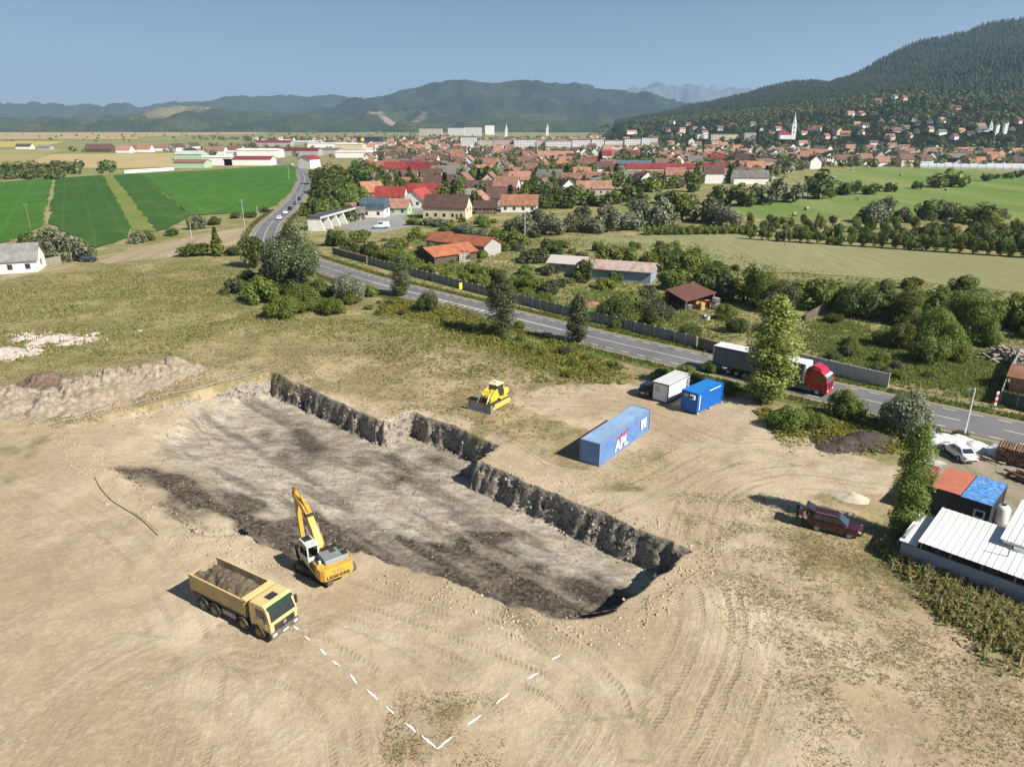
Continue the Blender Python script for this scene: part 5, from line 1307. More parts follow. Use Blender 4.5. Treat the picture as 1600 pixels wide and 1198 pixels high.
pp = rel((ec.x, ec.y), hh, .02, .97)
person('operator in an orange red jacket seated inside the excavator cab', pp, hh, seat, (.62, .07, .02), (.05, .06, .1), z=ez + 1.26 + .2)
# ---------------------------------------------------------------- vegetation
rng = np.random.default_rng(11)
def leaf_mat(name, c1, c2, c3=None, trans=0.34):
    m, nt, p = nmat(name)
    g = N(nt, 'ShaderNodeNewGeometry'); oi = N(nt, 'ShaderNodeObjectInfo')
    c = mixc(nt, g.outputs['Random Per Island'], c1, c2)
    if c3 is not None: c = mixc(nt, ramp(nt, math_(nt, 'FRACT', math_(nt, 'MULTIPLY', g.outputs['Random Per Island'], 7.31)), [(0.62, 0.0), (0.8, 1.0)]), c, c3)
    hs = N(nt, 'ShaderNodeHueSaturation', i_Color=c, i_Hue=math_(nt, 'ADD', 0.485, math_(nt, 'MULTIPLY', oi.outputs['Random'], 0.03)), i_Value=math_(nt, 'ADD', 0.75, math_(nt, 'MULTIPLY', oi.outputs['Random'], 0.5)))
    nt.links.new(hs.outputs[0], p.inputs['Base Color']); p.inputs['Roughness'].default_value = 0.55; p.inputs['Specular IOR Level'].default_value = 0.25
    t = N(nt, 'ShaderNodeBsdfTranslucent', i_Color=hs.outputs[0]); mx = N(nt, 'ShaderNodeMixShader', i_0=trans)
    nt.links.new(p.outputs[0], mx.inputs[1]); nt.links.new(t.outputs[0], mx.inputs[2]); nt.links.new(mx.outputs[0], nt.nodes['Material Output'].inputs[0])
    return m
LEAF = dict(dark=leaf_mat('leaf_dark', (0.056, 0.085, 0.018), (0.145, 0.178, 0.044)), mid=leaf_mat('leaf_mid', (0.095, 0.138, 0.022), (0.225, 0.262, 0.058)),
            light=leaf_mat('leaf_light', (0.125, 0.17, 0.025), (0.25, 0.28, 0.065)), silver=leaf_mat('leaf_silver', (0.085, 0.105, 0.045), (0.2, 0.215, 0.12), (0.34, 0.36, 0.26)),
            grey=leaf_mat('leaf_grey', (0.075, 0.09, 0.04), (0.16, 0.17, 0.085)), poplar=leaf_mat('leaf_poplar', (0.055, 0.085, 0.022), (0.13, 0.16, 0.055), (0.27, 0.29, 0.18)),
            conifer=leaf_mat('leaf_conifer', (0.024, 0.042, 0.017), (0.055, 0.078, 0.028)), bright=leaf_mat('leaf_bright', (0.155, 0.2, 0.03), (0.3, 0.335, 0.075), (0.4, 0.42, 0.15)))
bark = M('bark', (0.085, 0.065, 0.045), 0.9, 0.3, 4)
bark_p = M('bark_pale', (0.19, 0.175, 0.145), 0.9, 0.3, 4)
def leaves(P, Nn, size, r):
    """one quad per point, roughly facing Nn"""
    n = len(P)
    Nn = Nn / (np.linalg.norm(Nn, axis=1, keepdims=True) + 1e-9)
    a = np.cross(Nn, r.normal(size=(n, 3))); a /= np.linalg.norm(a, axis=1, keepdims=True) + 1e-9
    b = np.cross(Nn, a)
    s = size * r.uniform(.55, 1.35, (n, 1)); e = r.uniform(.45, .8, (n, 1))
    V = np.stack([P - a * s * .5, P + b * s * e * .5 + Nn * s * .1, P + a * s * .5, P - b * s * e * .5 + Nn * s * .1], 1).reshape(-1, 3)
    F = np.arange(4 * n).reshape(n, 4)
    return V, F
def crown_pts(kind, n, r):
    """points in a crown of unit height (z 0..1) and unit half width"""
    if kind == 'column':
        nb = 110
        zc = r.uniform(.06, .96, nb); w = np.interp(zc, [0, .12, .35, .65, .85, 1], [.35, .75, 1, .92, .66, .25])
        a = r.uniform(0, 6.28, nb); q = r.uniform(.1, .6, nb)
        C = np.stack([np.cos(a) * w * q, np.sin(a) * w * q, zc], 1); R = np.stack([w * r.uniform(.3, .5, nb)] * 2 + [r.uniform(.045, .09, nb)], 1)
    elif kind == 'cone':
        nb = 22
        zc = np.linspace(.06, .98, nb); w = 1.02 - zc
        a = r.uniform(0, 6.28, nb); C = np.stack([np.cos(a) * w * .25, np.sin(a) * w * .25, zc], 1); R = np.stack([w * .75, w * .75, np.full(nb, .05)], 1)
    elif kind == 'shrub':
        nb = 18
        a = r.uniform(0, 6.28, nb); q = np.sqrt(r.uniform(0, 1, nb)) * .75
        zc = r.uniform(.2, .72, nb) * (1.05 - .5 * q); C = np.stack([np.cos(a) * q, np.sin(a) * q, zc], 1); R = np.stack([r.uniform(.22, .42, nb)] * 2 + [r.uniform(.14, .3, nb)], 1)
    else:
        nb = 24
        u = r.normal(size=(nb, 3)); u /= np.linalg.norm(u, axis=1, keepdims=True)
        q = r.uniform(.35, .78, (nb, 1)); C = u * q * [1, 1, .46] + [0, 0, .5]
        R = np.stack([r.uniform(.22, .42, nb)] * 2 + [r.uniform(.12, .22, nb)], 1)
    k = r.integers(0, nb, n)
    d = r.normal(size=(n, 3)); d /= np.linalg.norm(d, axis=1, keepdims=True)
    rad = r.uniform(.55, 1.08, (n, 1)) ** .6
    P = C[k] + d * rad * R[k]
    P[:, 2] = np.clip(P[:, 2], .015, 1.08)
    Nn = d + np.array([0, 0, .35]) + r.normal(size=(n, 3)) * .45
    return P, Nn, C
CROWN = {}
ASP = {'column': .19, 'cone': .24, 'shrub': .62, 'round': .44}
def crown_mesh(shape, lod, var):
    key = (shape, lod, var)
    if key in CROWN: return CROWN[key]
    n, ls = {'xhi': (20000, .025), 'hi': (8500, .038), 'mid': (2200, .075), 'low': (420, .16)}[lod]
    if shape == 'column': ls *= .68
    if shape == 'shrub': ls *= 1.35
    r = np.random.default_rng(sum(map(ord, shape + lod)) * 13 + var)
    P, Nn, C = crown_pts(shape, n, r)
    k = ASP[shape]
    V, F = leaves(P * [k, k, 1], Nn, ls, r)
    CROWN[key] = (V, F, C * [k, k, 1])
    return CROWN[key]
CM = {}
def tree_meshes(shape, leafk, lod, var):
    k = (shape, leafk, lod, var)
    if k not in CM:
        V, F, C = crown_mesh(shape, lod, var)
        cr = np_mesh('crown', V, F, [LEAF[leafk]])
        t = MB()
        if lod != 'low':
            h0 = .75 if shape in ('column', 'cone') else .55
            t.cyl((0, 0, -.02), (.003, .003, h0 * .5), .022, .016, 8); t.cyl((.003, .003, h0 * .5), (0, .006, h0), .016, .007, 8)
            for c in C[:9]:
                z = min(h0 * .9, max(.12, c[2] - .16)); t.cyl((.003, .003, z), tuple(c), .008, .003, 5)
        else: t.cyl((0, 0, -.02), (0, 0, .5), .025, .012, 6)
        CM[k] = (cr, t.mesh('trunk', bark_p if leafk in ('silver', 'poplar') else bark))
    return CM[k]
SHAPE = dict(dark='round', mid='round', light='round', silver='round', grey='round', poplar='column', conifer='cone', bright='column')
TREES = []
ADJ = dict(dark='dark green', mid='green', light='light green', silver='silvery', grey='grey green', poplar='slender', conifer='dark', bright='bright green')
def tree(kind, x, y, hgt, wid, where, shape=None, lod=None, name=None, z=None, group=None, label=None, leaf=None):
    d = math.hypot(x, y)
    shape = shape or SHAPE[kind]
    lod = lod or ('xhi' if d < 170 and hgt > 8.5 else 'hi' if d < 150 else 'mid' if d < 330 else 'low')
    var = random.randrange(3 if lod not in ('hi', 'xhi') else 2)
    noun0 = shape
    if shape == 'round' and wid > hgt * 1.0: shape = 'shrub'
    cr, tr = tree_meshes(shape, leaf or kind, lod, var)
    z = zg1(x, y) - .03 if z is None else z
    noun = {'column': 'poplar', 'cone': 'conifer', 'shrub': 'bush'}.get(noun0, 'willow' if kind == 'silver' else 'tree')
    name = name or {'poplar': 'poplar_tree', 'conifer': 'conifer_tree', 'bush': 'bush', 'willow': 'willow_tree'}.get(noun, 'leafy_tree')
    rz = random.uniform(0, 6.28); sc = (wid / 2 / ASP[shape], wid / 2 / ASP[shape] * random.uniform(.88, 1.12), hgt)
    if lod == 'low' and d > 520:
        t = link(name, cr, None, (x, y, z), rz); t.scale = sc
    else:
        t = link(name, None, None, (x, y, z), rz)
        c = link('crown', cr, t); k = link('trunk', tr, t)
        c.scale = sc; k.scale = sc
    t['category'] = noun if noun != 'willow' else 'tree'
    t['group'] = group or where
    TREES.append((t, label or '%s %s %s' % (ADJ[kind], noun, where), PX(x, y, 0), label is not None))
    return t
def ptree(kind, px, pyb, pyt, wpx, where, **kw):
    """tree from its foot, top and width in the photograph"""
    x, y = G(px, pyb)
    v = pyt - 599.0
    zt = H - y * (FPX * SP + v * CP) / (FPX * CP - v * SP)
    w = wpx * math.hypot(y, H) / FPX * 1.0
    return tree(kind, x, y, max(zt, 1.0), w, where, **kw)
# -- trees standing round the site, each its own
ptree('poplar', 466, 452, 334, 100, '', shape='round', label='large windblown poplar beside the bend where the road vanishes', name='poplar_tree', leaf='poplar')
ptree('poplar', 440, 440, 358, 60, '', shape='round', label='smaller poplar left of the large windblown one at the bend', leaf='poplar')
ptree('dark', 397, 418, 364, 44, '', label='dark leafy tree at the left end of the roadside thicket')
ptree('dark', 340, 399, 356, 34, '', shape='cone', leaf='mid', label='cone shaped green bush by the dirt track')
ptree('dark', 305, 399, 374, 54, '', shape='shrub', label='dark rounded bush left of the cone shaped one by the dirt track')
ptree('dark', 366, 399, 380, 30, '', shape='shrub', label='low dark bush right of the cone shaped one by the dirt track')
ptree('silver', 548, 470, 419, 58, '', shape='shrub', label='silvery willow bush between the thicket and the road')
ptree('poplar', 626, 462, 398, 46, '', label='slender windblown poplar on the near road verge, first from the thicket')
ptree('dark', 668, 487, 446, 36, '', shape='shrub', label='dark round bush alone on the near road verge')
ptree('poplar', 784, 524, 425, 62, '', label='tall poplar on the near verge above the bulldozer', leaf='poplar')
ptree('poplar', 902, 534, 460, 48, '', label='slender poplar in front of the concrete fence')
ptree('bright', 1196, 626, 462, 110, '', label='tall yellow green poplar in front of the lorry')
ptree('silver', 1417, 676, 594, 88, '', label='round willow with a silvery top beside the road')
ptree('mid', 1407, 838, 664, 74, '', shape='column', label='tall dark green poplar beside the white roofed shed', name='poplar_tree')
ptree('mid', 1320, 655, 600, 64, '', shape='shrub', label='green bush on the verge right of the red lorry cab')
ptree('mid', 1228, 668, 624, 64, '', shape='shrub', label='low green bush at the foot of the yellow green poplar')
ptree('mid', 1268, 668, 634, 50, '', shape='shrub', label='low bush between the poplar foot and the lorry cab')
for a in [(440, 494, 452, 62, 'mid'), (478, 482, 436, 64, 'mid'), (412, 472, 418, 62, 'mid'), (372, 458, 428, 50, 'grey'), (500, 468, 428, 50, 'dark'), (520, 490, 458, 46, 'mid'), (455, 470, 430, 55, 'dark'), (388, 440, 415, 46, 'dark'), (425, 445, 405, 50, 'dark'), (575, 462, 440, 36, 'light')]:
    ptree(a[4], *a[:4], 'in the roadside thicket', shape='shrub')
for a in [(55, 398, 352, 48, 'dark'), (88, 406, 349, 52, 'silver'), (127, 407, 361, 48, 'silver'), (15, 398, 375, 26, 'dark')]:
    ptree(a[4], *a[:4], 'beside the white farmhouse')
for a in [(218, 380, 351, 30, 'silver'), (233, 376, 355, 22, 'mid'), (270, 368, 352, 26, 'dark'), (308, 358, 330, 32, 'silver'), (336, 351, 335, 26, 'dark'), (368, 341, 329, 20, 'dark'), (392, 340, 328, 26, 'dark'), (415, 332, 322, 18, 'dark')]:
    ptree(a[4], *a[:4], 'along the near edge of the crop fields', shape='shrub')
for a in [(830, 458, 424, 52, 'mid'), (855, 458, 430, 42, 'grey'), (810, 452, 424, 42, 'mid'), (880, 426, 398, 28, 'dark'), (916, 442, 400, 30, 'dark'), (962, 444, 418, 32, 'dark'), (960, 502, 453, 62, 'dark'), (987, 497, 443, 56, 'mid'), (1022, 502, 460, 62, 'grey'),
          (740, 428, 405, 40, 'mid'), (765, 436, 410, 40, 'light'), (640, 412, 388, 34, 'mid'), (700, 434, 412, 36, 'mid'), (575, 402, 372, 46, 'dark'), (606, 408, 380, 44, 'mid'), (548, 396, 366, 44, 'dark'), (622, 388, 366, 34, 'light'), (650, 372, 356, 34, 'mid'),
          (528, 384, 350, 40, 'dark'), (560, 378, 352, 38, 'mid'), (850, 475, 450, 36, 'mid'), (1150, 520, 488, 40, 'dark'), (1135, 500, 470, 38, 'mid')]:
    ptree(a[4], *a[:4], 'in the overgrown plots beyond the fence', shape='shrub' if a[3] > 35 else None)
for a in [(950, 410, 373, 48, 'light'), (976, 408, 378, 44, 'mid'), (1015, 424, 380, 44, 'mid'), (1042, 420, 377, 56, 'dark'), (1072, 434, 378, 64, 'mid'), (1098, 430, 388, 50, 'mid'), (1056, 452, 410, 60, 'mid'), (1110, 455, 404, 62, 'dark'), (1134, 470, 418, 60, 'grey'), (1162, 474, 410, 62, 'mid'), (1190, 480, 414, 62, 'mid'),
          (868, 394, 368, 60, 'dark'), (835, 408, 378, 54, 'grey'), (808, 384, 352, 44, 'light'), (780, 380, 350, 44, 'mid'), (755, 378, 352, 40, 'silver'), (725, 366, 344, 40, 'silver'), (700, 360, 342, 34, 'mid'), (672, 352, 336, 30, 'silver')]:
    ptree(a[4], *a[:4], 'between the sheds and the hay meadow')
for a in [(1215, 486, 426, 62, 'grey'), (1245, 470, 430, 50, 'dark'), (1275, 484, 428, 52, 'dark'), (1305, 480, 428, 54, 'mid'), (1336, 494, 428, 72, 'dark'), (1376, 484, 430, 62, 'dark'), (1415, 505, 443, 62, 'dark'), (1450, 486, 443, 54, 'dark'), (1511, 540, 430, 92, 'dark'), (1470, 548, 466, 92, 'mid'), (1552, 505, 452, 64, 'dark'),
          (1592, 516, 455, 64, 'mid'), (1630, 520, 450, 60, 'dark'), (1450, 566, 512, 60, 'mid'), (1404, 546, 500, 44, 'light'), (1380, 540, 508, 40, 'mid'), (1585, 505, 486, 34, 'light')]:
    ptree(a[4], *a[:4], 'in the dense thicket below the hay meadow', leaf='mid' if a[4] == 'dark' and a[0] % 2 else None)
for a in [(815, 364, 323, 52, 'silver'), (860, 367, 323, 54, 'silver'), (895, 362, 323, 44, 'grey'), (925, 364, 328, 44, 'silver'), (950, 362, 313, 44, 'silver'), (980, 360, 323, 52, 'silver'), (996, 353, 306, 44, 'silver'), (1030, 353, 298, 58, 'silver'), (1066, 343, 283, 58, 'mid'), (1110, 348, 295, 54, 'grey'), (1135, 353, 313, 50, 'silver'), (840, 352, 318, 44, 'grey'), (910, 345, 312, 40, 'grey')]:
    ptree(a[4], *a[:4], 'in the belt above the hay meadow')
for a in [(882, 324, 278, 58, 'dark'), (906, 320, 280, 44, 'mid'), (935, 322, 300, 42, 'dark'), (985, 316, 283, 34, 'dark'), (1017, 300, 270, 34, 'mid'), (1130, 320, 276, 50, 'dark'), (1160, 322, 283, 44, 'dark'), (1187, 320, 283, 44, 'grey'), (850, 325, 296, 40, 'dark'), (1000, 322, 298, 40, 'dark'), (1085, 300, 272, 30, 'mid'), (1040, 318, 292, 40, 'grey'), (960, 318, 292, 34, 'dark')]:
    ptree(a[4], *a[:4], 'where the town roofs meet the willow belt')
for a in [(1212, 317, 273, 32, 'silver'), (1238, 316, 277, 44, 'silver'), (1278, 310, 260, 54, 'dark'), (1296, 306, 272, 34, 'silver'), (1315, 305, 276, 30, 'dark'), (1337, 304, 278, 18, 'dark'), (1362, 304, 281, 32, 'dark'), (1391, 300, 281, 20, 'dark'), (1433, 295, 279, 20, 'dark'), (1462, 293, 269, 38, 'mid'), (1487, 292, 260, 44, 'mid'), (1508, 287, 271, 18, 'dark'), (1540, 283, 266, 17, 'dark'), (1555, 280, 269, 15, 'dark'), (1575, 279, 267, 17, 'dark'), (1592, 277, 262, 22, 'dark')]:
    ptree(a[4], *a[:4], 'on the green meadow')
for a in [(1365, 348, 303, 54, 'silver'), (1382, 343, 304, 34, 'grey'), (1408, 348, 316, 36, 'grey'), (1452, 343, 303, 46, 'dark'), (1480, 343, 303, 46, 'grey'), (1527, 350, 308, 66, 'light'), (1557, 345, 317, 34, 'grey')]:
    ptree(a[4], *a[:4], 'behind the nursery rows', shape='round')
for a in [(520, 302, 243, 64, 'dark'), (560, 292, 238, 54, 'dark'), (578, 286, 253, 40, 'mid'), (505, 320, 273, 46, 'dark'), (532, 328, 278, 62, 'dark'), (556, 320, 276, 48, 'mid'), (500, 337, 298, 44, 'dark'), (482, 337, 308, 32, 'mid'), (515, 347, 303, 54, 'mid'), (545, 345, 312, 40, 'dark'), (495, 288, 252, 34, 'dark')]:
    ptree(a[4], *a[:4], 'in the grove right of the curved road', lod='mid')
ptree('conifer', 937, 270, 238, 18, '', label='tall dark conifer rising above the town roofs')
for px in np.arange(1012, 1172, 9.0):
    ptree('light', px, 367 - (px - 1012) * .012, 347, 17, 'in the clipped light green hedge', shape='shrub', name='hedge_bush', group='hedge along the hay meadow', lod='mid')
for row in range(5):                                      # nursery of young trees
    a, b = GP([(1172, 374 - row * 6.5)])[0], GP([(1680, 408 - row * 9)])[0]
    n = 30 - row * 3
    for k in range(n):
        u = (k + random.uniform(-.25, .25)) / (n - 1)
        ky = 1.0 + .5 * u
        tree('mid', a[0] + (b[0] - a[0]) * u, a[1] + (b[1] - a[1]) * u, random.uniform(3.0, 4.4) * ky, random.uniform(2.8, 3.8) * ky, 'in nursery row %s' % ['one, nearest us', 'two', 'three', 'four', 'five, farthest'][row], shape='round', lod='mid', name='young_tree', group='nursery rows', z=.1, leaf='dark' if (k + row) % 2 else 'mid')

def scatter(px_poly, n, clump=0.0, cs=.12, seed=1, avoid_pit=True):
    """random points over a ground polygon, thinned by a patchy noise"""
    r = np.random.default_rng(seed)
    W = GP(px_poly); xs = [p[0] for p in W]; ys = [p[1] for p in W]
    X = r.uniform(min(xs), max(xs), n * 4); Y = r.uniform(min(ys), max(ys), n * 4)
    k = poly_sd(X, Y, W) + (fbm(X, Y, .1, 3, 5) - .5) * 10 + r.normal(size=len(X)) * 2.2 > 0
    k &= fbm(X, Y, cs, 4, seed + 3) + r.normal(size=len(X)) * .09 > clump
    if avoid_pit: k &= pit_depth(X, Y)[1] < -.5
    X, Y = X[k][:n], Y[k][:n]
    return np.stack([X, Y, zg(X, Y) - .03], 1)
random.seed(91)
def thicket(poly, n, where, kinds, h0, h1, seed, sep=3.0, shape='shrub', lod=None):
    q = scatter(poly, n * 6, .3, .1, seed, False); done = []
    for p in q:
        if len(done) >= n: break
        if any((p[0] - a[0]) ** 2 + (p[1] - a[1]) ** 2 < sep ** 2 for a in done): continue
        done.append(p); h = random.uniform(h0, h1)
        tree(random.choice(kinds), p[0], p[1], h, h * random.uniform(1.1, 1.8), where, shape=shape, lod=lod)
thicket([(590, 405), (700, 420), (800, 450), (900, 480), (1000, 500), (1060, 505), (1000, 450), (900, 440), (820, 420), (800, 385), (640, 370), (560, 370)], 46, 'among the plots behind the concrete fence', ['mid', 'light', 'dark', 'grey', 'light'], 1.2, 3.6, 41, 4)
thicket([(860, 395), (1040, 385), (1200, 425), (1230, 480), (1160, 500), (1120, 445), (1040, 420), (900, 400)], 30, 'under the trees beside the hay meadow', ['mid', 'dark', 'grey', 'light'], 1.8, 4.0, 42, 4)
thicket([(1190, 470), (1320, 440), (1480, 450), (1640, 470), (1640, 540), (1500, 560), (1440, 570), (1380, 520), (1250, 490)], 34, 'under the dense thicket below the meadow', ['mid', 'dark', 'dark', 'light'], 1.8, 4.5, 43, 3.5)
thicket([(590, 465), (700, 487), (800, 522), (950, 570), (1000, 584), (950, 588), (800, 545), (640, 500)], 30, 'on the weedy near verge', ['mid', 'light', 'mid', 'grey'], .9, 2.0, 48, 2.5)
thicket([(600, 412), (690, 437), (800, 466), (900, 491), (1040, 525), (1080, 535), (1075, 522), (980, 502), (860, 473), (700, 425), (610, 402)], 34, 'leaning over the concrete fence', ['mid', 'light', 'mid', 'dark', 'light'], 1.6, 3.4, 49, 2.8)
thicket([(1290, 570), (1400, 600), (1430, 575), (1330, 540)], 10, 'behind the pale concrete wall', ['light', 'grey', 'mid'], 1.2, 2.6, 50, 2.5)
thicket([(380, 425), (560, 440), (600, 470), (520, 490), (440, 490), (370, 460)], 34, 'low in the roadside thicket', ['mid', 'light', 'grey', 'mid', 'dark'], 1.4, 3.8, 44, 2.6)
thicket([(640, 345), (760, 345), (880, 365), (880, 380), (760, 372), (640, 365)], 22, 'at the edge of the first houses', ['mid', 'silver', 'light', 'grey'], 2.0, 4.5, 45, 5, lod='mid')
thicket([(960, 585), (1010, 575), (1110, 585), (1150, 600), (1180, 640), (1140, 615), (1060, 592)], 14, 'on the verge behind the cabins', ['mid', 'light', 'mid'], 1.2, 2.2, 46, 2.2)
thicket([(1420, 668), (1470, 672), (1530, 690), (1480, 690)], 5, 'on the verge behind the tarpaulins', ['mid', 'grey'], 1.0, 1.8, 47, 2)
# -- wild grass and weeds (stuff): tufts as thin blades
def tufts(name, P, hgt, wid, mat, nb=4, seed=3):
    r = np.random.default_rng(seed)
    n = len(P); B = np.repeat(P, nb, 0); hh = np.repeat(hgt, nb) * r.uniform(.6, 1.25, n * nb)
    a = r.uniform(0, 6.28, n * nb); ww = np.repeat(wid, nb)
    off = np.stack([np.cos(a), np.sin(a), np.zeros_like(a)], 1) * (ww * r.uniform(0, 1, n * nb))[:, None] * .6
    d = np.stack([-np.sin(a), np.cos(a), np.zeros_like(a)], 1) * (ww * .22)[:, None]
    tip = B + off * 1.6 + np.stack([np.zeros_like(a), np.zeros_like(a), hh], 1)
    V = np.stack([B + off - d, B + off + d, tip], 1).reshape(-1, 3)
    o = link(name, np_mesh(name, V, np.arange(3 * n * nb).reshape(-1, 3), [mat]))
    return struct(o, 'stuff')
def clumps(name, P, hgt, wid, mat, nl=9, seed=3):
    """leafy weeds: small leaf faces in a low dome round each point"""
    r = np.random.default_rng(seed); n = len(P)
    d = r.normal(size=(n, nl, 3)); d /= np.linalg.norm(d, axis=2, keepdims=True); d[:, :, 2] = abs(d[:, :, 2])
    C = P[:, None, :] + d * r.uniform(.4, 1.0, (n, nl, 1)) * np.stack([wid, wid, hgt], 1)[:, None, :]
    V, F = leaves(C.reshape(-1, 3), (d + [0, 0, .5]).reshape(-1, 3) + r.normal(size=(n * nl, 3)) * .35, np.repeat(.12 + wid * .35, nl)[:, None], r)
    return struct(link(name, np_mesh(name, V, F, [mat])), 'stuff')
weed_m = leaf_mat('weed_leaf', (0.10, 0.135, 0.03), (0.24, 0.25, 0.075), (0.38, 0.32, 0.13), .34)
grass_l = leaf_mat('grass_dry', (0.38, 0.31, 0.165), (0.62, 0.52, 0.32), (0.24, 0.23, 0.09), .45)
grass_g = leaf_mat('grass_green', (0.17, 0.2, 0.055), (0.3, 0.29, 0.1), (0.46, 0.38, 0.19), .45)
weed_y = leaf_mat('goldenrod', (0.12, 0.15, 0.03), (0.2, 0.2, 0.045), (0.36, 0.29, 0.05), .4)
fieldpoly = [(-120, 440), (0, 432), (250, 400), (420, 400), (520, 425), (640, 470), (800, 525), (960, 575), (985, 592), (900, 600), (830, 625), (850, 690), (780, 685), (650, 640), (430, 580), (300, 610), (100, 662), (-120, 640)]
P = scatter(fieldpoly, 34000, .40, .5, 2); r_ = np.random.default_rng(5)
tufts('grass_tufts', P, r_.uniform(.12, .38, len(P)), r_.uniform(.15, .4, len(P)), grass_l, 4, 6)
P = scatter([(-120, 450), (60, 440), (260, 410), (430, 420), (520, 470), (430, 520), (300, 545), (150, 560), (-120, 590)], 17000, .46, .16, 4); P2 = scatter([(420, 500), (640, 505), (800, 540), (960, 590), (860, 600), (640, 560)], 5000, .5, .2, 9)
P = np.concatenate([P, P2]); tufts('wild_grass', P[::2], r_.uniform(.2, .55, len(P[::2])), r_.uniform(.25, .55, len(P[::2])), grass_g, 5, 7); clumps('weed_clumps', P[1::3], r_.uniform(.2, .6, len(P[1::3])), r_.uniform(.2, .5, len(P[1::3])), weed_m, 7, 17)
P = scatter([(1060, 770), (1240, 780), (1400, 840), (1600, 950), (1760, 1060), (1760, 1200), (1280, 1210), (1180, 980), (1080, 860)], 24000, .44, .5, 12)
P = np.concatenate([P, scatter([(930, 730), (1020, 675), (1060, 700), (1000, 760), (900, 770)], 1200, .5, .5, 13), scatter([(590, 1190), (650, 1090), (750, 1080), (790, 1120), (740, 1200)], 1500, .5, .5, 15)])
tufts('dry_grass', P, r_.uniform(.04, .16, len(P)), r_.uniform(.08, .22, len(P)), grass_l, 4, 8)
P = scatter([(1395, 852), (1425, 878), (1600, 962), (1760, 1045), (1760, 1066), (1600, 985), (1440, 905), (1375, 868)], 9000, .3, .3, 16)
clumps('tall_weeds', P[:5200], r_.uniform(.3, 1.3, 5200)[:len(P)], r_.uniform(.2, .5, 5200)[:len(P)], weed_m, 9, 9); tufts('weed_stems', P[::3], r_.uniform(.4, 1.2, len(P[::3])), r_.uniform(.15, .3, len(P[::3])), grass_l, 5, 9)
P = np.concatenate([scatter([(600, 470), (700, 480), (800, 525), (960, 572), (1000, 590), (960, 600), (860, 575), (700, 530), (600, 490)], 6500, .38, .12, 21), scatter([(1190, 640), (1300, 650), (1420, 690), (1400, 712), (1300, 690), (1200, 668)], 2500, .4, .2, 22)])
clumps('goldenrod', P, r_.uniform(.3, 1.1, len(P)), r_.uniform(.3, .6, len(P)), weed_y, 7, 10)
P = np.concatenate([scatter([(1250, 500), (1400, 520), (1560, 560), (1590, 640), (1400, 600), (1250, 560)], 9000, .36, .15, 23), scatter([(800, 470), (1000, 440), (1100, 500), (1150, 545), (1000, 520), (850, 480)], 4000, .4, .2, 24), scatter([(560, 400), (700, 400), (800, 455), (640, 420)], 3000, .4, .2, 25)])
P = np.concatenate([P, scatter([(520, 400), (700, 345), (880, 360), (1090, 385), (1280, 430), (1700, 470), (1700, 640), (1400, 605), (1150, 550), (900, 500), (700, 450)], 16000, .4, .12, 27, False)])
tufts('rough_grass', P, r_.uniform(.15, .6, len(P)), r_.uniform(.25, .6, len(P)), leaf_mat('grass_rough', (0.17, 0.22, 0.05), (0.34, 0.33, 0.12), (0.12, 0.18, 0.035), .4), 5, 11)
P = []
for off, s0, s1, n in ((6.0, 40, 330, 6000), (-6.0, 20, 330, 6000)):
    rr = np.random.default_rng(int(off) + 40)
    Pl = np.array(ROAD); L = np.concatenate([[0], np.cumsum(np.hypot(*np.diff(Pl, axis=0).T))])
    s = rr.uniform(s0, min(s1, L[-1] - 200), n); x = np.interp(s, L, Pl[:, 0]); y = np.interp(s, L, Pl[:, 1]); x2 = np.interp(s + 1, L, Pl[:, 0]); y2 = np.interp(s + 1, L, Pl[:, 1])
    nx_, ny_ = -(y2 - y), (x2 - x); l = np.hypot(nx_, ny_); o_ = off + rr.normal(size=n) * .75
    o_ = np.where(abs(o_) < 5, np.sign(off) * 5.1, o_)
    P.append(np.stack([x + nx_ / l * o_, y + ny_ / l * o_, np.full(n, 0.0)], 1))
P = np.concatenate(P); tufts('verge_weeds', P, r_.uniform(.15, .5, len(P)), r_.uniform(.2, .45, len(P)), leaf_mat('grass_verge', (0.1, 0.155, 0.03), (0.17, 0.21, 0.05), (0.24, 0.23, 0.08), .4), 4, 12)

# -- conifer wood on the hill (stuff)
def hill_pts(j0, j1, n, seed, x0=960, x1=1750):
    S, xs, sub = HILLS['wooded_hill']; r = np.random.default_rng(seed)
    px = r.uniform(x0, x1, n); i = np.interp(px, xs, np.arange(len(xs))); j = r.uniform(j0 * sub, j1 * sub - .01, n)
    i0 = np.clip(i.astype(int), 0, len(xs) - 2); jj0 = j.astype(int); fi = (i - i0)[:, None]; fj = (j - jj0)[:, None]
    return (S[jj0, i0] * (1 - fi) + S[jj0, i0 + 1] * fi) * (1 - fj) + (S[jj0 + 1, i0] * (1 - fi) + S[jj0 + 1, i0 + 1] * fi) * fj
def hz(x, y):
    """height of the wooded hill above the plain at a place"""
    S = HILLS['wooded_hill'][0].reshape(-1, 3)
    k = np.argmin((S[:, 0] - x) ** 2 + (S[:, 1] - y) ** 2)
    return max(0.0, float(S[k, 2])) if (S[k, 0] - x) ** 2 + (S[k, 1] - y) ** 2 < 60 ** 2 else 0.0
def on_hill(px, py):
    """where the line of sight through (px,py) meets the hillside or the plain"""
    for d in range(500, 3300, 12):
        x, y, z = AT(px, py, d)
        if z <= hz(x, y) + .5: return x, y, z
    return (*G(px, max(py, 212)), 0.0)
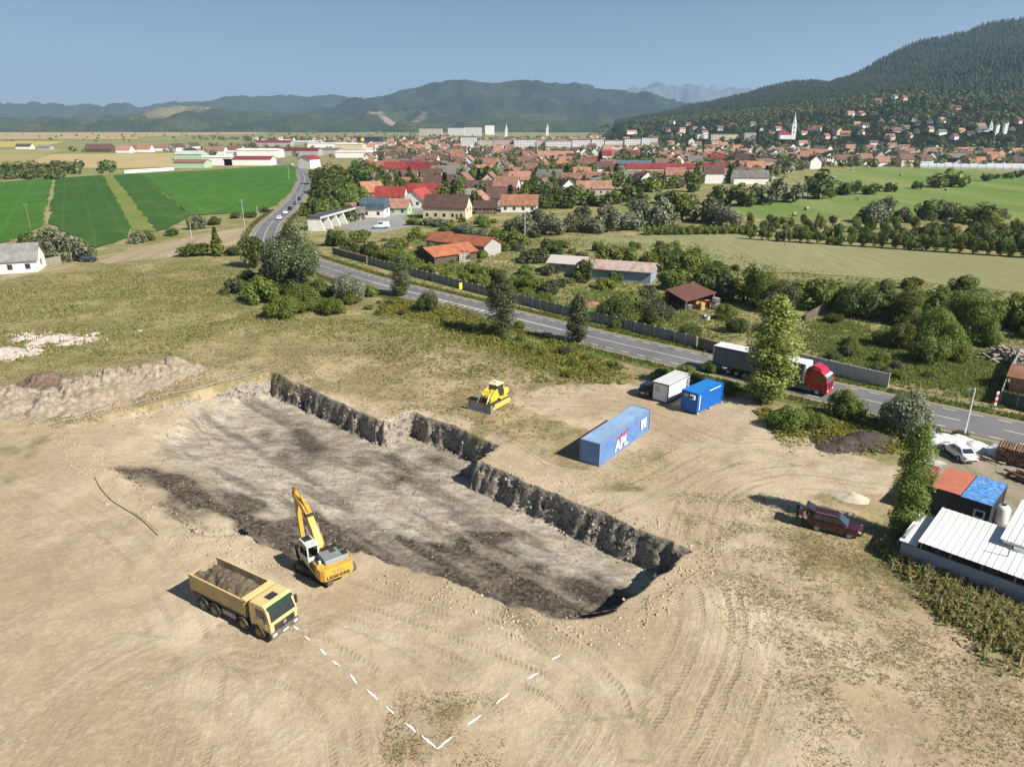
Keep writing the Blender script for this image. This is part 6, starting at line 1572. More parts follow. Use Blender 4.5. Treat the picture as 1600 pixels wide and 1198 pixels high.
def wood(name, P, h0, h1, mat, seed, wk=.2, tiers=2):
    r = np.random.default_rng(seed); n = len(P); hh = r.uniform(h0, h1, n); w = hh * wk * r.uniform(.7, 1.2, n)
    ns = 5; V, F = [], []
    a = np.arange(ns) * 2 * math.pi / ns
    base = 0
    for t in range(tiers):
        zb = .1 + .42 * t / max(1, tiers - 1) if tiers > 1 else .05; zt = .72 if t < tiers - 1 else 1.0; ww = w * (1 - .4 * t)
        ring = P[:, None, :] + np.stack([np.cos(a + t) * ww[:, None] * r.uniform(.7, 1.2, (n, ns)), np.sin(a + t) * ww[:, None] * r.uniform(.7, 1.2, (n, ns)), (zb * hh)[:, None] * r.uniform(.8, 1.2, (n, ns))], 2)
        tip = P + np.stack([r.normal(size=n) * .3, r.normal(size=n) * .3, zt * hh], 1)
        V.append(np.concatenate([ring, tip[:, None, :]], 1).reshape(-1, 3))
        b = base + np.arange(n) * (ns + 1)
        for k in range(ns): F.append(np.stack([b + k, b + (k + 1) % ns, b + ns], 1))
        base += n * (ns + 1)
    return struct(link(name, np_mesh(name, np.concatenate(V), np.concatenate(F), [mat])), 'stuff')
wm_ = leaf_mat('hill_conifer', (0.010, 0.020, 0.009), (0.026, 0.040, 0.016), (0.038, 0.054, 0.02), .05)
P = np.concatenate([hill_pts(2.0, 4.0, 17000, 1, 1150), hill_pts(4.0, 5.2, 15000, 2, 960), hill_pts(2.6, 4.0, 5000, 3, 960, 1250)])
wood('conifer_forest', P, 7, 14.5, wm_, 4)
def broad(name, P, h0, h1, mat, seed, nl=42, wk=.5):
    """far broadleaf trees joined: each a ragged ball of leaf clumps"""
    r = np.random.default_rng(seed); n = len(P); hh = r.uniform(h0, h1, n); w = hh * wk * r.uniform(.75, 1.3, n)
    d = r.normal(size=(n, nl, 3)); d /= np.linalg.norm(d, axis=2, keepdims=True)
    q = d * r.uniform(.7, 1.05, (n, nl, 1)) * np.stack([w, w, hh * .46], 1)[:, None, :]
    C = (P + np.stack([0 * hh, 0 * hh, hh * .52], 1))[:, None, :] + q
    sz = np.repeat(w * .7, nl)
    V, F = leaves(C.reshape(-1, 3), (d + [0, 0, .3]).reshape(-1, 3) + r.normal(size=(n * nl, 3)) * .25, sz[:, None], r)
    return struct(link(name, np_mesh(name, V, F, [mat])), 'stuff')
# ---------------------------------------------------------------- buildings
def tile_mat(name, col, sc=3.0):
    if name in MATS: return MATS[name]
    m, nt, p = nmat(name)
    v = objc(nt)
    c = mixc(nt, ramp(nt, noise(nt, v, .5, 5, .65), [(0.32, 0.0), (0.68, 1.0)]), [x * .68 for x in col], [min(1, x * 1.3) for x in col])
    c = mixc(nt, math_(nt, 'MULTIPLY', ramp(nt, noise(nt, v, 3.0, 4, .7), [(0.5, 0.0), (0.68, 1.0)]), .45), c, [x * .5 + .03 for x in col])
    r = N(nt, 'ShaderNodeObjectInfo').outputs['Random']
    hs = N(nt, 'ShaderNodeHueSaturation', i_Color=c, i_Value=math_(nt, 'ADD', math_(nt, 'MULTIPLY', r, .5), .75)); nt.links.new(hs.outputs[0], p.inputs['Base Color'])
    p.inputs['Roughness'].default_value = .8; p.inputs['Specular IOR Level'].default_value = .2
    w = N(nt, 'ShaderNodeTexWave', i_Scale=sc, i_Distortion=.3); nt.links.new(v, w.inputs['Vector'])
    b = N(nt, 'ShaderNodeBump', i_Strength=.35, i_Distance=.08, i_Height=w.outputs['Fac']); nt.links.new(b.outputs[0], p.inputs['Normal'])
    MATS[name] = m
    return m
ROOF = {'red brown': tile_mat('tile_red_brown', (0.20, 0.112, 0.085)), 'orange': tile_mat('tile_orange', (0.32, 0.155, 0.09)), 'dark brown': tile_mat('tile_dark', (0.095, 0.055, 0.045)), 'grey': tile_mat('tile_grey', (0.155, 0.148, 0.135)),
        'bright red': tile_mat('tile_bright_red', (0.30, 0.05, 0.045)), 'dusky pink': tile_mat('tile_pink', (0.30, 0.155, 0.115)), 'slate blue': tile_mat('tile_slate', (0.075, 0.105, 0.135)), 'white': tile_mat('tile_white', (.6, .6, .58)), 'crimson': tile_mat('tile_crimson', (.20, .03, .035))}
WALL = {'white': M('wall_white', (0.78, 0.765, 0.73), .85, .08, .6, dirt=(.45, .42, .36), dfac=.3), 'cream': M('wall_cream', (0.56, 0.48, 0.34), .85, .1, .6), 'grey': M('wall_grey', (0.36, 0.35, 0.33), .85, .1, .6), 'pale green': M('wall_green', (.36, .5, .33), .85, .08, .6),
        'ochre': M('wall_ochre', (.5, .36, .16), .85, .1, .6), 'pink': M('wall_pink', (.55, .36, .29), .85, .1, .6), 'blue': M('wall_blue', (.35, .46, .58), .85, .1, .6), 'timber': M('wall_timber', (.10, .07, .05), .85, .25, 2)}
win_m = glass('house_window', (.025, .03, .035)); frame_w = M('window_frame', (.6, .6, .58), .6)
HM = {}
HOUSES = []
def house_mesh(kind, w, l, h, rise, ov=.5, hip=0.0):
    """w across, l along the ridge (x); returns wall and roof meshes without material"""
    k = (kind, w, l, h, rise, hip)
    if k in HM: return HM[k]
    a, b = l / 2, w / 2
    wl = MB().add([(-a, -b, -.6), (a, -b, -.6), (a, b, -.6), (-a, b, -.6), (-a, -b, h), (a, -b, h), (a, b, h), (-a, b, h)] + ([(-a, 0, h + rise), (a, 0, h + rise)] if not hip else [(-a + hip, 0, h + rise - .1), (a - hip, 0, h + rise - .1)]),
                  [(0, 1, 5, 4), (2, 3, 7, 6), (1, 2, 6, 9, 5) if not hip else (1, 2, 6, 5), (3, 0, 4, 8, 7) if not hip else (3, 0, 4, 7)])
    A, B = a + ov, b + ov; sl = rise / b; z0 = h - ov * sl; t = .16
    R = MB()
    if hip:
        V = [(-A, -B, z0), (A, -B, z0), (A, B, z0), (-A, B, z0), (-a + hip, 0, h + rise), (a - hip, 0, h + rise)]
        R.add(V + [(x, y, z + t) for x, y, z in V], [(0, 1, 5, 4), (1, 2, 5), (2, 3, 4, 5), (3, 0, 4), (6, 10, 11, 7), (7, 11, 8), (8, 11, 10, 9), (9, 10, 6), (0, 6, 7, 1), (1, 7, 8, 2), (2, 8, 9, 3), (3, 9, 6, 0)])
    else:
        for s in (-1, 1):
            P = [(-A, s * B, z0), (A, s * B, z0), (A, 0, h + rise), (-A, 0, h + rise)]
            if s > 0: P = [P[1], P[0], P[3], P[2]]
            R.hexa(P[:2] + P[2:] + [(x, y, z + t) for x, y, z in P])
    wm, rm = wl.mesh('wall', WALL['white']), R.mesh('roof', ROOF['grey'])
    HM[k] = (wm, rm)
    return HM[k]
def setmat(o, m):
    o.material_slots[0].link = 'OBJECT'; o.material_slots[0].material = m
    return o
CHIM = MB().box(-.35, .35, -.35, .35, -1.0, 1.1).box(-.42, .42, -.42, .42, 1.1, 1.25).mesh('chimney', M('chimney_brick', (.3, .14, .09), .9, .2, 3))
WIN = MB().box(-.55, .55, -.03, .03, 0, 1.3).mesh('window', win_m); WFR = MB().box(-.68, .68, -.02, .02, -.1, 1.42).mesh('frame', frame_w); DOOR = MB().box(-.5, .5, -.03, .03, 0, 2.1).mesh('door', M('door_brown', (.12, .07, .04), .6))
def house(x, y, yaw, w, l, h, rise, roof, wall, label, z=0.0, hip=0.0, chim=True, wins=0, name='house', group=None, door=False, lod=0, cat='house'):
    wm, rm = house_mesh('g', w, l, h, rise, hip=hip)
    t = link(name, None, None, (x, y, z), yaw); t['category'] = cat
    if group: t['group'] = group
    setmat(link('wall', wm, t), WALL[wall] if isinstance(wall, str) else wall)
    r = setmat(link('roof', rm, t), ROOF[roof] if isinstance(roof, str) else roof)
    if chim: link('chimney', CHIM, r, (l * .22, w * .12, h + rise - .3))
    for s in ((-1, 1) if wins else ()):
        for fl in range(max(1, int(h / 2.7))):
            n = max(2, int(l / 3.2))
            for k in range(n):
                o = link('window', WIN, t, (-l / 2 + l * (k + .5) / n, s * (w / 2 + .035), .95 + fl * 2.7)); link('frame', WFR, o, (0, -s * .012, 0))
    if wins:
        for s in (-1, 1):
            for yy in ((-w * .22, w * .22) if wins > 1 else (0,)):
                o = link('window', WIN, t, (s * (l / 2 + .035), yy, max(.95, h - 1.9)), math.pi / 2); link('frame', WFR, o, (0, s * .012, 0))
    if door: link('door', DOOR, t, (l * .3, -w / 2 - .04, 0))
    HOUSES.append((t, label, PX(x, y, z), x, y, max(w, l) * .6))
    return t
def phouse(px, py, yaw, w, l, h, rise, roof, wall, label, **kw):
    x, y = G(px, py)
    return house(x, y, yaw, w, l, h, rise, roof, wall, label, **kw)
# -- houses the photograph shows one by one (near edge of the town)
W2 = dict(wins=2)
phouse(700, 340, -.18, 11, 17, 4.6, 4.2, 'dark brown', 'cream', 'wide cream house with a dark brown roof and timber balcony', wins=2, door=True)
bh = phouse(587, 338, -.12, 8, 9.5, 3.4, .5, 'slate blue', 'white', 'small white house with a rounded slate blue mansard roof', wins=1, chim=False)
mz = MB(); pr = [(-4.4, 3.3), (-4.1, 5.3), (-2.6, 6.9), (0, 7.4), (2.6, 6.9), (4.1, 5.3), (4.4, 3.3)]
mz.prism(pr, -5.0, 5.0, ax='x').build('mansard_roof', ROOF['slate blue'], bh)
for k in range(2): o = link('window', WIN, bh, (-5.05, -1.2 + 2.4 * k, 4.3), math.pi / 2); link('frame', WFR, o, (0, -.012 * 0 + .012, 0))
phouse(618, 334, -.1, 8, 12, 3.0, 3.0, 'dusky pink', 'pale green', 'pale green house with a faded tile roof behind the mansard house', wins=1)
for a in [(612, 315, -.08, 9, 14, 3.0, 4.0, 'bright red', 'white', 'white house with a bright red roof, left of the larger red roofed one'), (655, 322, 1.35, 10, 16, 3.2, 4.4, 'bright red', 'white', 'house with a big bright red roof gable facing the road'), (665, 311, -.1, 9, 16, 3.4, 4.0, 'bright red', 'cream', 'long bright red roof just behind the red gable'),
          (580, 310, .5, 10, 10, 3.6, 4.5, 'orange', 'timber', 'timber barn with a faded orange tile roof beside the grove'), (598, 290, .3, 9, 12, 3.5, 3.6, 'grey', 'grey', 'grey roofed barn above the orange barn'), (545, 342, .25, 7, 12, 2.6, 1.8, 'grey', 'timber', 'low grey roofed shed behind the wash bays'), (560, 338, .25, 7, 9, 2.8, 2.4, 'dusky pink', 'white', 'low faded tile roof between wash bays and mansard house'),
          (640, 297, -.1, 9, 18, 3.2, 3.6, 'orange', 'cream', 'long faded orange roof behind the bright red roofs'), (690, 302, -.12, 10, 18, 4.6, 4.6, 'dark brown', 'cream', 'cream gabled house with a long dark brown roof'), (728, 318, .9, 8, 12, 3.0, 3.5, 'grey', 'white', 'grey roofed white house behind the wide cream house'),
          (752, 305, -.1, 9, 16, 3.4, 4.0, 'dark brown', 'white', 'dark brown roofed house right of the cream gabled house'), (758, 333, .1, 8, 9, 2.6, 2.4, 'dark brown', 'timber', 'small brown hipped pavilion right of the timber balcony'), (812, 330, -.1, 9, 15, 3.2, 3.6, 'orange', 'white', 'orange roofed house next to the round dark trees'),
          (795, 318, -.1, 9, 20, 3.2, 3.8, 'dark brown', 'grey', 'long dark brown roof behind the orange roofed house'), (748, 322, 1.4, 8, 11, 3, 3.6, 'dusky pink', 'cream', 'cream gable with a faded pink roof beside the long brown roof')]:
    phouse(*a, **W2)
for a in [(632, 278, -.06, 10, 26, 6.4, 4.2, 'bright red', 'white', 'white terrace with a bright red roof above the grove'), (662, 280, -.06, 10, 22, 6.6, 4.2, 'crimson', 'white', 'white terrace with a crimson and pink roof beside the red one'), (600, 272, -.05, 10, 24, 5, 4, 'orange', 'white', 'orange roofed terrace left of the red roofed one'),
          (703, 286, -.05, 12, 22, 6, 4.5, 'grey', 'white', 'large white house with a pale grey hipped roof'), (735, 282, 1.45, 10, 15, 6.5, 4, 'dark brown', 'white', 'white gabled house right of the grey hipped roof'), (830, 256, 1.4, 10, 18, 6.5, 4.2, 'dusky pink', 'white', 'white gabled house left of the broad terrace with a pink roof'),
          (868, 254, -.05, 11, 34, 6.5, 4.0, 'dusky pink', 'white', 'broad white terrace with a faded pink roof'), (1030, 272, -.05, 12, 50, 4.5, 3.0, 'crimson', 'cream', 'very long crimson roof in the middle of the town'), (1025, 281, -.05, 10, 46, 3.2, 2.6, 'orange', 'cream', 'very long bright orange roof in front of the crimson one'),
          (970, 265, -.05, 14, 48, 4.5, 2.6, 'slate blue', 'grey', 'long slate grey hall behind the tall conifer'), (935, 296, .9, 9, 16, 3, 3.6, 'grey', 'white', 'pale grey roof slanting above the willow belt')]:
    phouse(*a, wins=1, chim=a[5] < 6)
# far left: farmhouses, halls and villas on the plain
phouse(-2, 424, .35, 9, 19, 3.2, 3.4, tile_mat('tile_pale_grey', (.3, .29, .275)), 'white', 'white farmhouse with a grey roof at the edge of the field', wins=1)
for a in [(302, 262, .0, 16, 26, 4.5, 2.2, 'dusky pink', 'pale green', 'pale green hall with a pink roof at the field edge'), (300, 250, .0, 18, 28, 6.0, 3.0, 'white', 'pale green', 'taller mint green hall behind the pink roofed one'), (346, 258, 0, 16, 26, 7, 1.2, 'white', 'white', 'plain white warehouse next to the mint green halls'), (392, 258, 0, 16, 42, 5.5, 2.2, 'crimson', 'white', 'long white building with a dark crimson roof by the field'),
          (408, 246, 0, 22, 46, 8, 1.4, 'white', 'white', 'big white warehouse behind the crimson roof'), (383, 246, 0, 16, 36, 6, 1.0, 'white', 'white', 'flat white warehouse left of the big one'), (484, 263, 1.2, 12, 14, 7.5, 3, 'crimson', 'white', 'tall white house with a red roof where the road enters town'), (462, 243, 0, 22, 60, 6, 2.5, 'crimson', 'grey', 'wide crimson industrial roof left of the white house'), (445, 240, 0, 20, 40, 5, 2.2, 'dark brown', 'grey', 'dark brown industrial roof beside the crimson one'),
          (40, 233, 0, 12, 22, 4, 3.5, 'dark brown', 'white', 'white farm with a dark roof alone on the plain'), (72, 234, 0, 12, 18, 3.5, 3, 'grey', 'grey', 'grey farm right of the white one on the plain'), (157, 238, 0, 14, 34, 4, 6.5, 'dark brown', 'timber', 'long black roofed house on the plain'),
          (196, 239, 0, 13, 18, 4, 5, 'dusky pink', 'white', 'white villa with a pink roof, left of the twin villas'), (213, 238, .3, 13, 18, 4.5, 5, 'red brown', 'white', 'white villa with a red brown roof, first of the twins'), (228, 238, 0, 13, 18, 4.5, 5, 'orange', 'white', 'white villa with an orange gable right of the twins'),
          (257, 236, .1, 13, 20, 4.5, 5, 'red brown', 'white', 'white villa with a red brown roof above the stubble corner'), (278, 236, 1.2, 13, 18, 5, 5, 'dark brown', 'white', 'white villa with a dark roof above the stubble corner'), (303, 234, 1.2, 12, 16, 5, 5, 'dark brown', 'white', 'dark roofed white villa behind the mint green halls'), (337, 242, 0, 14, 26, 5, 5, 'red brown', 'white', 'red brown roofed house left of the broad red roof'), (362, 241, 0, 15, 30, 5, 5, 'red brown', 'white', 'broad red roofed house among the white halls'),
          (520, 232, 0, 30, 70, 8, .6, 'white', 'white', 'white retail hall left of the dark blue store'), (505, 241, 0, 20, 44, 6, 1.5, 'grey', 'grey', 'grey workshop roofs behind the grove'), (548, 234, 0, 26, 40, 8, .6, 'white', 'cream', 'pale retail hall beside the dark blue store'), (475, 226, 0, 24, 70, 5, 1.5, 'white', 'grey', 'long pale greenhouse roof far behind the grove'), (430, 228, 0, 24, 60, 6, 3, 'crimson', 'grey', 'far crimson shed roofs beyond the warehouses'), (560, 246, 0, 24, 46, 6, 1, 'white', 'white', 'low white hall in front of the dark blue store')]:
    phouse(*a, chim=False, name='warehouse' if 'hall' in a[9] or 'warehouse' in a[9] or 'roof' in a[9] and a[4] > 39 else 'house', cat='building')
def block(px0, px1, pyb, hm, depth, wallm, label, name='apartment_block', roofc=None, cat='building', hill=False):
    (x0, y0), (x1, _) = G(px0, pyb), G(px1, pyb); zb = 0.0
    if hill:
        xm, y0, zb = on_hill((px0 + px1) / 2, pyb); w = (px1 - px0) * y0 / FPX; x0, x1 = xm - w / 2, xm + w / 2
    w = x1 - x0
    t = link(name, None, None, ((x0 + x1) / 2, y0 + depth / 2, zb)); tag(t, label, cat)
    MB().box(-w / 2, w / 2, -depth / 2, depth / 2, -.5, hm).build('wall', wallm, t)
    MB().box(-w / 2 - .3, w / 2 + .3, -depth / 2 - .3, depth / 2 + .3, hm, hm + .6).build('roof', roofc or ROOF['grey'], t)
    HOUSES.append((None, None, None, (x0 + x1) / 2, y0 + depth / 2, w * .55))
    return t
def flats_mat(name, col, fl=2.8, bay=3.0):
    m, nt, p = nmat(name)
    b = N(nt, 'ShaderNodeTexBrick', i_Scale=1.0, offset=0.0); b.inputs['Color1'].default_value = (*col, 1); b.inputs['Color2'].default_value = (*[x * .86 for x in col], 1); b.inputs['Mortar'].default_value = (.2, .21, .22, 1)
    b.inputs['Mortar Size'].default_value = .26; b.inputs['Brick Width'].default_value = bay; b.inputs['Row Height'].default_value = fl
    v = N(nt, 'ShaderNodeTexCoord').outputs['Object']; s = N(nt, 'ShaderNodeSeparateXYZ', i_Vector=v); c = N(nt, 'ShaderNodeCombineXYZ'); nt.links.new(math_(nt, 'ADD', s.outputs[0], s.outputs[1]), c.inputs[0]); nt.links.new(s.outputs[2], c.inputs[1])
    nt.links.new(c.outputs[0], b.inputs['Vector']); nt.links.new(b.outputs['Color'], p.inputs['Base Color']); p.inputs['Roughness'].default_value = .8
    return m
fw, fc, fp = flats_mat('flats_white', (.7, .69, .67)), flats_mat('flats_cream', (.55, .48, .36)), flats_mat('flats_pink', (.55, .4, .34))
for k, (a, b, y, h, m_) in enumerate([(720, 745, 235, 18, fw), (747, 770, 235.5, 14, fc), (772, 802, 235.5, 15, fp), (803, 836, 236, 15, fw), (838, 851, 235.5, 14, fp), (852, 892, 236, 13, fw), (894, 922, 235.5, 14, fw), (924, 943, 235, 15, fw), (945, 973, 234.5, 13, fw), (975, 1000, 234, 15, fw), (1002, 1026, 233.5, 16, fw)]):
    nm = ['first', 'second', 'third', 'fourth', 'fifth', 'sixth', 'seventh', 'eighth', 'ninth', 'tenth', 'last'][k]
    block(a, b, y, h, 13, m_, '%s apartment block from the left in the long white row' % nm, roofc=ROOF['crimson'] if k in (6, 8, 9) else None)
block(558, 594, 229, 15, 30, M('store_blue', (.025, .035, .06), .6), 'dark blue store with a yellow sign', 'store')
sx, sy = G(568, 229); sgn = thing('pylon_sign', 'yellow round sign on a post before the dark blue store', 'sign', (sx, sy - 4, 0)); MB().cyl((0, 0, 0), (0, 0, 9), .4).build('post', steel, sgn); MB().cyl((0, -.4, 11), (0, .4, 11), 3.2, n=20).build('sign_panel', M('sign_yel', (.75, .6, .05), .5), sgn)
block(758, 772, 211, 32, 40, WALL['white'], 'tall white slab far beyond the apartment row', 'tower_block'); block(700, 725, 212, 24, 40, fw, 'pale far apartment slab left of the tall white one')
block(655, 690, 212.5, 22, 40, fc, 'long pale far apartment slab above the store'); block(726, 752, 212.5, 26, 40, fw, 'far apartment slab next to the tall white one')
block(1112, 1152, 219, 9, 20, flats_mat('school', (.6, .52, .38), 4, 5), 'long cream school building left of the white church', 'school', ROOF['red brown'], hill=True); block(1163, 1180, 219, 11, 16, WALL['grey'], 'square grey tower house beside the cream school', hill=True); block(1090, 1112, 217, 7, 18, WALL['white'], 'low white hall left of the cream school', 'hall', ROOF['grey'], hill=True)
def church(px, py, hm, label, nave, roof, wallm='white', spire=.35, tw=6, nz=0.0, hill=False):
    x, y = G(px, py)
    if hill: x, y, nz = on_hill(px, py)
    t = thing('church', label, 'church', (x, y, nz))
    MB().box(-tw / 2, tw / 2, -tw / 2, tw / 2, -1, hm * .55).build('tower', WALL[wallm], t)
    MB().box(-tw / 2 - .4, tw / 2 + .4, -tw / 2 - .4, tw / 2 + .4, hm * .55, hm * .57).build('cornice', WALL[wallm], t)
    MB().lathe([(tw * .42, hm * .57), (tw * .5, hm * .63), (tw * .36, hm * .68), (tw * .28, hm * .76), (tw * .16, hm * .8), (.12, hm)], (0, 0, 0), 'z', 8).build('spire', M('spire_pale', (.55, .58, .6), .5), t)
    for s in (0, 1): MB().box(-.7, .7, -tw / 2 - .1, -tw / 2 - .03, hm * (.2 + .18 * s), hm * (.28 + .18 * s)).build('belfry_window', win_m, t)
    if nave:
        wm, rm = house_mesh('n', 10, nave * .75, 6.5, 5.5)
        setmat(link('nave', wm, t, (-nave * .375 - tw / 2, 2, 0)), WALL[wallm]); setmat(link('nave_roof', rm, t, (-nave * .375 - tw / 2, 2, 0)), ROOF[roof])
    HOUSES.append((None, None, None, x, y, 20))
church(1238, 217, 37, 'white church with a tall slim spire and crimson nave roof', 22, 'crimson', tw=6.5, hill=True); church(979, 206, 64, 'slim white spire rising far behind the apartment row', 0, 'red brown', tw=9); church(855, 212, 40, 'small pale spire far above the apartment row', 0, 'red brown', tw=8); church(791, 214, 36, 'pale church tower beside an orange nave roof', -26, 'orange', tw=8) if 0 else church(791, 214, 36, 'pale church tower far behind the apartment row', 0, 'orange', tw=8)
church(1545, 210, 20, 'old church with stubby white towers at the foot of the wooded hill', 18, 'grey', tw=5, hill=True)
for px, py, hgt, lb in [(1556, 209, 15, 'square white fortress tower right of the old church spire'), (1569, 209, 18, 'slanting white fortress tower farthest right by the old church'), (806, 207, 40, 'thin radio mast above the apartment row'), (1240, 0, 0, '')][:2]:
    x, y, z_ = on_hill(px, py); t = thing('fortress_tower', lb, 'tower', (x, y, z_)); MB().box(-2.2, 2.2, -2.2, 2.2, -2, hgt * .75).build('wall', WALL['white'], t); MB().lathe([(3.3, hgt * .75), (.1, hgt)], (0, 0, 0), 'z', 4).build('roof', ROOF['grey'], t)
# -- rows of town houses
taken = [(h[3], h[4], h[5]) for h in HOUSES]
TOWN = [(560, 262), (600, 245), (560, 232), (480, 224), (300, 219), (300, 214), (600, 211), (1000, 208), (1700, 209), (1700, 262), (1500, 262), (1430, 262), (1300, 258), (1240, 270), (1190, 288), (1100, 290), (1020, 300), (940, 302), (880, 312), (850, 322), (760, 330), (690, 326), (640, 312), (590, 300)]
TOWN_W = GP(TOWN)
rows_, d = [], 325.0
while d < 1700:
    rows_.append(d); d *= 1.06
RN = ['first', 'second', 'third', 'fourth', 'fifth', 'sixth', 'seventh', 'eighth', 'ninth', 'tenth', 'eleventh', 'twelfth', 'thirteenth', 'fourteenth', 'fifteenth', 'sixteenth', 'seventeenth', 'eighteenth', 'nineteenth', 'twentieth', 'last', 'last', 'last', 'last']
rt, rw = ['red brown'] * 6 + ['orange'] * 2 + ['dark brown'] * 3 + ['dusky pink'] * 3 + ['grey', 'grey', 'crimson'], ['white'] * 8 + ['cream'] * 3 + ['grey', 'ochre', 'pink', 'pale green', 'blue']
random.seed(23)
n_house = 0; EXTRA = []
SIZES = [(8.5, 14, 3.2, 3.8), (9, 17, 3.4, 4.0), (9.5, 12, 4.5, 4.2), (8, 20, 3.0, 3.4), (10, 13, 5.4, 4.0), (9, 24, 3.6, 3.8)]
for ri, d in enumerate(rows_):
    x = -d * .75
    while x < d * .78:
        sp = 12.5 + d * .011
        x += sp * random.uniform(.75, 1.35)
        y = d + random.uniform(-.012, .012) * d
        if not in_poly(x, y, TOWN_W) or random.random() < .1: continue
        if any(math.hypot(x - a, y - b) < c + 6 for a, b, c in taken): continue
        w, l, h, ris = random.choice(SIZES)
        w, l, h = w * .92, l * .88, h * 1.2
        roof, wall = random.choice(rt), random.choice(rw)
        yaw = random.choice([random.gauss(-.06, .08)] * 3 + [random.gauss(1.5, .12)] * 2)
        taken.append((x, y, l * .42))
        if n_house < 208:
            house(x, y, yaw, round(w, 1), round(l, 1), round(h, 1), round(ris, 1), roof, wall, 'T|%s roofed %s house, %s row of town' % (roof, wall, RN[min(ri, len(RN) - 1)]), wins=1 if d < 420 else 0, chim=d < 700, group='town houses', lod=1, z=hz(x, y) if d > 850 and x > 0 else 0.0)
            n_house += 1
        else: EXTRA.append((x, y, yaw, w, l, h, ris, 0.0))
# houses on the slope of the wooded hill
hs_ = []
for px, py in [(1372, 161), (1397, 155), (1412, 157), (1485, 172), (1495, 173), (1328, 181), (1345, 181), (1363, 182), (1376, 195), (1393, 195), (1408, 188), (1428, 190), (1452, 193), (1470, 192), (1338, 198), (1350, 200), (1276, 205), (1266, 207), (1412, 204), (1400, 208), (1432, 208), (1452, 206), (1388, 207), (1320, 213), (1345, 211), (1290, 217), (1305, 219), (1500, 209), (1530, 201), (1590, 193), (1580, 206), (1050, 194), (1043, 206), (1085, 204), (1125, 204), (1145, 199), (1175, 197), (1075, 197), (1100, 211), (1205, 211), (1215, 205), (1255, 212), (1470, 211), (1515, 214), (1360, 217), (1420, 216), (1490, 218), (1390, 219), (1190, 206), (1060, 213)]:
    p = on_hill(px, py); hs_.append(p); roof = random.choice(rt); wl_ = random.choice(['white', 'white', 'cream', 'white', 'pink'])
    house(p[0], p[1], random.gauss(.2, .5), 7.5, random.choice([9, 10.5, 12.5]), 4.2, 3.2, roof, wl_, 'T|%s roofed %s house on the slope below the wood' % (roof, wl_), z=p[2], chim=False, group='hillside houses')
# what is left of the far town: one mass
V, F, MI = [], [], []
for x, y, yaw, w, l, h, ris, z in EXTRA:
    z = hz(x, y)
    if z > 24 or z > 4 and random.random() > .4: continue
    ca, sa = math.cos(yaw), math.sin(yaw); a, b = l / 2, w / 2
    Q = [(-a, -b, -.5), (a, -b, -.5), (a, b, -.5), (-a, b, -.5), (-a, -b, h), (a, -b, h), (a, b, h), (-a, b, h), (-a, 0, h + ris), (a, 0, h + ris)]
    k = len(V); V += [(x + p * ca - q * sa, y + p * sa + q * ca, z + r) for p, q, r in Q]
    rm_ = random.choice([1, 1, 2, 3, 4]); wm_i = random.choice([0, 0, 5])
    for f, m_ in (((0, 1, 5, 4), wm_i), ((2, 3, 7, 6), wm_i), ((1, 2, 6, 9, 5), wm_i), ((3, 0, 4, 8, 7), wm_i), ((4, 5, 9, 8), rm_), ((6, 7, 8, 9), rm_)):
        F.append(tuple(k + i for i in f)); MI.append(m_)
mb = MB(); mb.v, mb.f, mb.m = V, F, MI
struct(mb.build('far_town_houses', [WALL['white'], ROOF['red brown'], ROOF['orange'], ROOF['dusky pink'], ROOF['dark brown'], WALL['cream']]), 'stuff')
# -- trees among the houses
random.seed(31)
FARP = []; nt_ = 0
cand = []
for k in range(15000):
    d = 300 * (1900 / 300) ** random.random(); x = random.uniform(-.75, .8) * d
    if in_poly(x, d, TOWN_W) : cand.append((d, x))
cand.sort()
for d, x in cand:
    if any(abs(x - a) < c and abs(d - b) < c for a, b, c in taken): continue
    if random.random() > .62: continue
    taken.append((x, d, 2.6 + d * .006))
    if nt_ < 165:
        row = min(len(RN) - 1, max(0, int(math.log(d / 325) / math.log(1.06) + .5)))
        tree(random.choice(['dark', 'dark', 'mid', 'grey', 'dark', 'conifer'] if random.random() < .5 else ['dark', 'mid']), x, d, random.uniform(6, 11.5), random.uniform(5.5, 9.5), 'by the %s row of town houses' % RN[row], lod='low', z=0, group='trees in the town')
        nt_ += 1
    else: FARP.append((x, d, hz(x, d) if d > 850 and x > 0 else 0.0))
FARP = np.array(FARP)
farleaf = leaf_mat('far_leaf', (0.05, 0.08, 0.021), (0.125, 0.155, 0.048), (0.18, 0.205, 0.08), .28)
broad('far_town_trees', FARP, 5, 10, farleaf, 5)
P = np.concatenate([hill_pts(0.05, 2.05, 1900, 12, 985, 1750), hill_pts(1.0, 2.4, 900, 13, 1000, 1400)])
keep = np.array([all((p[0] - q[0]) ** 2 + (p[1] - q[1] - 0) ** 2 > 11 ** 2 for q in hs_) for p in P])
keep &= np.array([all(not (abs(p[0] - q[0]) < 10 and 0 < q[1] - p[1] < 60) for q in hs_) for p in P])
broad('hillside_trees', P[keep], 4.5, 9.5, leaf_mat('slope_leaf', (0.05, 0.078, 0.02), (0.12, 0.15, 0.045), (0.19, 0.21, 0.08), .3), 6)
r_ = np.random.default_rng(77)
P = []
for (px0, px1, py0, py1, n) in [(0, 100, 270, 281, 90), (-200, 60, 262, 275, 40), (60, 180, 262, 272, 30), (110, 300, 236, 239, 30), (290, 520, 226, 246, 120), (0, 420, 209, 222, 50), (380, 700, 208, 226, 160), (560, 760, 208, 232, 140), (1200, 1700, 244, 262, 90), (1290, 1440, 252, 262, 60), (1560, 1800, 236, 262, 40)]:
    for k in range(n): P.append((*G(r_.uniform(px0, px1), r_.uniform(py0, py1)), 0.0))
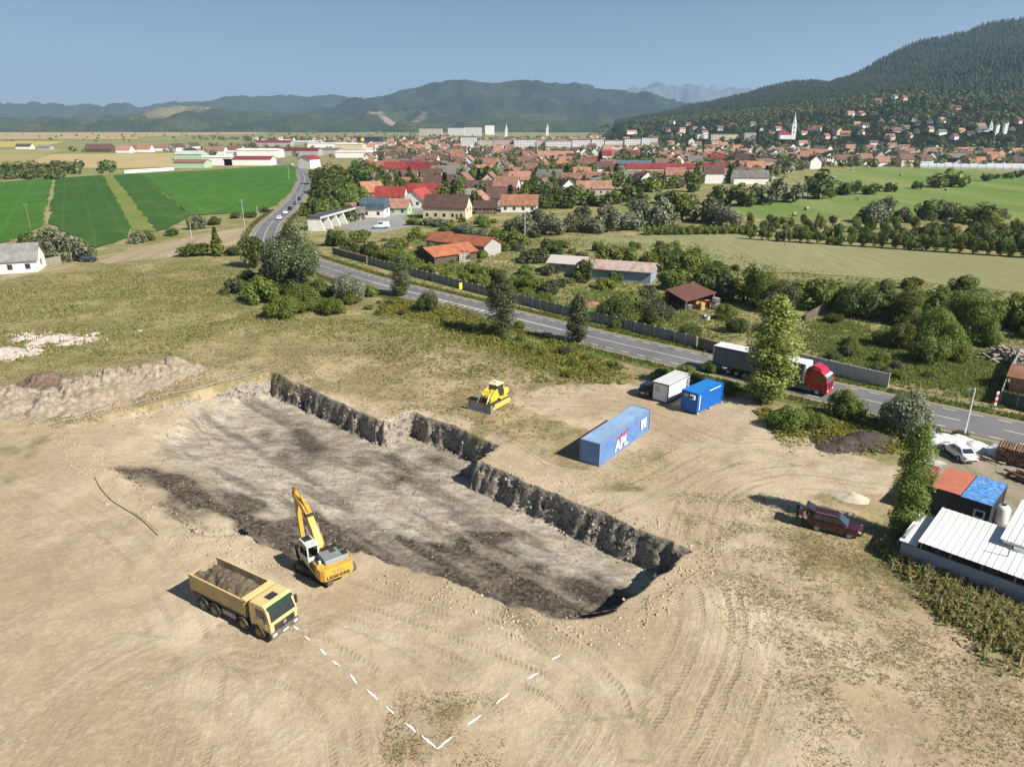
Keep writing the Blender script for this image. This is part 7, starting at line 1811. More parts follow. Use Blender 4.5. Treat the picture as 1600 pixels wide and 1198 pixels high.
P = np.array(P); P = P[[all(abs(p[0] - a) > c or abs(p[1] - b) > c for a, b, c in [(h[3], h[4], h[5] + 4) for h in HOUSES]) for p in P]]
broad('plain_trees', P, 3, 7.5, farleaf, 8, wk=.62)
# ---------------------------------------------------------------- yard buildings at the right
conc = M('concrete', (0.25, 0.24, 0.215), .9, .18, .8, bump=.3, bscale=6, dirt=(.2, .19, .16), dfac=.4)
conc_w = M('concrete_pale', (0.46, 0.445, 0.42), .9, .15, .8)
sheetw = M('white_sheet', (0.70, 0.70, 0.685), .45, .06, .7, dirt=(.5, .49, .46), dfac=.4, dscale=.5)
bluegrey = M('blue_grey_wall', (0.27, 0.30, 0.335), .85, .1, .6, bump=.2, bscale=5)
timber = M('timber', (0.23, 0.18, 0.13), .85, .25, 2, rnd=.5)
timber_p = M('timber_pale', (0.42, 0.33, 0.22), .85, .2, 2, rnd=.5)
rust = M('rusty_sheet', (0.42, 0.36, 0.33), .6, .2, .5, dirt=(.36, .14, .07), dfac=.95, dscale=.45)
A0 = Vector(G(1403, 874)); DD = Vector((.707, -.707)); NN = Vector((.707, .707)); YAW = heading(*DD)
def yard(d, n): return A0 + DD * d + NN * n
def roof_panels(parent, x0, x1, y0, y1, z0, z1, wpan, mat, lip=.028):
    """monopitch roof of single ribbed sheets running from the eave (y0,z0) to the ridge (y1,z1)"""
    n = round((x1 - x0) / wpan); w = (x1 - x0) / n
    m = MB()
    V = []
    for x, dz in ((0, lip), (.05, lip), (.09, 0), (w - .012, 0)):
        V.append((x, dz))
    me = MB().add([(x, y0, z0 + dz) for x, dz in V] + [(x, y1, z1 + dz) for x, dz in V] + [(x, y0, z0 + dz - .03) for x, dz in V] + [(x, y1, z1 + dz - .03) for x, dz in V],
                  [(k, k + 1, k + 5, k + 4) for k in range(3)] + [(k + 8, k + 12, k + 13, k + 9) for k in range(3)] + [(k, k + 8, k + 9, k + 1) for k in range(3)] + [(k + 4, k + 5, k + 13, k + 12) for k in range(3)] + [(3, 7, 15, 11), (0, 4, 12, 8)]).mesh('roof_sheet', mat)
    for k in range(n): link('roof_sheet', me, parent, (x0 + k * w, 0, random.uniform(-.008, .008)))
def long_shed():
    t = thing('long_shed', 'long open shed with a white ribbed roof and blue grey wall', 'shed', (*A0, 0), YAW)
    MB().box(0.0, 16, -.1, .1, -.2, 1.75).build('front_wall', bluegrey, t)
    MB().box(0.0, .18, .1, 4.6, -.2, 2.3).build('side_wall', bluegrey, t)
    MB().box(1.3, 16, 5.2, 5.4, -.2, 2.9).build('back_wall', bluegrey, t)
    roof_panels(t, 1.25, 16, -.45, 5.6, 2.55, 3.25, .48, sheetw)
    lr = link('low_roof', None, t); roof_panels(lr, -.15, 1.22, -.35, 4.8, 2.02, 2.5, .45, sheetw)
    for x in (1.45, 3.6, 5.8, 8.0, 10.2, 12.4): MB().box(x - .06, x + .06, -.06, .06, 1.75, 2.58).build('post', steel, t)
    MB().box(1.3, 16, -.03, .05, 2.43, 2.53).build('eave_beam', steel, t)
    MB().box(1.0, 16, .3, 5.0, -.1, .02).build('slab', conc, t)
    for k in range(5): MB().box(4.2 + k * 1.6, 5.2 + k * 1.6, 1.0, 2.4, .02, 1.1 + .3 * (k % 2)).build('stored_crate', timber_p if k % 2 else timber, t, bevel=.02)
    MB().cyl((7.0, 1.7, 2.7), (7.0, 1.7, 4.1), .05).build('vent_pipe', steel, t)
long_shed()
def high_shed():
    o = yard(6.1, 2.9)
    t = thing('white_building', 'higher white roofed building cut by the right edge of the picture', 'building', (*o, 0), YAW)
    MB().box(.4, 10, .4, 6.2, -.2, 3.35).build('wall', WALL['white'], t)
    roof_panels(t, 0, 10.5, 0, 6.8, 3.5, 4.3, .48, sheetw, .032)
    MB().box(.2, 10.2, .02, .12, 3.28, 3.47).build('gutter', sheetw, t)
    MB().box(1.0, 1.7, -.15, .4, 2.85, 3.25).build('air_conditioner', paint_white, t, bevel=.03)
high_shed()
def yard_container(d0, w, n0, L, roofm, label, win=False):
    o = yard(d0 + w, n0); hd = heading(*NN)
    dk = M('container_dark', (0.045, 0.052, 0.065), .55, .1, 1)
    t = container(label, (o.x, o.y), tuple(NN), L, 2.65, w, dk, roofm, dk, name='yard_container', z=.06)
    MB().box(.02, L - .02, .02, w - .02, 2.655, 2.70).build('roof_cover', roofm, t)
    if win:
        f = MB().box(-.05, -.012, .35, 1.25, 1.15, 1.95).build('window_frame', paint_white, t); MB().box(-.07, -.052, .5, 1.1, 1.28, 1.82).build('window_pane', gl_dark, f)
yard_container(-.9, 2.46, 10.2, 5.6, M('roof_terracotta', (.44, .145, .075), .7, .12, .7, dirt=(.25, .1, .07), dfac=.5, dscale=.6), 'dark container with a terracotta painted roof in the yard')
yard_container(1.62, 2.5, 10.0, 5.8, M('roof_azure', (.03, .20, .52), .5, .12, .9, dirt=(.55, .62, .68), dfac=.55, dscale=3.5), 'dark container with a worn azure roof and a white framed window', True)
o = yard(4.6, 13); t = thing('water_tank', 'white plastic tank standing at the end of the azure container', 'tank', (*o, .03)); MB().lathe([(.02, 0), (.55, 0), (.6, .1), (.6, 1.5), (.4, 1.75), (.1, 1.8)], (0, 0, 0), 'z', 20).build('tank_body', paint_white, t, smooth=True); MB().cyl((0, 0, 1.8), (0, 0, 1.9), .18).build('lid', black_p, t)
o = yard(-1.9, 9.6); t = thing('red_steel_screen', 'narrow red steel screen beside the terracotta roofed container', 'fence', (*o, 0), heading(*NN))
for k in range(7): MB().box(k * .95, k * .95 + .92, -.2, .2, 0, 2.3).build('panel', M('red_steel', (.36, .04, .035), .5, .15, 1, dirt=(.2, .06, .04), dfac=.4), t, bevel=.02)
# tarpaulin heap, boards, timber stacks in the yard
def mound_mesh(name, r, h, seed, mat, nr=14, na=30, rough=.35, sh=1.4, ax=1.0):
    V, F = [], []
    for i in range(nr + 1):
        q = i / nr
        for k in range(na):
            a = 2 * math.pi * k / na; rr = r * q * (1 + .18 * math.sin(2 * a + seed) + .1 * math.sin(5 * a + seed * 2))
            V.append((rr * math.cos(a) * ax, rr * math.sin(a), h * (1 - q ** sh)))
    V = np.array(V); nz = (fbm(V[:, 0] + seed * 7.1, V[:, 1] - seed * 3.3, .55, 5, 7) - .5) * 1.5 + (fbm(V[:, 0] + seed, V[:, 1], 2.2, 3, 8) - .5) * .8
    q = np.repeat(np.arange(nr + 1) / nr, na); V[:, 2] = V[:, 2] + nz * rough * h * (1 - q ** 4) - .12 * q
    for i in range(nr):
        for k in range(na): F.append((i * na + k, i * na + (k + 1) % na, (i + 1) * na + (k + 1) % na, (i + 1) * na + k))
    return np_mesh(name, V, np.array(F), [mat])
tarp = M('tarpaulin', (.62, .62, .62), .5, .1, 2, bump=.5, bscale=4, dirt=(.35, .34, .32), dfac=.3)
for px, py, r, h, lb in [(1468, 691, 1.9, 1.0, 'white tarpaulin heap left of the lamp post'), (1500, 692, 1.8, .8, 'white tarpaulin heap behind the saloon car'), (1526, 700, 1.6, .7, 'white tarpaulin heap right of the saloon car'), (1558, 706, 1.5, .7, 'pale tarpaulin heap next to the log stack')]:
    x, y = G(px, py); o = link('tarpaulin_heap', mound_mesh('tarpaulin_heap', r, h, px % 13, tarp, 12, 26, .5, 2.0, 1.25), None, (x, y, .03), -.7); tag(o, lb, 'tarpaulin', 'tarpaulin heaps in the yard')
x, y = G(1453, 722); t = thing('board_stack', 'stack of pale grey boards beside the tall dark green poplar', 'boards', (x, y, .03), -.95)
BD = MB().box(-1.25, 1.25, -.11, .11, 0, .06).mesh('board', M('board_grey', (.45, .43, .4), .8, .15, 2, rnd=.4))
for k in range(22): o = link('board', BD, t, (random.uniform(-.12, .12), (k % 8) * .26 - .9, .065 * (k // 8)), random.uniform(-.05, .05))
x, y = G(1535, 716); t = thing('plank_pile', 'loose pile of orange brown planks right of the saloon car', 'planks', (x, y, .04), -.6)
for k in range(16): o = link('plank', BD, t, (random.uniform(-.9, .9), random.uniform(-.6, .6), .07 * (k % 6)), random.uniform(-.6, .6)); setmat(o, timber_p)
x, y = G(1584, 722); t = thing('log_stack', 'tall stack of brown logs at the right edge of the yard', 'logs', (x, y, .04), -.72)
LG = MB().cyl((0, -1.2, 0), (0, 1.2, 0), .13, .12, 8).mesh('log', M('log_brown', (.17, .10, .06), .9, .3, 3, rnd=.6))
for r_i in range(8):
    for k in range(14 - r_i // 2): link('log', LG, t, (k * .25 - 1.6 + (r_i % 2) * .12 + random.uniform(-.03, .03), random.uniform(-.15, .15), .13 + r_i * .22))
x, y = G(1598, 748); t = thing('scrap_heap', 'low dark heap of scrap timber below the log stack', 'timber', (x, y, .04), .4)
for k in range(14): o = link('log', LG, t, (random.uniform(-1.2, 1.2), random.uniform(-.6, .6), .15 + .12 * (k % 4)), random.uniform(-1, 1))
def lamp(px, pyb, pyt, label, name='lamp_post', mat=None, r=.09, arm=True, group=None, cross=False):
    x, y = G(px, pyb); v = pyt - 599.0; zt = H - y * (FPX * SP + v * CP) / (FPX * CP - v * SP)
    t = thing(name, label, 'pole', (x, y, zg1(x, y)), 0, group)
    MB().cyl((0, 0, -.2), (0, 0, zt), r * 1.25, r * .8, 10).build('pole', mat or conc_w, t)
    if arm:
        MB().beam((0, 0, zt - .1), (-.9, -.5, zt + .05), .07, .07).build('arm', steel, t); MB().box(-1.4, -.8, -.75, -.4, zt - .02, zt + .12).build('lamp_head', steel, t, bevel=.03)
    if cross:
        MB().box(-.75, .75, -.06, .06, zt - .75, zt - .6).build('crossarm', timber, t)
        for k in (-.65, 0, .65): MB().cyl((k, 0, zt - .6), (k, 0, zt - .4), .05).build('insulator', paint_white, t)
lamp(1505, 686, 606, 'white lamp post behind the saloon car', mat=paint_white)
lamp(383, 359, 311, 'pale concrete pole by the dirt track and curved road', 'utility_pole', cross=True, arm=False); lamp(820, 372, 322, 'tall white pole at the left end of the hay meadow', 'utility_pole', arm=False, mat=paint_white)
lamp(300, 374, 346, 'short pale pole in front of the crop fields', 'utility_pole', arm=False); lamp(48, 358, 317, 'wooden pole at the left crop field', 'utility_pole', mat=timber, cross=True, arm=False); lamp(72, 352, 328, 'wooden pole beside the straw path', 'utility_pole', mat=timber, arm=False); lamp(113, 411, 374, 'wooden pole between the silvery willows', 'utility_pole', mat=timber, arm=False)
lamp(466, 338, 299, 'grey lamp post halfway up the curved road', arm=True); lamp(486, 313, 282, 'grey lamp post right of the curved road by the grove'); lamp(492, 282, 259, 'grey lamp post where the road meets the first white house'); lamp(452, 281, 258, 'lone pale pole in the bright green field', 'utility_pole', arm=False); lamp(403, 341, 322, 'pale pole left of the curved road', 'utility_pole', arm=False); lamp(1226, 384, 340, 'wooden pole on the hay meadow before the nursery', 'utility_pole', mat=timber, cross=True, arm=False); lamp(607, 348, 322, 'thin grey lamp post on the paved yard', arm=True)
x, y = G(720, 459); t = thing('road_sign', 'yellow rectangular sign on the far road verge', 'sign', (x, y, .02), .75)
MB().cyl((0, 0, 0), (0, 0, 2.0), .04).build('post', steel, t); MB().box(-.42, .42, -.06, -.04, 1.0, 2.4).build('sign_panel', M('sign_lemon', (.62, .58, .06), .5), t)
x, y = G(1553, 640); t = thing('chevron_post', 'red and white striped post beside the green mesh fence', 'post', (x, y, 0))
for k in range(5): MB().box(-.16, .16, -.05, .05, .6 + k * .38, .98 + k * .38).build('stripe', M('stripe_red', (.5, .06, .05), .5) if k % 2 else paint_white, t)
MB().cyl((0, 0, 0), (0, 0, .6), .04).build('post', steel, t)
# green mesh fence, brick hut, leaning mesh panel
def fence(label, px, ph, pw, mat, postm, name='panel_fence', gap=.12, slabs=1, cat='fence', thick=.06):
    P = GP(px); t = thing(name, label, cat, (*P[0], 0)); off = Vector(P[0])
    L = [0]
    for k in range(1, len(P)): L.append(L[-1] + math.hypot(P[k][0] - P[k - 1][0], P[k][1] - P[k - 1][1]))
    n = max(1, round(L[-1] / pw)); w = L[-1] / n
    pm = MB().box(gap / 2, w - gap / 2, -thick / 2, thick / 2, 0, ph / slabs - .015).mesh('panel', mat); po = MB().box(-.08, .08, -.09, .09, -.2, ph + .08).mesh('post', postm)
    xs = [p[0] for p in P]; ys = [p[1] for p in P]
    for k in range(n + 1):
        s = k * w; a = Vector((np.interp(s, L, xs), np.interp(s, L, ys))); b = Vector((np.interp(s + w, L, xs), np.interp(s + w, L, ys)))
        if k == n: link('post', po, t, (*(a - off), 0)); break
        rz = heading(b.x - a.x, b.y - a.y); link('post', po, t, (*(a - off), 0), rz)
        for q in range(slabs): o = link('panel', pm, t, (a.x - off.x, a.y - off.y, q * ph / slabs), rz)
    return t
fence('long grey concrete panel fence on the far side of the road', [(1087, 543), (1040, 531), (970, 513), (880, 492), (802, 472), (755, 460), (690, 443), (640, 430), (575, 412)], 1.9, 2.1, conc, conc_w, slabs=2)
fence('dark brown plank fence at the right end of the concrete fence', [(1138, 558), (1091, 544)], 1.9, .3, timber, timber, name='plank_fence', gap=.02)
fence('dark plank fence behind the grove of bushes by the bend', [(573, 411), (520, 396)], 1.8, .45, timber, timber, name='plank_fence', gap=.02)
fence('pale concrete wall behind the red lorry cab', [(1386, 606), (1335, 594), (1285, 582), (1240, 571)], 2.1, 2.6, conc_w, conc_w, name='concrete_wall', slabs=1, thick=.16)
fence('long low white wall at the far edge of the crop fields', [(195, 271), (272, 266)], 2.2, 6, WALL['white'], WALL['white'], name='boundary_wall', gap=.05)
fence('grey board fence beside the white farmhouse', [(46, 420), (96, 411)], 1.9, .5, conc, timber, name='board_fence', gap=.03)
fence('green mesh fence at the right edge beyond the road', [(1562, 632), (1640, 652)], 1.9, 2.0, M('green_mesh', (.04, .075, .05), .7, .15, 3), steel, name='mesh_fence')
fence('weathered leaning plank fence behind the yellow green poplar', [(1257, 505), (1292, 484)], 1.7, .35, M('plank_grey', (.36, .34, .31), .85, .2, 2), timber, name='plank_fence', gap=.06)
fence('leaning wire mesh panel beside the round willow', [(1418, 690), (1440, 706)], 1.7, 1.9, M('mesh_grey', (.28, .3, .31), .5, .1, 3), steel, name='wire_fence', gap=.05)
fence('white mesh fence running up to the timber pile', [(1560, 632), (1575, 590), (1592, 560)], 1.8, 2.2, M('mesh_pale', (.42, .44, .45), .5, .1, 3), steel, name='mesh_fence', gap=.05)
x, y = G(1612, 612); house(x, y, -.75, 3.5, 5, 2.3, 1.0, 'orange', M('brick_hut', (.26, .15, .10), .9, .2, 2), 'small brick hut with an orange roof behind the green mesh fence', chim=False, name='brick_hut')
x, y = G(1580, 562); t = thing('timber_pile', 'big tangled pile of grey timber and planks at the right edge', 'timber', (x, y, 0))
tb = [MB().box(-l / 2, l / 2, -w / 2, w / 2, -.07, .07).mesh('beam', m_) for l, w, m_ in ((4.5, .2, timber), (3.5, .3, M('beam_grey', (.33, .32, .31), .85, .2, 2, rnd=.5)), (3, .4, timber_p), (5, .18, M('beam_grey', (0, 0, 0))))]
for k in range(70):
    a, r = random.uniform(0, 6.28), random.uniform(0, 3.6); o = link('beam', tb[k % 4 if k % 7 else 2], t, (math.cos(a) * r, math.sin(a) * r, .15 + max(0, 2.0 - r * .55) * random.uniform(.3, 1))); o.rotation_euler = (0, random.uniform(-.35, .35), random.uniform(0, 3.14))
# ---------------------------------------------------------------- sheds beyond the road
def gable_shed(px, py, yaw, w, l, h, rise, roofm, wallm, label, posts=False, name='shed'):
    x, y = G(px, py); t = house(x, y, yaw, w, l, h, rise, roofm, wallm, label, chim=False, name=name, cat='shed'); return t
tile_rust = tile_mat('tile_rust', (.33, .12, .06)); 
gable_shed(697, 406, .72, 9, 14, 2.3, 1.7, tile_rust, WALL['timber'], 'rust red roofed shed with a white lattice front')
gable_shed(724, 393, -.6, 8, 21, 3.0, 1.8, tile_rust, WALL['grey'], 'longer rust red roofed barn behind the lattice front shed')
gable_shed(966, 434, -.37, 8.5, 17, 2.7, 1.3, rust, M('shed_blue', (.22, .28, .36), .8, .15, .7), 'long metal shed with a rust streaked roof and blue wall')
gable_shed(889, 424, -.37, 7, 8.5, 2.6, 1.2, M('pale_sheet', (.5, .47, .44), .6, .2, .5, dirt=(.4, .2, .12), dfac=.5, dscale=.5), WALL['grey'], 'shorter pale roofed shed left of the rust streaked one')
x, y = G(726, 409); t = thing('lattice_panel', 'white lattice panel leaning at the rust red roofed shed', 'lattice', (x, y, 0), .7)
for k in range(7): MB().box(k * .5 - 1.6, k * .5 - 1.5, -.03, .03, 0, 2.2).build('upright', paint_white, t)
for k in range(5): MB().box(-1.7, 1.6, .032, .06, .1 + k * .48, .2 + k * .48).build('rail', paint_white, t)
# open brown roofed shelter
bm = M('shelter_brown', (.155, .066, .042), .6, .08, .8)
cs = [(*G(1072, 471, 2.5), 2.5), (*G(1120, 457, 2.9), 2.9), (*G(1084, 441, 3.3), 3.3), (*G(1040, 452, 2.9), 2.9)]
x, y = G(1080, 478); t = thing('open_shelter', 'open shelter with a flat brown roof and stored goods', 'shed', (x, y, 0))
MB().hexa([(a - x, b - y, c - .12) for a, b, c in cs] + [(a - x, b - y, c) for a, b, c in cs]).build('roof', bm, t)
for a, b, c in cs: q = (a - x) * .9, (b - y) * .9; MB().box(q[0] - .09, q[0] + .09, q[1] - .09, q[1] + .09, -.1, c - .15).build('post', timber, t)
MB().beam((cs[2][0] - x, cs[2][1] - y - .4, 1.2), (cs[3][0] - x, cs[3][1] - y - .4, 1.2), .15, 2.6).build('back_wall', WALL['timber'], t)
def ibc(px, py, z, label):
    x, y = G(px, py); t = thing('plastic_tank', label, 'tank', (x, y, z), .5, 'white tanks by the shelter'); MB().box(-.5, .5, -.6, .6, .15, 1.1).build('tank_body', paint_white, t, bevel=.08); MB().box(-.5, .5, -.6, .6, 0, .13).build('pallet', timber, t)
    f = MB()
    for k in range(5): f.box(-.52, .52, -.625 + k * .306, -.605 + k * .306, .15, 1.12)
    f.build('cage', steel, t); MB().cyl((0, 0, 1.1), (0, 0, 1.18), .14).build('cap', black_p, t)
ibc(1075, 484, 0, 'white caged tank at the left front of the open shelter'); ibc(1117, 483, 0, 'lower white caged tank right of the open shelter'); ibc(1117.5, 482.6, 1.16, 'upper white caged tank stacked right of the open shelter')
x, y = G(1105, 499); t = thing('white_tub', 'round white tub on the grass before the shelter', 'tub', (x, y, 0)); MB().lathe([(.45, 0), (.6, .7), (.65, .72), (.55, .7), (.4, .08)], (0, 0, 0), 'z', 18).build('tub_body', paint_white, t)
for k, (px, py, c) in enumerate([(1088, 482, (.5, .25, .08)), (1096, 484, (.45, .3, .12)), (1104, 480, (.55, .22, .07)), (1083, 476, (.3, .2, .1))]):
    x, y = G(px, py); t = thing('wood_crate', '%s stack of orange wood goods under the shelter, counted from the left' % ['second', 'third', 'fourth', 'first'][k], 'crates', (x, y, 0), .5, 'goods under the shelter')
    for q in range(5): MB().box(-.5, .5, -.4, .4, q * .3, q * .3 + .26).build('layer', M('goods%d' % k, c, .8, .2, 3), t, bevel=.02)
for px, py, r, h, lb in [(600, 402, 2.6, 1.0, 'grey rubble heap left of the lattice front shed'), (622, 398, 1.6, .8, 'small pale rubble heap in the overgrown plot'), (612, 382, 1.4, 1.1, 'white wrapped heap in the overgrown plot'), (640, 388, 1.6, .7, 'rubble heap between the plot bushes'), (948, 447, 1.8, .9, 'rusty scrap heap before the long metal shed'), (925, 475, 2.0, .6, 'reddish scrap heap behind the concrete fence')]:
    x, y = G(px, py); c = (.5, .48, .45) if 'pale' in lb or 'white' in lb else (.28, .12, .08) if 'ru' in lb[:3] or 'red' in lb else (.33, .31, .28)
    o = link('rubble_heap', mound_mesh('rubble_heap', r, h, px % 17, M('heap%s' % str(c), c, .9, .4, 2, bump=.8, bscale=5), 9, 20, .7), None, (x, y, .02)); tag(o, lb, 'rubble')
# car wash
def wash():
    a, b = Vector(G(504, 361)), Vector(G(560, 343)); d = (b - a); L = d.length; hd = heading(d.x, d.y)
    t = thing('car_wash', 'white car wash with five open slanted bays under a dark roof', 'car wash', (*a, 0), hd)
    for k in range(6):
        x = L * k / 5; MB().prism([(-.6, 0), (.9, 0), (5.2, 0), (5.2, 4.0), (-.1, 4.3)] if 0 else [(-1.2, 0), (5.2, 0), (5.2, 4.2), (.6, 4.2)], x - .25, x + .25, ax='x').build('bay_wall', WALL['white'], t)
    MB().box(-.5, L + .5, .3, 5.6, 4.2, 4.9).build('roof', M('wash_roof', (.07, .072, .08), .6), t); MB().box(-.5, L + .5, .1, .29, 4.1, 4.8).build('fascia', conc_w, t); MB().box(0, L, 5.21, 5.4, 0, 4.2).build('back_wall', black_p, t)
wash()
# ---------------------------------------------------------------- spoil heaps, rubble, stones, markings, tape
heapm = M('spoil', (.29, .235, .175), .95, .35, 1.8, bump=1.0, bscale=3, dirt=(.2, .16, .12), dfac=.8, dscale=1.4)
heapd = M('spoil_dark', (.15, .105, .075), .95, .3, 1.2, bump=1.0, bscale=4)
for k, (px, py, r, h, m_, lb) in enumerate([(268, 580, 4.6, 1.9, heapm, 'rightmost spoil heap of the pale row at the field edge'), (226, 592, 5.2, 2.3, heapm, 'second spoil heap from the right in the pale row'), (180, 604, 5.4, 2.4, heapm, 'third spoil heap from the right in the pale row'), (133, 617, 5.8, 2.6, heapm, 'fourth and tallest spoil heap from the right'),
        (72, 604, 5.0, 2.0, heapd, 'dark brown spoil heap behind the pale row'), (78, 632, 5.2, 1.9, heapm, 'low spoil heap in front of the dark brown one'), (24, 632, 5.8, 2.1, heapm, 'spoil heap second from the left edge'), (-30, 630, 6, 2.3, heapm, 'leftmost spoil heap cut by the picture edge')]):
    x, y = G(px, py); o = link('spoil_heap', mound_mesh('spoil_heap', r, h, k + 3, m_, 34, 80, .62, 1.2, 1.15), None, (x, y, zg1(x, y) - .1), .5 * k); tag(o, lb, 'soil heap', 'spoil heaps')
rubm = M('rubble_pink', (.47, .41, .37), .9, .3, 1.5, bump=1.0, bscale=5, dirt=(.42, .2, .14), dfac=.5, dscale=1.5)
for k, (px, py, r, h, lb) in enumerate([(0, 556, 4.2, 1.1, 'pinkish brick rubble pile at the left edge'), (42, 530, 1.8, .7, 'small pinkish rubble pile above the left edge pile'), (84, 532, 2.6, .9, 'white and pink rubble pile in the weeds'), (124, 534, 2.4, .8, 'white rubble pile right of the white and pink one'), (54, 549, 1.2, .5, 'tiny white rubble pile in the grass'), (147, 522, .9, .4, 'tiny rubble pile at the right end of the row'), (218, 516, .8, .35, 'single white rubble lump in the weeds')]):
    x, y = G(px, py); o = link('rubble_pile', mound_mesh('rubble_pile', r, h, k + 31, rubm, 14, 34, .75, 1.3, 1.5), None, (x, y, zg1(x, y) - .05), .3 * k); tag(o, lb, 'rubble', 'rubble piles')
bm_ = M('burnt_mulch', (.06, .045, .036), .95, .4, 2, bump=1.0, bscale=5)
for k, (px, py, r, h, lb) in enumerate([(1345, 690, 4.0, 1.0, 'dark brushwood heap near the round willow'), (1300, 684, 1.8, .4, 'smaller dark brushwood heap left of the larger')]):
    x, y = G(px, py); o = link('brushwood_heap', mound_mesh('brushwood_heap', r, h, k + 51, bm_, 16, 36, .8, 1.4, 1.5), None, (x, y, zg1(x, y) - .05)); tag(o, lb, 'brushwood')
x, y = G(1330, 778); o = link('sand_heap', mound_mesh('sand_heap', 1.6, .5, 4, M('sand_pale', (.46, .41, .32), .95, .15, 2), 10, 24, .4, 1.6, 1.4), None, (x, y, zg1(x, y) - .04)); tag(o, 'low pale sand heap behind the dark red car', 'sand')
# stones (stuff)
def stones(name, P, s, mat, seed):
    r = np.random.default_rng(seed); n = len(P); B = np.array([(1, 0, 0), (-1, 0, 0), (0, 1, 0), (0, -1, 0), (0, 0, 1), (0, 0, -.5)])
    V = P[:, None, :] + B[None] * (s[:, None, None] * r.uniform(.55, 1.25, (n, 6, 3)) + 0); V = V + r.normal(size=V.shape) * (s[:, None, None] * .18)
    f = np.array([(0, 2, 4), (2, 1, 4), (1, 3, 4), (3, 0, 4), (2, 0, 5), (1, 2, 5), (3, 1, 5), (0, 3, 5)])
    return struct(link(name, np_mesh(name, V.reshape(-1, 3), (np.arange(n)[:, None, None] * 6 + f[None]).reshape(-1, 3), [mat])), 'stuff')
r_ = np.random.default_rng(3)
stone_m = leaf_mat('stone', (.26, .22, .17), (.44, .385, .31), (.54, .5, .44), 0.0); clod_m = leaf_mat('clod', (.27, .205, .135), (.5, .41, .29), None, 0.0)
def rim_pts(n, lo, hi, seed):
    r = np.random.default_rng(seed); out = []
    a = r.uniform(-96, -20, n * 12); b = r.uniform(16, 58, n * 12); x, y = XY(a, b); sd = pit_depth(x, y)[1]; k = (sd > lo) & (sd < hi) & (fbm(x, y, .3, 3, seed) > .45)
    x, y = x[k][:n], y[k][:n]; return np.stack([x, y, zg(x, y)], 1)
P = rim_pts(5200, -3.0, .2, 5); stones('rim_clods', P, .015 + .16 * r_.random(len(P)) ** 3.6, clod_m, 6)
P = rim_pts(9000, .05, 1.15, 45); P = P[pit_depth(P[:, 0], P[:, 1])[0] > .4]; P = P[AB(P[:, 0], P[:, 1])[0] > -92]; stones('wall_clods', P, .03 + .24 * r_.random(len(P)) ** 2.6, leaf_mat('wall_clod', (.05, .042, .034), (.19, .155, .115), (.38, .33, .26), 0.0), 16)
P = rim_pts(5200, .2, 14, 8); stones('pit_clods', P, .02 + .14 * r_.random(len(P)) ** 3.2, leaf_mat('pit_clod', (.11, .092, .072), (.27, .235, .185), None, 0), 7)
X, Y = [], []
q = scatter([(0, 640), (430, 720), (1000, 960), (1300, 760), (1600, 1000), (1800, 1250), (-100, 1250), (-100, 700)], 5200, .42, .2, 61); stones('scattered_stones', q, .015 + .085 * r_.random(len(q)) ** 4, stone_m, 9)
q = scatter([(690, 930), (800, 935), (960, 975), (1010, 1000), (880, 1030), (760, 980)], 1500, .3, .3, 62); stones('gravel_patch', q, .02 + .1 * r_.random(len(q)) ** 2.5, stone_m, 10)
q = np.concatenate([np.stack([G(px, py)[0] + r_.normal(size=70) * r, G(px, py)[1] + r_.normal(size=70) * r * .7, np.zeros(70)], 1) for px, py, r in [(0, 556, 2.6), (84, 532, 1.5), (124, 534, 1.4), (42, 530, 1), (54, 549, .7)]]); q[:, 2] = zg(q[:, 0], q[:, 1]) + r_.uniform(.0, .8, len(q)); stones('brick_rubble', q, .08 + .22 * r_.random(len(q)), leaf_mat('brickbits', (.36, .2, .15), (.6, .56, .52), None, 0), 11)
q = np.concatenate([np.stack([G(px, py)[0] + r_.normal(size=260) * 2.6, G(px, py)[1] + r_.normal(size=260) * 2.0, np.zeros(260)], 1) for px, py in [(240, 612), (190, 628), (140, 645), (80, 655), (280, 590)]]); q[:, 2] = zg(q[:, 0], q[:, 1]); stones('heap_clods', q, .03 + .2 * r_.random(len(q)) ** 2.5, clod_m, 12)
# lime marks on the soil
lime = M('lime_white', (.78, .77, .74), .9, .08, 3)
for a, b, c, d in [(459, 979, 467, 985), (476.5, 995, 484, 1002), (501, 1016, 509, 1024), (520, 1034, 531, 1043), (547, 1056, 558, 1070), (573, 1079, 590, 1093), (603, 1104, 616, 1115), (633, 1129, 650, 1144), (659, 1150, 683, 1171), (683, 1171, 708, 1151), (730, 1133, 751.5, 1116.5), (775, 1100, 795, 1085), (823, 1061, 841, 1052), (862.5, 1030.6, 876.6, 1021)]:
    p, q = Vector(G(a, b)), Vector(G(c, d)); n = 9; V, F = [], []; e = (q - p).normalized(); nn = Vector((-e.y, e.x))
    for k in range(n):
        u = k / (n - 1); m = p.lerp(q, u); w = .048 * (.6 + 1.0 * math.sin(math.pi * min(max(u, .06), .94))) * random.uniform(.75, 1.25); off = random.uniform(-.03, .03)
        for s in (-1, 1): pt = m + nn * (s * w + off); V.append((pt.x, pt.y, zg1(pt.x, pt.y) + .035))
    for k in range(n - 1): F.append((2 * k, 2 * k + 2, 2 * k + 3, 2 * k + 1))
    me = MB().add(V, F).mesh('lime_mark', lime); link('lime_mark', me, ground)
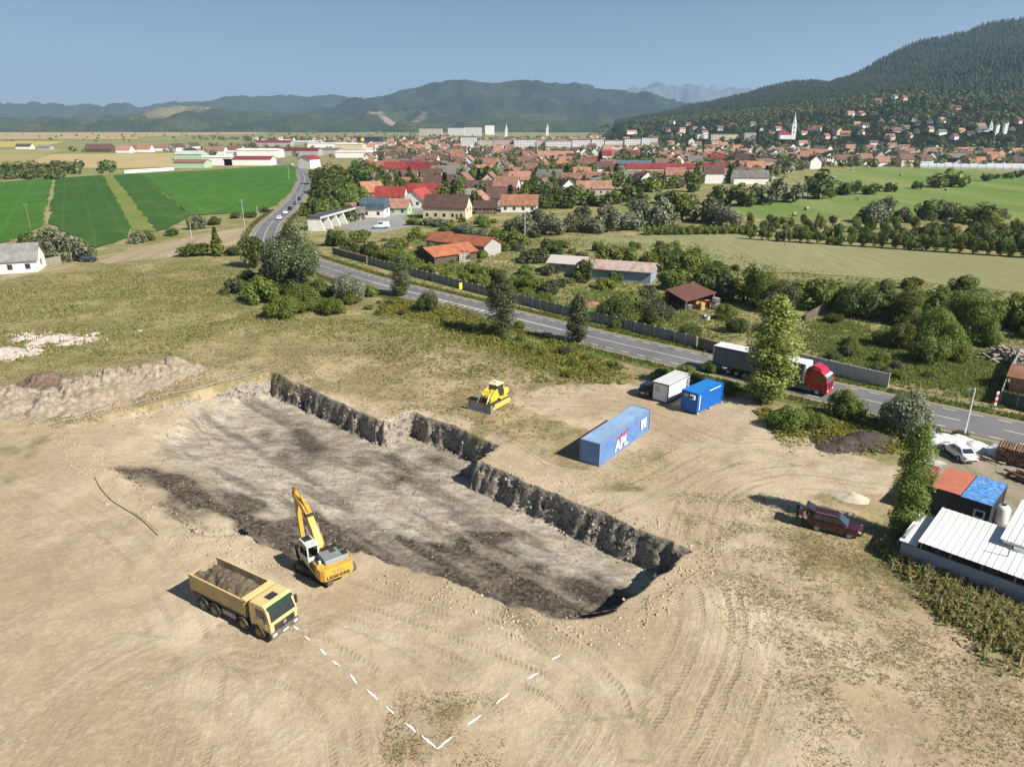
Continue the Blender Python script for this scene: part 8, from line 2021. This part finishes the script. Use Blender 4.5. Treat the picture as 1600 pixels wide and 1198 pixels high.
# warning tape
tred, twh = M('tape_red', (.5, .04, .03), .6), M('tape_white', (.72, .71, .69), .6)
def tape(label, pts, z=.55, w=.075, stake=True, seg=.35, sag=.25, mats=None):
    P = smooth_line([(*G(a, b, z), z) for a, b in pts], 6) if len(pts) > 2 else [(*G(a, b, z), z) for a, b in pts]
    P = [Vector((p[0], p[1], zg1(p[0], p[1]) * (pit_depth(np.array([p[0]]), np.array([p[1]]))[1][0] < 0) + p[2])) for p in P]
    t = thing('barrier_tape', label, 'tape', tuple(P[0])); o = P[0].copy(); V, F, MI = [], [], []; L = 0
    Q = []
    for p, q in zip(P[:-1], P[1:]):
        n = max(1, int((q - p).length / seg))
        for k in range(n): Q.append(p.lerp(q, k / n))
    Q.append(P[-1])
    for k, p in enumerate(Q):
        u = k / (len(Q) - 1); dz = -sag * abs(math.sin(u * math.pi * max(1, len(pts) - 1))); V += [tuple(p - o + Vector((0, 0, dz - w / 2))), tuple(p - o + Vector((.02, -.05, dz + w / 2)))]
    for k in range(len(Q) - 1): F.append((2 * k, 2 * k + 2, 2 * k + 3, 2 * k + 1)); MI.append(k % 2)
    mb = MB(); mb.v, mb.f, mb.m = V, F, MI; mb.build('ribbon', mats or [tred, twh], t)
    if stake:
        for a, b in pts: x, y = G(a, b, z); MB().cyl((x - o.x, y - o.y, -z - .3), (x - o.x, y - o.y, .25), .025, n=6).build('stake', timber_p, t)
tape('white barrier tape along the grass edge left of the pit', [(72, 660), (150, 640), (240, 618), (330, 599), (420, 576)], mats=[twh, twh]); tape('short tape run from the far corner of the pit', [(470, 592), (515, 610)], mats=[twh, twh]); tape('tape behind the step in the pit wall', [(596, 645), (640, 631), (676, 641)]); tape('tape at the second step of the pit wall', [(768, 712), (798, 686), (860, 722)], mats=[twh, tred])
tape('red and white tape sagging across the near right pit corner', [(862, 976), (905, 961), (950, 952), (1015, 944), (1052, 915), (1106, 884)], stake=False, sag=.1); tape('loose loop of tape on the soil right of the pit', [(1012, 942), (1018, 928), (1050, 921), (1045, 930), (1015, 942)], z=.12, stake=False, sag=.02); tape('short tape lying beside the dark cable left of the pit', [(205, 795), (228, 812), (248, 828)], z=.1, stake=False, sag=0)
P = [Vector((*G(a, b), 0)) for a, b in smooth_line([(148, 745), (157, 762), (176, 782), (205, 800), (225, 815), (246, 835)], 5)]; mb = MB(); o0 = P[0].copy()
for p in P: p.z = zg1(p.x, p.y) + .05
for p, q in zip(P[:-1], P[1:]): mb.cyl(p - Vector((o0.x, o0.y, 0)), q - Vector((o0.x, o0.y, 0)), .035, n=6, cap=False)
tag(mb.build('ground_cable', M('cable_dark', (.06, .05, .04), .7), None, (o0.x, o0.y, 0)), 'dark cable lying on the soil left of the pit', 'cable')
ORD0 = ['first', 'second', 'third', 'fourth', 'fifth', 'sixth', 'seventh']
BALES = sorted([(1357, 263.5), (1330, 267), (1408, 275), (1260, 329), (1241, 338), (1340, 313), (1478, 298)])
for k, (px, py) in enumerate(BALES):
    x, y = G(px, py); t = MB().cyl((-.7, 0, .75), (.7, 0, .75), .78, n=16).build('hay_bale', M('bale', (.36, .28, .15), .95, .2, 3), None, (x, y, .1), .4 * k); tag(t, '%s round hay bale on the green meadow, counted from the left' % ORD0[k], 'hay bale', 'hay bales')
# polytunnels at the far right
for k in range(3):
    a, b = G(1436, 262 - k * 2.2), G(1640, 266 - k * 2.2); t = thing('greenhouse_tunnel', '%s long pale greenhouse tunnel beyond the meadow, counted from us' % ORD0[k], 'greenhouse', (*a, 0), heading(b[0] - a[0], b[1] - a[1]), 'greenhouse tunnels'); L = math.hypot(b[0] - a[0], b[1] - a[1])
    MB().prism([(4 * math.cos(q), 3.6 * math.sin(q)) for q in [math.pi * i / 10 for i in range(11)]], 0, L, ax='x').build('cover', M('film', (.52, .55, .57), .5, .06, .3), t)
    for q in range(int(L / 6)): MB().prism([(4.06 * math.cos(w), 3.66 * math.sin(w)) for w in [math.pi * i / 10 for i in range(11)]], q * 6 + .2, q * 6 + .6, ax='x').build('hoop', M('film_dark', (.3, .32, .34), .5), t)
# ---------------------------------------------------------------- labels: ordinal from the left where looks alone do not tell
ORD = ['first', 'second', 'third', 'fourth', 'fifth', 'sixth', 'seventh', 'eighth', 'ninth', 'tenth', 'eleventh', 'twelfth', 'thirteenth', 'fourteenth', 'fifteenth', 'sixteenth', 'seventeenth', 'eighteenth', 'nineteenth', 'twentieth']
def ordi(k):
    if k < 20: return ORD[k]
    t = ['twenty', 'thirty', 'forty', 'fifty', 'sixty', 'seventy'][(k + 1) // 10 - 2]
    return (t[:-1] + 'ieth') if (k + 1) % 10 == 0 else t + '-' + ORD[(k + 1) % 10 - 1]
def finish(items):
    by = {}
    for o, lb, px in items: by.setdefault(lb, []).append((px[0], o))
    for lb, L in by.items():
        L.sort(key=lambda q: q[0])
        base = lb[2:] if lb.startswith('T|') else lb
        for k, (_, o) in enumerate(L):
            o['label'] = base if len(L) == 1 else '%s %s, from the left' % (ordi(k), base)
finish([(o, lb, px) for o, lb, px, fixed in TREES])
finish([(h[0], h[1], h[2]) for h in HOUSES if h[0] is not None])
